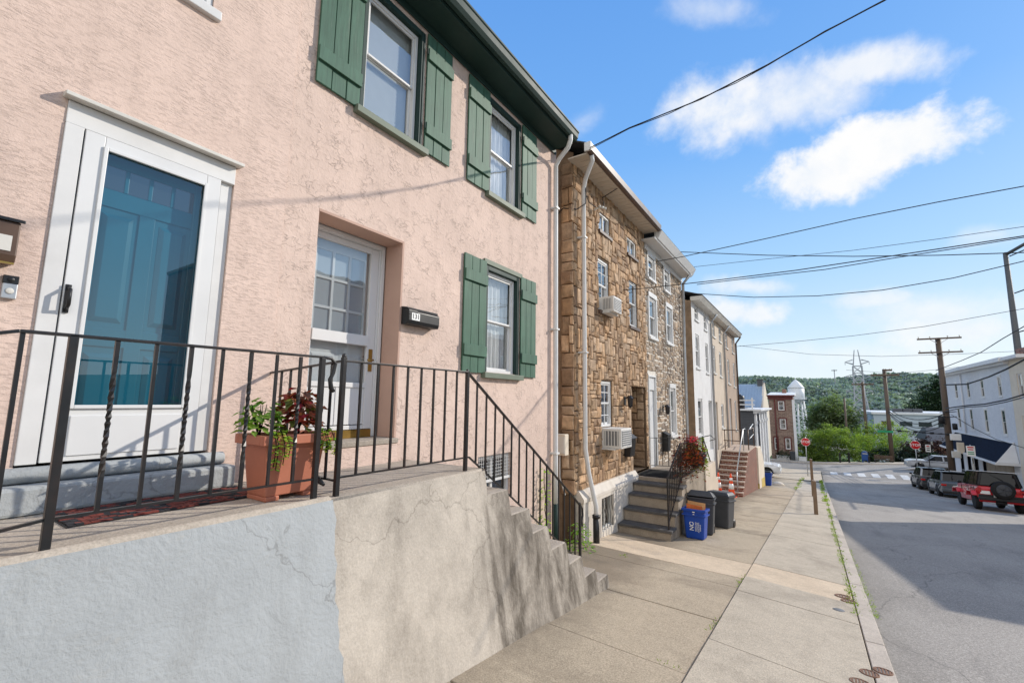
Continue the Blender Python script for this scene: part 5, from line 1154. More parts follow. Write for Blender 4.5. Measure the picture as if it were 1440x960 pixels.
# overhead wires (world points read off the picture at sensible depths)
A = atX
cable('overhead_cable', 'thick twisted service cable rising from the stone house eave across the sky', [(.45,7.42,4.74), atY(885,180,7.0), atY(985,140,6.75), atY(1080,91,6.6), atY(1160,45,6.5), atY(1243,1,6.4), atY(1330,-48,6.3), (12.6,6.0,8.9)], .010, .0, 6)
cable('overhead_cable', 'thin strand wound beside the twisted service cable', [(.47,7.40,4.70), atY(885,181,7.0), atY(940,160.5,6.87), atY(985,138.5,6.75), atY(1035,117,6.67), atY(1080,92,6.6), atY(1160,44,6.5), atY(1243,2,6.4), atY(1330,-49,6.3), (12.6,6.0,8.9)], .006, .0, 6)
def wire(label, pix, X0, X1, r=.013):
    n = len(pix)-1; pts = []
    for k, (px, py) in enumerate(pix): pts.append(atX(px, py, lerp(X0, X1, (k/n))) if False else None)
    return pts
def wireY(label, pix, Y, r=.012, dY=0.):
    n = len(pix)-1; pts = [atY(px, py, Y+dY*k/n) for k, (px, py) in enumerate(pix)]
    out = []
    for a, b in zip(pts, pts[1:]): out.append(a)
    out.append(pts[-1]); d = (pts[-1]-pts[-2]); out.append(pts[-1]+d*.6)
    return cable('overhead_cable', label, out, r, 0, 3)
wireY('overhead wire rising to the right from the rubble house, highest of the crossing set', [(858,385),(905,371),(960,361),(1080,335),(1200,308),(1320,284),(1445,261)], 13.5)
wireY('nearly level overhead wire leaving the rubble house cornice', [(880,348),(950,354),(1080,359),(1200,360.5),(1320,359),(1445,355)], 14.5)
wireY('faint overhead wire sloping up to the right above the paired wires', [(960,377),(1080,364),(1200,352),(1320,336),(1445,318)], 17, .008)
wireY('upper of two paired overhead wires running to the right edge', [(818,411),(900,406),(1000,395),(1120,380),(1240,362),(1340,347),(1445,331)], 10.5, .010)
wireY('lower of two paired overhead wires running to the right edge', [(980,400),(1080,388),(1160,379),(1250,364),(1340,350),(1445,333)], 18, .014)
wireY('sagging overhead wire from the white stucco house towards the tall steel pole', [(968,412),(1060,418),(1150,416),(1240,408),(1340,391),(1445,366)], 19, .014)
wireY('thin overhead wire low over the trees rising to the right', [(1036,487),(1110,481),(1200,472),(1300,459),(1445,433)], 32, .013)
wireY('level thin overhead wire over the wooded hill', [(1040,486),(1140,498),(1240,501),(1340,498),(1445,493)], 46, .014)
wireY('short overhead wire behind the big pole crossarms', [(1190,520),(1260,525),(1312,520),(1380,512),(1445,503)], 56, .014)
wireY('diagonal overhead wire from the big pole up to the right edge', [(1316,521),(1352,507),(1380,495),(1410,476),(1445,456)], 46, .025, -14)
wireY('thick black cable sagging across the white house upper windows', [(1329,541),(1360,540),(1390,530),(1415,519),(1445,503)], 46, .05, -10)
wireY('thick black cable across the white house below its upper windows', [(1330,574),(1360,570),(1385,568),(1415,562),(1445,553)], 46, .045, -10)
wireY('second thick black cable just under the first across the white house', [(1330,578),(1360,572),(1385,571),(1415,565),(1445,557)], 46, .03, -10)
wireY('thin drop wire slanting down across the white house to its awning', [(1338,583),(1370,602),(1400,617),(1432,627)], 46, .02, -5)
# tall steel pole behind the white house
p0 = A(1434, 510, 26); p1 = A(1410, 358, 26); t = thing('steel_pole', 'tall dark grey steel transmission pole with a slanted arm at the upper right', 'pole', (p0.x, p0.y, -8))
mb = MB(); mb.tube([(p0.x,p0.y,-8.5),(p0.x,p0.y,p0.z),(p1.x,p0.y,p1.z)], [.42,.36,.24], 10); mb.build('pole', M['polesteel'], t)
e = A(1470, 330, 26); mb = MB(); mb.tube([(p1.x,p0.y,p1.z-.3),(p1.x+2.4,p0.y-3,p1.z+1.0)], .22, 6); mb.build('arm', M['polesteel'], t)
for k, dz in enumerate((-.6,-5.5,-10.5)):
    mb = MB(); mb.tube([(p1.x+.3,p0.y-.2,p1.z+dz),(p1.x+1.6,p0.y-1.8,p1.z+dz+.4)], .08, 5); mb.tube([(p1.x+1.6,p0.y-1.8,p1.z+dz+.3),(p1.x+1.9,p0.y-2.2,p1.z+dz-1.6)], .11, 6); mb.build('insulator', M['grey_bin'], t)

# ================================================================== vehicles
def wheel(t, T, x, y, r, w, side):
    mb = MB(T); s = side
    mb.lathe([(r*.62,x-w/2),(r*.93,x-w/2),(r,x-w*.32),(r,x+w*.32),(r*.93,x+w/2),(r*.62,x+w/2)], (0,y,r), 20, axis='x'); o = mb.build('wheel', M['tyre'], t)
    mb = MB(T); f = x+s*w*.42
    for k in range(5):
        a = k*1.2566+.3; c, q = math.cos(a), math.sin(a); n = (-q, c); L = r*.62; h = r*.10
        mb._add([(f,y+n[0]*h,r+n[1]*h),(f,y-n[0]*h,r-n[1]*h),(f,y+c*L-n[0]*h,r+q*L-n[1]*h),(f,y+c*L+n[0]*h,r+q*L+n[1]*h)]+[(f-s*.03,y+n[0]*h,r+n[1]*h),(f-s*.03,y-n[0]*h,r-n[1]*h),(f-s*.03,y+c*L-n[0]*h,r+q*L-n[1]*h),(f-s*.03,y+c*L+n[0]*h,r+q*L+n[1]*h)],
                [(0,1,2,3),(4,5,6,7),(0,3,7,4),(1,2,6,5)])
    mb.lathe([(r*.16,f-s*.03),(r*.16,f+s*.01),(.0,f+s*.015)], (0,y,r), 10, axis='x'); mb.lathe([(r*.56,f-s*.02),(r*.64,f-s*.0),(r*.64,f-s*.06)], (0,y,r), 20, axis='x'); mb.build('rim', M['rim'], o)
    mb = MB(T); mb.lathe([(.0,f-s*.05),(r*.62,f-s*.05)], (0,y,r), 16, axis='x'); mb.build('brake_disc', M['black_plastic'], o, recalc=False)

def car(name, label, cat, loc, rz, paint, L, W, H, belt, hood, glass_pts, wr=.34, axles=(1.35,-1.35), ground=.22, pitch=0., roof=None, suv=True, trim=None, parts=()):
    """local x across, y forward, z up; glass_pts = belt/roof outline of the cabin (front base, front roof, rear roof, rear base)"""
    t = thing(name, label, cat, loc, None, rz); org = Vector(loc)
    cp, sp = math.cos(pitch), math.sin(pitch)
    T = lambda p: Vector((p.x, p.y*cp-p.z*sp, p.y*sp+p.z*cp))+org
    def arch(y, n=9): return [(y+(wr+.07)*math.cos(math.pi*k/n), wr+(wr+.07)*math.sin(math.pi*k/n)) for k in range(n, -1, -1)]
    F, B = L/2, -L/2; yf, yb = axles
    side = [(B,ground+.12),(B+.1,ground)]+arch(yb)+arch(yf)+[(F-.12,ground),(F,ground+.1),(F,hood-.22),(F-.12,hood-.06),(F-.5,hood),(glass_pts[0][0],belt),(glass_pts[3][0],belt),(B+.08,belt-.02),(B,belt-.14)]
    side = [q for i, q in enumerate(side) if i == 0 or (abs(q[0]-side[i-1][0])+abs(q[1]-side[i-1][1])) > .002]
    mb = MB(T); n = len(side); hw = W/2
    def wid(y, z): return hw-.10*sm(abs(y), L/2-.55, L/2)-.05*sm(z, belt-.25, belt)-.03*(1-sm(z, ground, ground+.3))
    l = [(-wid(y,z),y,z) for y, z in side]; r = [(wid(y,z),y,z) for y, z in side]
    mb._add(l+r, [list(range(n)), list(range(2*n-1, n-1, -1))]+[(i,(i+1)%n,n+(i+1)%n,n+i) for i in range(n)]); mb.build('body', paint, t, bevel=.07, seg=3)
    g = glass_pts; wb, wt = hw-.07, hw-.22
    mb = MB(T); mb.hexa([(-wb,g[0][0],belt-.01),(wb,g[0][0],belt-.01),(wb,g[3][0],belt-.01),(-wb,g[3][0],belt-.01)], [(-wt,g[1][0],H),(wt,g[1][0],H),(wt,g[2][0],H-.02),(-wt,g[2][0],H-.02)]); mb.build('cabin', paint if roof is None else roof, t, bevel=.08, seg=3)
    def face(p0, p1, p2, p3, ins=.1, off=.012):
        P = [Vector(q) for q in (p0,p1,p2,p3)]; c = sum(P, Vector())/4; nn = (P[1]-P[0]).cross(P[3]-P[0]).normalized()
        if nn.dot(c-Vector((0,0,belt+.1))) < 0: nn = -nn
        return [q.lerp(c, ins)+nn*off for q in P]
    fb, ft, rt, rb = (g[0][0],belt), (g[1][0],H), (g[2][0],H-.02), (g[3][0],belt)
    for nm, q, ins in (('windscreen', ((-wb,fb[0],belt),(wb,fb[0],belt),(wt,ft[0],H),(-wt,ft[0],H)), .13), ('rear_window', ((-wb,rb[0],belt),(wb,rb[0],belt),(wt,rt[0],H-.02),(-wt,rt[0],H-.02)), .16)):
        mb = MB(T); mb.poly(face(*q, ins=ins)); mb.build(nm, M['carglass'], t, recalc=False)
    for s in (-1, 1):
        ms = [0., .42, .78, 1.] if suv else [0., .5, 1.]
        for a, b in zip(ms, ms[1:]):
            l0, l1 = lerp(fb[0],rb[0],a), lerp(fb[0],rb[0],b); u0, u1 = lerp(ft[0],rt[0],a), lerp(ft[0],rt[0],b)
            mb = MB(T); mb.poly(face((s*wb,l0,belt),(s*wb,l1,belt),(s*wt,u1,H-.01),(s*wt,u0,H-.01), ins=.12)); mb.build('side_window', M['carglass'], t, recalc=False)
        for y in (yf, yb): wheel(t, T, s*(hw-.13), y, wr, .23, s)
        mb = MB(T); mb.box((s*(hw-.22)-.13,B-.005,belt-.30), (s*(hw-.22)+.13,B+.12,belt-.17)); mb.build('tail_light', M['tail'], t, bevel=.02)
        mb = MB(T); mb.box((s*(hw-.30)-.2,F-.14,hood-.28), (s*(hw-.30)+.2,F+.004,hood-.13)); mb.build('headlight', M['lens'], t, bevel=.02)
        mb = MB(T); mb.box((s*(hw+.09)-.08,g[0][0]-.3,belt+.0), (s*(hw+.09)+.08,g[0][0]-.15,belt+.13)); mb.build('mirror', M['car_black'], t, bevel=.02)
        for yd in ([.12,.5] if suv else [.3]):
            mb = MB(T); yy = lerp(g[0][0], g[3][0], yd+.22); mb.box((s*(hw-.015)-.012,yy-.09,belt-.14), (s*(hw-.015)+.02,yy+.09,belt-.11)); mb.build('door_handle', M['car_black'] if trim else paint, t)
    mb = MB(T); mb.box((-hw+.1,B-.03,ground+.06), (hw-.1,B+.1,ground+.32)); mb.build('rear_bumper', M['car_black'] if trim else paint, t, bevel=.03)
    mb = MB(T); mb.box((-hw+.1,F-.1,ground+.06), (hw-.1,F+.03,ground+.30)); mb.build('front_bumper', M['car_black'] if trim else paint, t, bevel=.03)
    mb = MB(T); mb.box((-.26,B-.035,.66 if suv else .5), (.26,B-.005,.78 if suv else .62)); mb.build('licence_plate', M['signwhite'], t)
    for s in (-1, 1):                                     # seams, sill cladding, roof rails
        mb = MB(T)
        for yd in (.02, .5, .9): yy = lerp(g[0][0], g[3][0], yd); mb.box((s*(hw-.012)-.012,yy-.008,ground+.2), (s*(hw-.012)+.014,yy+.008,belt-.06))
        mb.build('door_seam', M['car_black'], t)
        if suv and not trim:
            mb = MB(T); mb.box((s*(hw-.01)-.02,yb+wr+.08,ground+.02), (s*(hw-.01)+.02,yf-wr-.08,ground+.2)); mb.build('sill_cladding', M['car_black'], t, bevel=.01)
            mb = MB(T); mb.tube([(s*(wt-.06),g[1][0]-.25,H-.01),(s*(wt-.06),g[1][0]-.4,H+.05),(s*(wt-.06),g[2][0]+.3,H+.04),(s*(wt-.06),g[2][0]+.15,H-.02)], .018, 6); mb.build('roof_rail', M['car_black'], t)
    if suv and not trim:
        mb = MB(T); mb.hexa([(-wt+.05,g[2][0]-.18,H-.06),(wt-.05,g[2][0]-.18,H-.06),(wt-.02,g[2][0]+.1,H-.03),(-wt+.02,g[2][0]+.1,H-.03)], [(-wt+.05,g[2][0]-.2,H-.03),(wt-.05,g[2][0]-.2,H-.03),(wt-.02,g[2][0]+.1,H+.01),(-wt+.02,g[2][0]+.1,H+.01)]); mb.build('spoiler', paint, t, bevel=.015)
        mb = MB(T); mb.box((-hw+.12,B-.045,ground-.02), (hw-.12,B+.05,ground+.16)); mb.build('rear_valance', M['car_black'], t, bevel=.02)
    mb = MB(T); mb.box((-hw+.2,B+.35,ground-.02), (hw-.2,F-.35,ground+.14)); mb.build('underbody', M['black_plastic'], t)
    return t, T, F, B, hw
SL = -math.atan(.098)
def road_loc(x, y): return (x, y, gz(x,y)+RD)
J = road_loc(11.02, 33.45)
t, T, F, B, hw = car('off_road_vehicle', 'red boxy off-road vehicle with black hardtop and a spare wheel on its tailgate', 'off-road vehicle', J, 0, M['car_red'], 4.05, 1.72, 1.84, 1.15, 1.14, [(.62,1.15),(.42,1.8),(-1.92,1.8),(-1.98,1.15)], .40, (1.42,-1.42), .44, SL, M['car_black'], True, True)
mb = MB(T); mb.lathe([(.0,B-.30),(.28,B-.30),(.40,B-.27),(.42,B-.20),(.42,B-.10),(.36,B-.06),(.0,B-.06)], (.06,0,1.02), 24, axis='y'); o = mb.build('spare_wheel', M['tyre'], t)
mb = MB(T); mb.lathe([(.1,B-.315),(.25,B-.31),(.27,B-.302)], (.06,0,1.02), 20, axis='y')
for k in range(5): a = k*1.2566; mb.tube([(.06,B-.31,1.02),(.06+.25*math.cos(a),B-.305,1.02+.25*math.sin(a))], .03, 5)
mb.build('rim', M['grey_bin'], o)
for s in (-1, 1):
    for y in (1.42, -1.42):
        mb = MB(T); pr = [(y-.58,.70),(y-.42,.90),(y+.42,.90),(y+.62,.66),(y+.56,.62),(y+.38,.84),(y-.38,.84),(y-.52,.66)]; mb.prism(pr, 'x', s*.80, s*1.0); mb.build('fender_flare', M['car_red'], t, bevel=.02)
mb = MB(T); mb.box((-.76,-1.95,1.835), (.66+.1,.42,1.86)); mb.build('roof_glare', M['car_white'], t, bevel=.03)  # white sheet standing in for the sun's reflection on the black roof
for s in (-1, 1):
    mb = MB(T); mb.box((s*.72-.06,B-.03,.86), (s*.72+.06,B+.05,1.08)); mb.build('corner_lamp', M['tail'], t, bevel=.012)
mb = MB(T); mb.tube([(-.3,B+.09,1.74),(.15,B+.02,1.45)], .012, 5); mb.build('wiper', M['car_black'], t)
for z in (.92, 1.06):
    mb = MB(T); mb.box((.70,B-.03,z-.025), (.84,B-.002,z+.025)); mb.build('hinge', M['car_black'], t)
mb = MB(T); mb.box((-.80,B-.16,.50), (.80,B+.02,.64)); mb.build('step_bumper', M['car_black'], t, bevel=.03)
mb = MB(T); mb.box((-.70,B-.02,.78), (-.36,B-.012,.93)); mb.build('rear_plate', M['signwhite'], t)
mb = MB(T); mb.lathe([(.0,-.2),(.09,-.18),(.09,.18),(.0,.2)], (.0,B+.1,.42), 10, axis='x'); mb.build('axle', M['black_plastic'], t)
car('parked_suv', 'slate grey compact SUV parked in the middle of the line of three', 'SUV', road_loc(11.3, 42.9), 0, M['car_slate'], 4.5, 1.84, 1.66, 1.02, 1.0, [(.95,1.02),(.2,1.64),(-1.75,1.6),(-2.1,1.02)], .35, (1.38,-1.35), .25, SL)
car('parked_suv', 'graphite SUV with a pale roof parked furthest down the line of three', 'SUV', road_loc(11.25, 49.4), 0, M['car_grey'], 4.6, 1.86, 1.70, 1.04, 1.0, [(.95,1.04),(.2,1.66),(-1.85,1.62),(-2.15,1.04)], .36, (1.38,-1.38), .25, -.08, M['car_silver'])
p = (14.0, 63.0, gz(14.0,63)+RD); car('silver_sedan', 'old silver sedan crossing the junction towards the left', 'sedan', p, R(90), M['car_silver'], 4.9, 1.8, 1.42, .92, .90, [(.95,.92),(.25,1.40),(-1.0,1.38),(-1.75,.92)], .31, (1.45,-1.4), .2, 0, None, False)
p = (-1.45, 44.6, gz(1.2,44.6)); car('white_truck', 'white pickup truck nosing out beside the dark grey house', 'truck', p, R(-90), M['car_white'], 5.4, 1.95, 1.85, 1.12, 1.10, [(.9,1.12),(.3,1.83),(-1.1,1.83),(-1.2,1.12)], .40, (1.75,-1.6), .38, 0, None, False)
p = atY(1162, 627, 92); car('parked_car', 'white car half hidden behind the bright tree across the junction', 'car', (p.x+1.5, 92, p.z-1.0), R(70), M['car_white'], 4.4, 1.8, 1.45, .9, .88, [(.95,.92),(.25,1.40),(-1.3,1.38),(-1.85,.92)], .31, (1.35,-1.35), .2, 0, None, False)
car('parked_car', 'dark car behind the bright tree left of the white one', 'car', (p.x-3.2, 93, p.z-1.1), R(75), M['car_grey'], 4.4, 1.8, 1.45, .9, .88, [(.95,.92),(.25,1.40),(-1.3,1.38),(-1.85,.92)], .31, (1.35,-1.35), .2, 0, None, False)
# ================================================================== buildings down the street
# dark grey house with a white pilastered front
h = thing('grey_house', 'dark grey sided house with white pilastered street front and white cornice', 'house', (-4, 53, -6.8))
X0 = -.8; FG = FL(X0); zt = -.75
mb = MB(FG); mb.wall(47.5, 60, -8, zt, [(48.6,49.7,-5.6,-2.2,.1),(51.6,52.7,-5.6,-2.2,.1),(54.6,55.7,-5.6,-2.2,.1),(57.6,58.7,-5.6,-2.2,.1)], .1); mb.build('wall', M['white_siding'], h, recalc=False)
mb = MB(FG); mb.box((-9,47.4,-8.2), (-.01,47.5,zt)); mb.box((-9,47.5,zt-.05), (-.02,60,zt-.01)); mb.box((-9,60,-8.2), (-.01,60.1,zt)); 
for k in range(28): mb.box((-9,47.36,-7.6+k*.25), (-.03,47.398,-7.6+k*.25+.22))
mb.build('side_wall', M['grey_siding'], h)
for k in range(5):
    y = 47.62+k*3.0; mb = MB(FG); mb.box((.005,y,-7), (.16,y+.5,zt-.3)); mb.box((.005,y-.06,-2.0), (.24,y+.56,-1.7)); mb.build('pilaster', M['white_siding'], h, bevel=.01)
for k in range(4):
    y = 48.6+k*3.0; window(h, FG, y, y+1.1, -5.6, -2.2, depth=.06, behind='dark_room', w=.08, bev=0)
mb = MB(FG); mb.box((-1.2,47.1,zt), (.65,60.2,zt+.16)); mb.hexa([(-.02,47.3,zt-.28),(.15,47.3,zt-.28),(.15,60.1,zt-.28),(-.02,60.1,zt-.28)], [(-.02,47.2,zt-.002),(.5,47.2,zt-.002),(.5,60.15,zt-.002),(-.02,60.15,zt-.002)]); mb.build('cornice', M['white_siding'], h)
mb = MB(FG); mb.tube([(.1,50.4,zt-.3),(.1,50.4,-7)], .08, 6); mb.build('downspout', M['grey_siding'], h)
t = thing('roof_unit', 'black tank standing on the roof edge of the dark grey house', 'roof tank', (-1.6, 48, zt+.16)); mb = MB(); mb.lathe([(.0,0),(.4,0),(.42,.1),(.42,1.1),(.3,1.25),(.0,1.28)], (-2.0,48.2,zt+.16), 14); mb.build('tank', M['black_plastic'], t)
mb = MB(); mb.lathe([(.16,0),(.16,.08),(.0,.08)], (-2.0,48.2,zt+1.44), 10); mb.build('cap', M['black_iron'], t)
t = thing('fence', 'white timber guard rail on the roof of the dark grey house', 'fence', (-1.0, 48, zt+.16)); mb = MB(); mb.box((-2.6,47.5,zt+.9), (-.7,47.6,zt+1.0)); mb.box((-2.6,47.5,zt+.5), (-.7,47.6,zt+.6)); mb.build('rail', M['white'], t)
for x in (-2.5, -.9):
    mb = MB(); mb.box((x-.06,47.48,zt+.16), (x+.06,47.62,zt+1.2)); mb.build('post', M['white'], t)
# blue metal-roofed house behind
h = thing('metal_roofed_house', 'house with a pale blue metal roof and gable chimney behind the dark grey one', 'house', (-6, 80, -8))
Y0 = 80; e = atY(1041, 573, Y0); e2 = atY(1068, 574, Y0); r1 = atY(1038, 541, 86); r2 = atY(1074, 541, 86); g1 = atY(1080, 560, 84)
mb = MB(); mb.box((-16,Y0+.15,-9), (e2.x,92,e2.z)); mb.build('wall', M['brownstone'], h)
mb = MB(); mb.hexa([(-16,Y0-.2,e.z),(e2.x+.2,Y0-.2,e.z),(r2.x+.1,86,r2.z),(-16,86,r2.z)], [(-16,Y0-.2,e.z+.12),(e2.x+.2,Y0-.2,e.z+.12),(r2.x+.1,86,r2.z+.12),(-16,86,r2.z+.12)])
for k in range(24): x = e2.x-.1-k*.42; mb.hexa([(x,Y0-.21,e.z+.12),(x+.05,Y0-.21,e.z+.12),(x+.05,86,r2.z+.12),(x,86,r2.z+.12)], [(x,Y0-.21,e.z+.18),(x+.05,Y0-.21,e.z+.18),(x+.05,86,r2.z+.18),(x,86,r2.z+.18)])
mb.build('roof', M['roof_metal'], h)
mb = MB(); xg = e2.x+.22; mb.prism([(Y0,-9),(Y0,e.z),(86,r2.z+.4),(92,e.z),(92,-9)], 'x', xg-.03, xg+.25); mb.build('gable', M['cream'], h)
mb = MB(); mb.box((r2.x-.9,85.4,r2.z-.5), (r2.x-.1,86.4,r2.z+.8)); c = mb.build('chimney', M['grey_siding'], h)
mb = MB(); mb.box((r2.x-1.0,85.3,r2.z+.8), (r2.x+.0,86.5,r2.z+.92)); mb.build('cap', M['grey_siding'], c)
# three-storey brown building facing us across the junction
h = thing('brown_building', 'three-storey brown masonry building with maroon window trim and cornice at the junction', 'building', (.2, 76, -7.5))
YB = 72.0; FB = FS(YB); K = lambda px, py: atY(px, py, YB)
xl, xr = K(1083,600).x, K(1116,600).x; zt = K(1100,557).z
wn = []
for (a, b, c, d) in ((1093.5,563.5,1103.5,577),(1096,588.5,1106,603.5),(1104,615.5,1112.5,632),(1088.5,614.5,1094.5,632)):
    p, q = K(a,b), K(c,d); wn.append((p.x, q.x, q.z, p.z))
mb = MB(FB); mb.wall(xl, xr, -9.5, zt, wn, .14); mb.poly([(-.0,xl,-9.5),(-9,xl,-9.5),(-9,xl,zt),(0,xl,zt)]); mb.poly([(-.0,xr,-9.5),(-9,xr,-9.5),(-9,xr,zt),(0,xr,zt)]); mb.poly([(0,xl,zt),(0,xr,zt),(-9,xr,zt),(-9,xl,zt)]); mb.build('wall', M['brownstone'], h, recalc=False)
for q in wn:
    window(h, FB, *q, depth=.07, behind='dark_room', w=.08, bev=0, sill=M['maroon'])
    mb = MB(FB); mb.box((.0,q[0]-.12,q[2]), (.04,q[0]-.003,q[3]+.12)); mb.box((.0,q[1]+.003,q[2]), (.04,q[1]+.12,q[3]+.12)); mb.box((.0,q[0],q[3]+.003), (.05,q[1],q[3]+.14)); mb.build('casing', M['maroon'], h)
mb = MB(FB); mb.box((-.2,xl-.1,zt-.42), (.12,xr+.1,zt-.02)); mb.box((-.3,xl-.2,zt-.018), (.42,xr+.3,zt+.16)); mb.build('cornice', M['maroon'], h)
mb = MB(FB); mb.box((-9,xl-.2,zt+.161), (.44,xr+.32,zt+.2)); mb.hexa([(-.2,xl-.2,zt+.2),(-.2,xr+.3,zt+.2),(-9,xr+.3,zt+.2),(-9,xl-.2,zt+.2)], [(-.4,xl-.2,zt+.22),(-.4,xr+.3,zt+.22),(-8,xr+.3,zt+.7),(-8,xl-.2,zt+.7)]); mb.build('roof', M['white_siding'], h)
mb = MB(FB); mb.box((.0,xr-.02,-9), (.1,xr+.3,zt-.45)); mb.build('corner_board', M['white_siding'], h)
mb = MB(FB); mb.box((-6,xr-1.3,zt+.3), (-5,xr-.8,zt+1.1)); mb.build('chimney', M['brick'], h)
mb = MB(FB); mb.tube([(.1,xl+.7,zt-.4),(.1,xl+.75,-8)], .09, 6); mb.build('downspout', M['maroon'], h)
bushy('foundation_shrub', 'dark shrub against the foot of the brown building', 'shrub', (.3,71.75,gz(.3,71.7)), 400, .95, 1.2, .25, .16, [(1,1,1),(.6,.7,.6),(1.4,1.5,1)], M['tree_dark'], seed=14, stems=4, stemmat=M['bark'])
for x, w, lab in ((-.6,1.5,'low pale wall in front of the brown building, left piece'), (1.9,.9,'low pale wall in front of the brown building, right piece')):
    t = MB(); t.box((x,71.2,gz(x,71)-.1), (x+w,71.4,gz(x,71)+.45)); t.box((x-.04,71.16,gz(x,71)+.451), (x+w+.04,71.44,gz(x,71)+.52)); tag(t.build('low_wall', M['white_siding'], None, bevel=.01, loc=(x+w/2,71.3,gz(x,71))), lab, 'wall')
t, T = bin_('trash_can', 'dark blue-grey bin in front of the brown building', 1.25, 71.15, .6, .6, 1.05, M['grey_bin'], 0, lid=True)
mb = MB(T); mb.hexa([(-.33,-.33,1.06),(.33,-.33,1.06),(.33,.33,1.06),(-.33,.33,1.06)], [(-.25,-.25,1.14),(.25,-.25,1.14),(.25,.25,1.14),(-.25,.25,1.14)]); mb.build('lid', M['grey_bin'], t)

# right side of the street (facing -X)
def right_house(label, U0, U1, zt, mat, wins, name='row_house', XR_=14.5, base=-8., back=10):
    Fr = FR(XR_); h = thing(name, label, 'house', (XR_+3, (U0+U1)/2, gz(14,(U0+U1)/2)))
    mb = MB(Fr); mb.wall(U0, U1, base, zt, [w+(.14,) for w in wins], .14); shell(mb, U0, U1, base, zt, -back, 0.); mb.build('wall', mat, h, recalc=False); return h, Fr
ups = [(44.0-.35,44.35,.64,2.0),(47.4,48.1,.62,1.98),(51.0,51.75,.6,1.95),(54.7,55.5,.58,1.9)]
los = [(43.6,44.35,-1.95,-.25),(47.3,48.05,-1.97,-.25),(51.0,51.75,-1.97,-.27),(54.7,55.5,-1.98,-.27)]
shop = [(49.0,49.9,-6.2,-3.75),(51.0,52.1,-6.3,-3.75),(52.9,54.1,-6.4,-3.75),(55.2,56.3,-6.5,-3.75)]
h, Fr = right_house('white painted brick corner house with navy shingled pent roof over its storefront', 42.0, 58.4, 2.7, M['white_brick'], ups+los+shop, 'corner_house', back=6)
for q in ups+los: window(h, Fr, *q, depth=.02, behind='dark_room', sill=M['white_siding'], lintel=M['white_siding'], w=.05, bev=0, pane=M['glass_dark'])
for q in shop:
    mb = MB(Fr); mb.box((-.13,q[0]+.01,q[2]), (-.10,q[1]-.01,q[3])); ring(mb, q[0]+.005, q[1]-.005, q[2], q[3]-.004, .06, -.099, -.02); mb.build('shop_window', M['carglass'], h)
mb = MB(Fr); mb.box((.005,52.15,-6.4), (.02,52.85,-3.72)); po = mb.build('shop_panel', M['cream'], h)
mb = MB(Fr); c0 = Vector((.03,52.5,-4.9))
pts = [(.03,52.5+.25*math.cos(a),-4.6+.28*math.sin(a)) for a in [R(200-k*20) for k in range(14)]]+[(.03,52.75,-5.2)]+[(.03,52.5+.22*math.cos(a),-5.4+.25*math.sin(a)) for a in [R(150+k*24) for k in range(12)]]
mb.tube(pts, .03, 5); mb.build('emblem', M['ink'], po)
mb = MB(Fr); mb.box((.003,43.2,-8), (.05,48.8,-3.7)); mb.build('stone_front', M['stepconc'], h)
a, b = 42.1, 57.2
mb = MB(Fr); mb.hexa([(.01,a,-3.62),(1.05,a,-3.62),(1.05,b,-3.62),(.01,b,-3.62)], [(.01,a+.5,-2.42),(.06,a+.5,-2.42),(.06,b-.5,-2.42),(.01,b-.5,-2.42)]); mb.build('pent_roof', M['navy_shingle'], h)
mb = MB(Fr); mb.hexa([(.02,a-.02,-3.63),(1.06,a-.02,-3.63),(1.06,a,-3.63),(.02,a,-3.63)], [(.02,a+.46,-2.4),(.07,a+.46,-2.4),(.07,a+.49,-2.4),(.02,a+.49,-2.4)]); mb.hexa([(.02,b,-3.63),(1.06,b,-3.63),(1.06,b+.02,-3.63),(.02,b+.02,-3.63)], [(.02,b-.49,-2.4),(.07,b-.49,-2.4),(.07,b-.46,-2.4),(.02,b-.46,-2.4)])
mb.box((.0,a-.05,-3.78), (1.12,b+.05,-3.64)); mb.box((.0,a+.4,-2.41), (.1,b-.4,-2.33)); mb.build('pent_trim', M['white_siding'], h)
mb = MB(Fr); mb.box((-6.2,41.8,2.7), (.25,58.6,2.86)); mb.box((-6.3,41.7,2.861), (.5,58.8,3.1)); mb.box((-6.2,41.8,3.101), (.4,58.7,3.16)); mb.build('cornice', M['white_siding'], h)
mb = MB(Fr); mb.tube([(.1,53.0,2.6),(.1,53.0,-2.3)], .06, 6); mb.build('downspout', M['white_siding'], h)
mb = MB(Fr); mb.box((-4.5,50.3,3.16), (-3.2,51.9,4.0)); c = mb.build('chimney', M['white_brick'], h)
mb = MB(Fr); mb.box((-4.6,50.2,4.001), (-3.1,52.0,4.5)); mb.lathe([(.2,4.5),(.2,4.8),(.0,4.82)], (-3.8,51.1,0), 8); mb.build('chimney_top', M['brick'], c)
mb = MB(Fr); mb.box((-3,58.401,-8), (-2.2,58.45,-3.8)); mb.build('side_door', M['grey_siding'], h)
for z in ((.6,1.95),(-1.95,-.3)):
    mb = MB(Fr); mb.box((-3,58.402,z[0]), (-2.2,58.47,z[1])); mb.build('side_window', M['carglass'], h)
h, Fr = right_house('cream rendered house cut by the right edge next to the white corner house', 39.2, 41.98, 2.9, M['cream'], [(40.0,40.8,.5,2.0),(40.0,40.8,-2.2,-.6)], back=3)
for q in [(40.0,40.8,.5,2.0),(40.0,40.8,-2.2,-.6)]: window(h, Fr, *q, depth=.08, behind='dark_room', sill=M['white_siding'], w=.06, bev=0)
mb = MB(Fr); mb.box((-3.2,39.0,2.9), (.4,41.65,3.1)); mb.build('cornice', M['white_siding'], h)
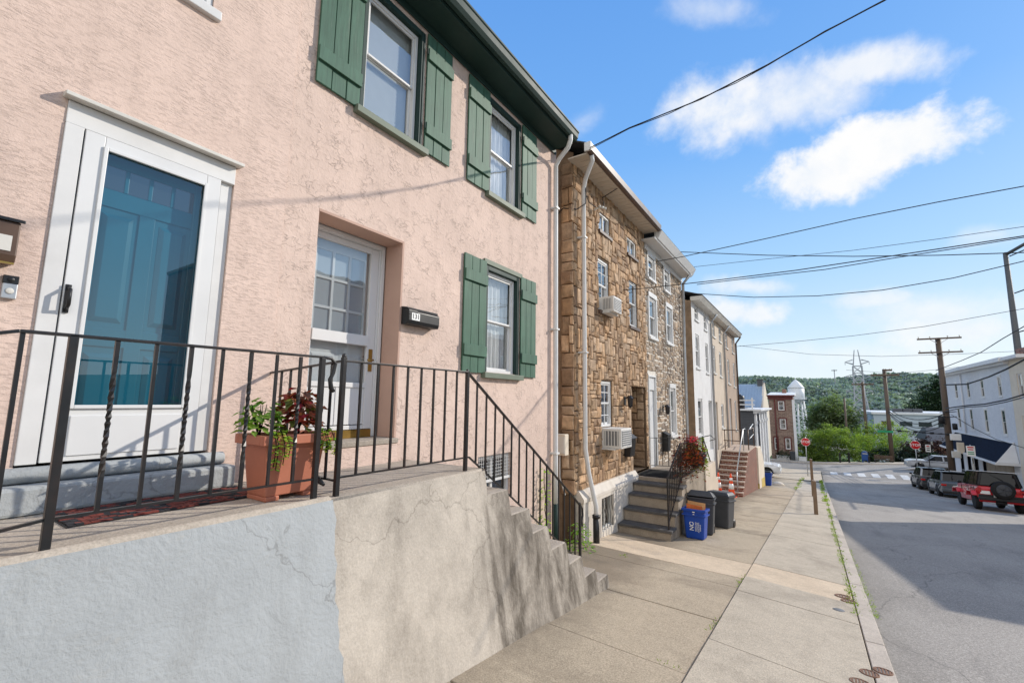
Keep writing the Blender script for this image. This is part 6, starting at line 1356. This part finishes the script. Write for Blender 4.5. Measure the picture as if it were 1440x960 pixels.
# houses out of the frame that throw the street shadow and stand in the door glass
W2 = [(u, u+.9, z, z+1.5) for u in (21.2,23.2,26.4,28.8) for z in (-1.5,1.6)]
h, Fr = right_house('brick house across the street whose shadow falls on the road', 20.2, 31.0, 4.25, M['brick'], W2)
for q in W2: window(h, Fr, *q, depth=.08, behind='dark_room', sill=M['white_siding'], w=.06, bev=0)
mb = MB(Fr); mb.box((-10,20.1,4.25), (.3,31.1,4.5)); mb.build('cornice', M['white_siding'], h)
W3 = [(u, u+1., z, z+1.6) for u in (13.,16.,19.) for z in (-1.0,2.6)]
h, Fr = right_house('dark brick house set back across the street with two chimneys', 12.0, 22, 8.2, M['brick'], W3, 'row_house', 23.)
for q in W3: window(h, Fr, *q, depth=.08, behind='dark_room', sill=M['white_siding'], w=.06, bev=0)
for u in (12.5, 14.0):
    mb = MB(Fr); mb.box((-1.2,u,8.2), (-.3,u+.8,9.8)); mb.box((-1.3,u-.08,9.801), (-.2,u+.88,10.0)); mb.build('chimney', M['brick'], h)
mb = MB(Fr); mb.box((-10,11.9,8.201), (.3,22.1,8.4)); mb.build('cornice', M['gutter_brown'], h)

# ================================================================== beyond the junction
t = thing('mailbox', 'blue street collection mailbox beside the far pavement bench', 'mailbox', (9.1, 71, -7)); q = atY(1216, 640, 71.3); x = q.x; z = gz(x,71.2)
mb = MB(); mb.prism([(x-.32,z+.25),(x+.32,z+.25),(x+.32,z+1.05),(x+.26,z+1.22),(x+.12,z+1.32),(x-.12,z+1.32),(x-.26,z+1.22),(x-.32,z+1.05)], 'y', 70.95, 71.55); mb.build('body', M['mailblue'], t, bevel=.02)
for sx in (-.25, .25):
    for sy in (71.02, 71.48): mb = MB(); mb.box((x+sx-.05,sy-.05,z-.02), (x+sx+.05,sy+.05,z+.26)); mb.build('leg', M['mailblue'], t)
mb = MB(); mb.box((x-.24,70.93,z+.98), (x+.24,70.949,z+1.12)); mb.build('flap', M['steel'], t)
t = thing('bench', 'dark street bench between the blue mailbox and the utility pole', 'bench', (10, 71.2, -7)); xb = q.x+.9
mb = MB(); mb.box((xb,70.95,z+.42), (xb+1.8,71.4,z+.48)); mb.build('seat', M['gutter_brown'], t)
mb = MB()
for k in range(3): mb.box((xb,71.42,z+.55+k*.14), (xb+1.8,71.46,z+.66+k*.14))
mb.build('backrest', M['gutter_brown'], t)
for xx in (xb+.1, xb+1.7):
    mb = MB(); mb.box((xx-.05,70.95,z-.02), (xx+.05,71.45,z+.42)); mb.build('leg', M['black_iron'], t)
for k, (px, lab) in enumerate(((1193.7,'short dark post on the far pavement left of the mailbox'),(1221.5,'dark hydrant-like post right of the blue mailbox'),(1181,'short dark post furthest left on the far pavement'))):
    q = atY(px, 640, 70.4); zz = gz(q.x,70.4); mb = MB(); mb.lathe([(.12,-.1),(.1,.0),(.085,1.1 if k != 1 else .7),(.11,1.12 if k != 1 else .72),(.0,1.25 if k != 1 else .85)], (q.x,70.4,zz), 10); tag(mb.build('bollard', M['black_iron'], None, loc=(q.x,70.4,zz)), lab, 'bollard')

def tree(name, label, blobs, n, leaf, mat, trunk, seed, group=None, cols=((1,1,1),(.7,.75,.65),(1.3,1.25,1.0),(.5,.6,.55)), cat='tree', clump=26):
    rnd = random.Random(seed); b = Vector(trunk[0]); t = thing(name, label, cat, b, group)
    mb = MB(); tops = [Vector(c) for c, r in blobs]; fork = b.lerp(sum(tops, Vector())/len(tops), .45); r0 = trunk[1]
    mb.tube([b-Vector((0,0,.4)), b.lerp(fork, .5)+Vector((rnd.uniform(-.1,.1),0,0)), fork], [r0*1.25, r0, r0*.8], 8)
    for q in tops: mb.tube([fork, fork.lerp(q, .5)+Vector((rnd.uniform(-.2,.2),rnd.uniform(-.2,.2),.2)), q+Vector((0,0,.1))], [r0*.6, r0*.4, r0*.15], 6)
    mb.build('trunk', M['bark'], t)
    mb = MB(); vol = [r[0]*r[1]*r[2] for c, r in blobs]; tot = sum(vol)**.0 and sum(v**.67 for v in vol)
    for (c, r), v in zip(blobs, vol):
        c = Vector(c); m = int(n*v**.67/tot/clump)+1
        for k in range(m):                      # leaf clumps
            d = Vector((rnd.gauss(0,1), rnd.gauss(0,1), rnd.gauss(0,1))).normalized(); rr = rnd.uniform(.45, 1.04)
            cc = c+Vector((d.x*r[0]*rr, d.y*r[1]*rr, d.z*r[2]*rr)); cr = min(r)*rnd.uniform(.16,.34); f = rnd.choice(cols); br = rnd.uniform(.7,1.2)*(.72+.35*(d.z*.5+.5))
            for i in range(clump):
                e = Vector((rnd.gauss(0,.55), rnd.gauss(0,.55), rnd.gauss(0,.4)))*cr; s = leaf*rnd.uniform(.6,1.3)
                mb.leaf(cc+e, (rnd.uniform(-1,1), rnd.uniform(-1,1), rnd.uniform(-.7,.4)), (rnd.uniform(-.7,.7), rnd.uniform(-.7,.7), 1), s, s*.65, [q*br for q in f])
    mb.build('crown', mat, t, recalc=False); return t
def bl(px, py, Y, rx, ry, rz):
    p = atY(px, py, Y); return ((p.x, p.y, p.z), (rx, ry, rz))
g0 = atY(1166, 655, 73.5)
tree('street_tree', 'bright green spreading tree on the far pavement behind the stop sign', [bl(1145,620,75,1.9,2.0,1.7),(bl(1172,614,75,2.2,2.2,1.7)),bl(1195,632,74.5,1.5,1.6,1.4),bl(1138,640,75,1.5,1.6,1.5),bl(1162,640,74,2.0,1.6,1.1)], 15000, .20, M['tree_bright'], ((g0.x,74.5,-7.8),.13), 41)
for k, (px, py, Y, rx, rz_, lab) in enumerate(((1222,625,82,2.2,1.9,'leafy green shrub left of the street-name pole'),(1258,622,84,2.4,2.0,'leafy green shrub right of the street-name pole'),(1205,612,95,2.6,2.0,'light green shrub rising behind the mailbox'),(1240,606,97,3.0,2.2,'tall pale green shrub behind the street-name pole'))):
    p = atY(px, py, Y); tree('shrub', lab, [((p.x-rx*.4,Y,p.z-.3),(rx*.7,1.6,rz_*.9)),((p.x+rx*.45,Y,p.z),(rx*.7,1.6,rz_)),((p.x,Y-.5,p.z-1.6),(rx,1.5,rz_*.7))], 4500, .22, M['tree_bright'] if k != 1 else M['tree_mid'], ((p.x,Y,p.z-4.2),.1), 50+k, 'shrubs behind the far pavement', cat='shrub', cols=((1,1,1),(.65,.75,.6),(1.35,1.25,.8)))
p = atY(1293, 628, 80); tree('purple_shrub', 'dark purple-leaved shrub behind the right stop sign', [((p.x,80,p.z),(1.9,1.4,1.9)),((p.x+2.0,80,p.z-.3),(1.7,1.4,1.6)),((p.x-1.2,80,p.z-1.0),(1.5,1.4,1.3))], 5000, .24, M['tree_purple'], ((p.x,80,p.z-4),.12), 61, cat='shrub')
p = atY(1250, 642, 76); tree('hedge', 'dark low hedge behind the bench and the utility pole', [((p.x-3.0,77,p.z-.4),(1.6,1,1.0)),((p.x-.5,77,p.z-.1),(1.8,1,1.2)),((p.x+2.0,77,p.z),(1.8,1,1.3)),((p.x+4.2,77,p.z-.1),(1.6,1,1.2))], 6000, .2, M['tree_dark'], ((p.x,77,p.z-2.2),.08), 62, cat='hedge', cols=((1,1,1),(.5,.5,.5)))
p = atY(1150, 650, 79); tree('shrub', 'dark undergrowth below the bright street tree', [((p.x-2.0,79,p.z+.3),(1.6,1,1.3)),((p.x+.6,79,p.z+.3),(1.6,1,1.2)),((p.x+3.4,79,p.z),(1.8,1,.7)),((p.x+6.0,79.4,p.z-.2),(1.8,1,.6))], 4200, .2, M['tree_dark'], ((p.x,79,p.z-1.6),.08), 63, cat='shrub', cols=((1,1,1),(.6,.7,.6),(1.5,1.6,1)))
p = atY(1160, 583, 150); tree('round_tree', 'large rounded sunlit tree standing in front of the wooded hill', [bl(1158,588,150,4.6,5,4.2),bl(1174,580,150,5.2,5,4.6),bl(1170,597,149,6.5,5,3.6)], 9000, .75, M['tree_haze'], ((p.x,150,-18),.5), 64, cols=((1.2,1.2,1.0),(.9,.95,.85),(1.5,1.4,1.05)))
p = atY(1308, 560, 92); tree('conifer', 'dark conifer rising behind the big utility pole', [bl(1322,538,205,2.6,3,4.0),bl(1314,553,205,4.2,4,4.2),bl(1307,570,205,6.0,5,5.),bl(1322,572,205,5.5,5,5.)], 7000, .7, M['tree_dark'], ((p.x*2.0,205,-22),.4), 65, cols=((1,1,1),(.6,.7,.7),(1.3,1.4,1.1)))

# water tower
t = thing('water_tower', 'white water tower with conical roof on slender braced legs', 'water tower', (-1, 190, -20)); c = atY(1119.5, 552, 190); top = atY(1119, 533, 190).z; e = atY(1119, 545, 190).z; bt = atY(1121, 561, 190).z; r = (atY(1131,552,190).x-atY(1107.5,552,190).x)/2
mb = MB(); mb.lathe([(.0,bt-1.6),(r*.45,bt-1.3),(r*.85,bt-.5),(r,bt),(r,e)], (c.x,190,0), 24); mb.build('tank', M['tank'], t)
mb = MB(); mb.lathe([(r*1.05,e-.1),(r*1.05,e),(r*.5,lerp(e,top,.62)),(.0,top)], (c.x,190,0), 24); mb.lathe([(.18,top-.1),(.18,top+.4),(.0,top+.5)], (c.x,190,0), 8); mb.build('roof', M['tank'], t)
mb = MB(); mb.lathe([(r*1.0,bt-.1),(r*1.18,bt-.1),(r*1.18,bt+.05),(r*1.0,bt+.05)], (c.x,190,0), 24)
for k in range(24): a = 2*math.pi*k/24; mb.tube([(c.x+r*1.17*math.cos(a),190+r*1.17*math.sin(a),bt),(c.x+r*1.17*math.cos(a),190+r*1.17*math.sin(a),bt+.9)], .04, 4)
mb.build('balcony', M['tank'], t)
fts = []
for k in range(4):
    a = math.pi/4+k*math.pi/2+.25; a0 = (c.x+r*.92*math.cos(a), 190+r*.92*math.sin(a), bt); a1 = (c.x+.4+r*1.75*math.cos(a), 190+r*1.75*math.sin(a), -22); fts.append((Vector(a0), Vector(a1))); mb = MB(); mb.tube([a0, a1], .27, 6); mb.build('leg', M['tank'], t)
mb = MB(); N_ = 4
for k in range(4):
    A0, A1 = fts[k]; B0, B1 = fts[(k+1) % 4]
    for i in range(N_):
        f, g = i/N_, (i+1)/N_; mb.tube([A0.lerp(A1,f), B0.lerp(B1,g)], .06, 4); mb.tube([B0.lerp(B1,f), A0.lerp(A1,g)], .06, 4); mb.tube([A0.lerp(A1,g), B0.lerp(B1,g)], .1, 4)
mb.build('bracing', M['tank'], t)
mb = MB(); mb.tube([(c.x+.2,190,bt-1.4),(c.x+.2,190,-22)], .32, 8); mb.build('riser_pipe', M['tank'], t)

def lattice_tower(label, px0, pxtop, pytop, Y, base, wb, wt, arms, r=.13, spl=.45):
    topp = atY(pxtop, pytop, Y); t = thing('lattice_pylon', label, 'pylon', (topp.x, Y, base)); mb = MB(); cx = topp.x; H = topp.z-base
    def w(f): return lerp(wb, wt, min(1, f/spl)) if f < spl else wt*(1-.25*(f-spl)/(1-spl))
    lv = [0,.08,.16,.24,.32,.39,.46,.53,.6,.67,.74,.8,.86]; P = [[Vector((cx+sx*w(f)/2, Y+sy*w(f)/2, base+H*f)) for sx, sy in ((-1,-1),(1,-1),(1,1),(-1,1))] for f in lv]
    for a, b in zip(P, P[1:]):
        for k in range(4): mb.tube([a[k], b[k]], r, 4); mb.tube([a[k], b[(k+1)%4]], r*.6, 4); mb.tube([a[(k+1)%4], b[k]], r*.6, 4); mb.tube([b[k], b[(k+1)%4]], r*.6, 4)
    for sx in (-1, 1):
        for sy in (-1, 1): mb.tube([P[-1][0].lerp(P[-1][2], .5)+Vector((sx*w(1)/2, sy*w(1)/2, 0)), Vector((cx+sx*w(1)*.22, Y, topp.z))], r*.8, 4)
    mb.build('frame', M['lattice'], t)
    for f, hw in arms:
        z = base+H*f
        for s in (-1, 1):
            mb = MB()
            for sy in (-1, 1): mb.tube([(cx+s*w(f)/2, Y+sy*w(f)/2, z-.3), (cx+s*hw, Y, z+.5)], r*.8, 4); mb.tube([(cx+s*w(f)/2, Y+sy*w(f)/2, z+1.2), (cx+s*hw, Y, z+.5)], r*.6, 4)
            mb.tube([(cx+s*hw, Y, z+.5), (cx+s*hw, Y, z-.6)], r*.5, 4)
            mb.build('crossarm', M['lattice'], t)
    return t
lattice_tower('tall grey lattice power pylon on the valley floor', 1205, 1203.5, 492, 200, -22, 9.5, 3.0, ((.885,3.4),(.76,3.5),(.635,3.7)), .15, .6)
q = atY(1173, 519, 700); t = thing('radio_mast', 'tiny mast on the skyline of the wooded hill', 'mast', (q.x, 700, 20)); mb = MB(); mb.tube([(q.x,700,15),(q.x,700,q.z)], .55, 5); mb.box((q.x-3,699,q.z-2), (q.x+3,701,q.z-1)); mb.build('mast', M['lattice'], t)
# substation clutter and long hall on the valley floor
t = thing('substation', 'grey substation frames and bus bars at the pylon foot', 'substation', (20, 170, -20)); rnd = random.Random(8)
for i in range(5):
    a = atY(1188+i*10, 580, 165+4*(i % 2)); b_ = -20; mb = MB(); Yv = a.y; top = a.z+rnd.uniform(-1.0,1.0)
    for xx in (a.x-1.3, a.x+1.3):
        for k in range(6): z0_, z1_ = lerp(b_,top,k/6), lerp(b_,top,(k+1)/6); mb.tube([(xx-.35,Yv,z0_),(xx+.35,Yv,z1_)], .06, 4); mb.tube([(xx+.35,Yv,z0_),(xx-.35,Yv,z1_)], .06, 4)
        for s in (-.35,.35): mb.tube([(xx+s,Yv,b_),(xx+s,Yv,top)], .09, 4)
    for dz in (0, -.6, -3.2): mb.tube([(a.x-3.4,Yv,top+dz),(a.x+3.4,Yv,top+dz)], .09, 4)
    mb.build('gantry', M['lattice'], t)
mb = MB()
for k in range(46):
    a = atY(rnd.uniform(1186,1238), rnd.uniform(588,612), rnd.uniform(158,176)); s = rnd.uniform(.2,.6); mb.lathe([(s*.5,-s*2),(s*.6,-s),(s*.4,-.8*s),(s*.6,-.5*s),(s*.4,0),(s*.6,s*.4),(.0,s*1.2)], a, 6)
mb.build('insulators', M['tank'], t)
h = thing('long_hall', 'long pale blue flat-roofed industrial hall in the valley', 'building', (24, 160, -20)); a = atY(1228, 583, 150); b_ = atY(1345, 581, 150)
mb = MB(); mb.box((a.x,150,-24), (b_.x+16,190,a.z+.2)); mb.build('wall', M['longhall'], h)
mb = MB(); mb.box((a.x-.4,149.6,a.z+.2), (b_.x+16.4,190.5,a.z+.75)); mb.build('roof', M['tank'], h)
for k in range(3):
    mb = MB(); q = atY(1262+k*14, 580, 156); mb.box((q.x-.9,155,a.z+.76), (q.x+.9,157,a.z+1.7)); mb.build('roof_vent', M['grey_siding'], h)
for k in range(9):
    mb = MB(); x = a.x+1.5+k*3.6; mb.box((x,149.93,a.z-2.6), (x+2.4,149.995,a.z-1.5)); mb.build('window', M['glass_dark'], h)

# house fragments right of the purple shrub
h = thing('small_house', 'low grey-roofed house with white porch posts behind the big pole', 'house', (19, 88, -8)); a = atY(1308, 606, 86); b_ = atY(1345, 625, 86)
mb = MB(); mb.box((a.x,86,-9.5), (a.x+9,94,a.z-1.4)); mb.build('wall', M['brick'], h)
mb = MB(); mb.hexa([(a.x-.5,85.3,a.z-1.4),(a.x+9.5,85.3,a.z-1.4),(a.x+9.5,94.6,a.z-1.4),(a.x-.5,94.6,a.z-1.4)], [(a.x,89,a.z+.4),(a.x+9,89,a.z+.4),(a.x+9,91,a.z+.4),(a.x,91,a.z+.4)]); mb.build('roof', M['grey_siding'], h)
for k in range(3):
    mb = MB(); mb.box((a.x-.2+k*2.2,85.35,-9.5), (a.x+.05+k*2.2,85.6,a.z-1.41)); mb.build('porch_post', M['white_siding'], h)

# terrain: one sheet out to the hills
def terr(X, Y):
    r = math.hypot(X-3.7, Y)
    if Y < 75 and r < 110: return gz(X, Y)-.22
    n = 5*math.sin(X*.011+1.3)*math.cos(Y*.008)+3*math.sin(X*.027+Y*.013)
    base = interp([(75,-7.9),(92,-9.6),(140,-19),(260,-24),(430,-20),(560,-6),(700,12),(820,24),(1000,22),(1400,12),(2500,8)], r)
    return base+n*sm(r, 300, 700)*1.9
mb = MB(); rs = [0,8,16,24,32,40,48,56,64,72,80,88,96,110,125,140,170,200,250,300,360,430,500,560,620,680,740,800,860,930,1000,1200,1500,2000,3000]
NA = 120; idx = {}
for i, r in enumerate(rs):
    for k in range(NA):
        a = 2*math.pi*k/NA; X, Y = 3.7+r*math.sin(a), r*math.cos(a); z = terr(X, Y) if Y > -40 else 1.7
        if r < 100: z = min(z, gz(X, max(Y,-40))-.22)
        mb.v.append(Vector((X, Y, z)))
for i in range(len(rs)-1):
    for k in range(NA): mb.f.append([i*NA+k, i*NA+(k+1) % NA, (i+1)*NA+(k+1) % NA, (i+1)*NA+k]); mb.m.append(0); mb.c.append(None); mb.sm.append(True)
o = mb.build('terrain', [M['hillm']], None, recalc=False, loc=(0,0,0)); struct(o)
# far forest as one mass of crowns
import numpy as np
rng = np.random.default_rng(77)
CR = []                                      # crown centre, radius, colour
for k in range(8200):
    r = 300+600*rng.random()**.8; a = R(rng.uniform(-16, 24)); X, Y = 3.7+r*math.sin(a), r*math.cos(a)
    if r < 420 and rng.random() < .35: continue
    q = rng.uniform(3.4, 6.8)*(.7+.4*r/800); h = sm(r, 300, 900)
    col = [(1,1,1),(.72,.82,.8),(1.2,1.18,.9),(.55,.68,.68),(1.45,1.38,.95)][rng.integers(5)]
    CR.append((X, Y, terr(X,Y)+q*.7, q, *[lerp(x, y, .25+.4*h) for x, y in zip(col, (1.0,1.12,1.35))]))  # crown colour drifts bluer with distance, as painted haze
for k in range(240):
    r = rng.uniform(105, 300); a = R(rng.uniform(-14, 22)); X, Y = 3.7+r*math.sin(a), r*math.cos(a)
    CR.append((X, Y, terr(X,Y)+1.0, rng.uniform(2.0,4.0), 1.1, 1.15, .8))
CR = np.array(CR); n = len(CR); K = 46
d = rng.normal(size=(n,K,3)); d /= np.linalg.norm(d, axis=2, keepdims=True); d[:,:,2] = np.abs(d[:,:,2])*1.0-.25
rad = CR[:,3][:,None]; pos = CR[:,None,:3]+d*(rad*rng.uniform(.45,1.05,(n,K)))[:,:,None]*np.array([1,1,.9])
t1 = rng.normal(size=(n,K,3)); t1 /= np.linalg.norm(t1, axis=2, keepdims=True)
t2 = np.cross(t1, rng.normal(size=(n,K,3))); t2 /= np.linalg.norm(t2, axis=2, keepdims=True)
sz = (rad*rng.uniform(.16,.34,(n,K)))[:,:,None]
V = np.stack([pos-t1*sz-t2*sz*.6, pos+t1*sz-t2*sz*.7, pos+t1*sz*.8+t2*sz*.8, pos-t1*sz*.7+t2*sz*.7], 2).reshape(-1,3)
nf = n*K; me = bpy.data.meshes.new('woodland'); me.vertices.add(nf*4); me.vertices.foreach_set('co', V.astype(np.float32).ravel())
me.loops.add(nf*4); me.loops.foreach_set('vertex_index', np.arange(nf*4, dtype=np.int32)); me.polygons.add(nf); me.polygons.foreach_set('loop_start', np.arange(0, nf*4, 4, dtype=np.int32))
me.update(calc_edges=True)
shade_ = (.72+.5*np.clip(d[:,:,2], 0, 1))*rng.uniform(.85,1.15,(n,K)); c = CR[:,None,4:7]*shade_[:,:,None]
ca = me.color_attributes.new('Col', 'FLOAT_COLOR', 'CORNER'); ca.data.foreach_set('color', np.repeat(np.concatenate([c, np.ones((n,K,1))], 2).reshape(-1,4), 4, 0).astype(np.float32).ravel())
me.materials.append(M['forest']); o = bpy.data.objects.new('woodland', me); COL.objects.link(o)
o['kind'] = 'stuff'; tag(o, 'distant hazy woodland covering the hill on the horizon', 'woodland')

# ================================================================== sky and sun
SUN = Vector((1, 1.23, .8)).normalized()
el = math.asin(SUN.z); az = math.atan2(SUN.x, SUN.y)
w = bpy.data.worlds.new('World'); scene.world = w; w.use_nodes = True; nt = w.node_tree; bg = nt.nodes['Background']
sky = N(nt, 'ShaderNodeTexSky', sky_type='NISHITA', sun_disc=False, sun_elevation=el, sun_rotation=az, air_density=1.0, dust_density=.6, ozone_density=1.5)
co = N(nt, 'ShaderNodeTexCoord').outputs['Generated']
def dotv(v): return N(nt, 'ShaderNodeVectorMath', {0: co, 1: tuple(v)}, operation='DOT_PRODUCT').outputs['Value']
SKY_S = .125
base = mixc(nt, 1., sky.outputs[0], (1.0, 1.0, 1.0), 'MULTIPLY')
skyc = N(nt, 'ShaderNodeVectorMath', {0: base, 'Scale': SKY_S}, operation='SCALE').outputs[0]
# look grade: clear blue overhead, milky at the horizon
zc = N(nt, 'ShaderNodeSeparateXYZ', {'Vector': co}).outputs['Z']
grad = ramp(nt, zc, [(.0, (.86,.93,.99)), (.10, (.70,.88,1.04)), (.26, (.42,.71,1.06)), (.48, (.20,.50,1.03)), (.8, (.12,.36,.9))])
skyc = mixc(nt, .85, skyc, grad)
# white fill light added to the unseen sky behind the camera
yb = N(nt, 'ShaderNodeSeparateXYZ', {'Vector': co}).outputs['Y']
fill_veil = N(nt, 'ShaderNodeMapRange', {'Value': yb, 'From Min': .05, 'From Max': -.55, 'To Min': 0.0, 'To Max': .85}, interpolation_type='SMOOTHSTEP').outputs[0]
skyc = mixc(nt, fill_veil, skyc, (1.5, 1.45, 1.38))
wn = N(nt, 'ShaderNodeTexNoise', {'Vector': co, 'Scale': 5.5, 'Detail': 9., 'Roughness': .6, 'Distortion': .3}).outputs['Fac']
wn2 = N(nt, 'ShaderNodeTexNoise', {'Vector': co, 'Scale': 17., 'Detail': 6., 'Roughness': .6}).outputs['Fac']
nz = math_(nt, 'ADD', math_(nt, 'MULTIPLY', math_(nt, 'SUBTRACT', wn, .5), 2.0), math_(nt, 'MULTIPLY', math_(nt, 'SUBTRACT', wn2, .5), .9))
total = None
def cloud(px, py, rx, ry, ang, soft, dens):
    global total
    c = ray(px, py).normalized(); ca, sa = math.cos(R(ang)), math.sin(R(ang))
    u = (RT*ca+UP*sa); u = (u-c*u.dot(c)).normalized(); v = c.cross(u)
    dc = dotv(c); du = math_(nt, 'DIVIDE', dotv(u), dc); dv = math_(nt, 'DIVIDE', dotv(v), dc); k = ray(px, py).length*FPX
    e1 = math_(nt, 'MULTIPLY', du, k/rx); e2 = math_(nt, 'MULTIPLY', dv, k/ry)
    d = math_(nt, 'SQRT', math_(nt, 'ADD', math_(nt, 'MULTIPLY', e1, e1), math_(nt, 'MULTIPLY', e2, e2)))
    s = math_(nt, 'ADD', math_(nt, 'SUBTRACT', 1.0, d), nz)
    mr = N(nt, 'ShaderNodeMapRange', {'Value': s, 'From Min': 0.0, 'From Max': soft, 'To Min': 0.0, 'To Max': dens}, interpolation_type='SMOOTHSTEP').outputs[0]
    fwd = math_(nt, 'GREATER_THAN', dc, .3); mr = math_(nt, 'MULTIPLY', mr, fwd)
    total = mr if total is None else math_(nt, 'MAXIMUM', total, mr)
cloud(1000, 162, 100, 66, 8, .85, .92); cloud(1110, 145, 145, 58, 16, 1.05, .85); cloud(1230, 92, 105, 36, 4, .8, .85); cloud(1232, 208, 112, 54, 12, .45, 1.0); cloud(1165, 240, 110, 50, 12, .5, .98)
cloud(1000, 15, 80, 26, 0, 1.1, .5); cloud(820, 170, 50, 24, 30, 1.2, .45); cloud(1060, 403, 75, 20, 0, .8, .7); cloud(1035, 440, 95, 30, 0, .6, .85); cloud(1215, 420, 70, 20, 4, .8, .7); cloud(1370, 465, 150, 50, 0, .9, .8); cloud(1400, 330, 70, 26, 4, 1.0, .5); cloud(1330, 440, 190, 46, 0, 1.2, .7); cloud(1200, 500, 330, 34, 0, 1.3, .5)
cloud(-400, 200, 500, 160, 5, 1.2, .5)
shade = ramp(nt, wn2, [(.3, (.9,.94,.99)), (.6, (1.0,1.0,1.0))])
skyc = mixc(nt, total, skyc, shade)
skyc = N(nt, 'ShaderNodeVectorMath', {0: skyc, 'Scale': 1/SKY_S}, operation='SCALE').outputs[0]
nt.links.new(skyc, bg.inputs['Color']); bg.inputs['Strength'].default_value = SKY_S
sl = bpy.data.lights.new('sun', 'SUN'); sl.energy = 4.15; sl.angle = R(.5); sl.color = (1.0, .925, .82)
so = bpy.data.objects.new('sun', sl); COL.objects.link(so); so.rotation_euler = SUN.to_track_quat('Z', 'Y').to_euler()
scene.view_settings.view_transform = 'Standard'; scene.view_settings.look = 'None'; scene.view_settings.exposure = 0; scene.view_settings.gamma = 1
scene.cycles.max_bounces = 8; scene.cycles.transparent_max_bounces = 12
scene.cycles.use_denoising = True
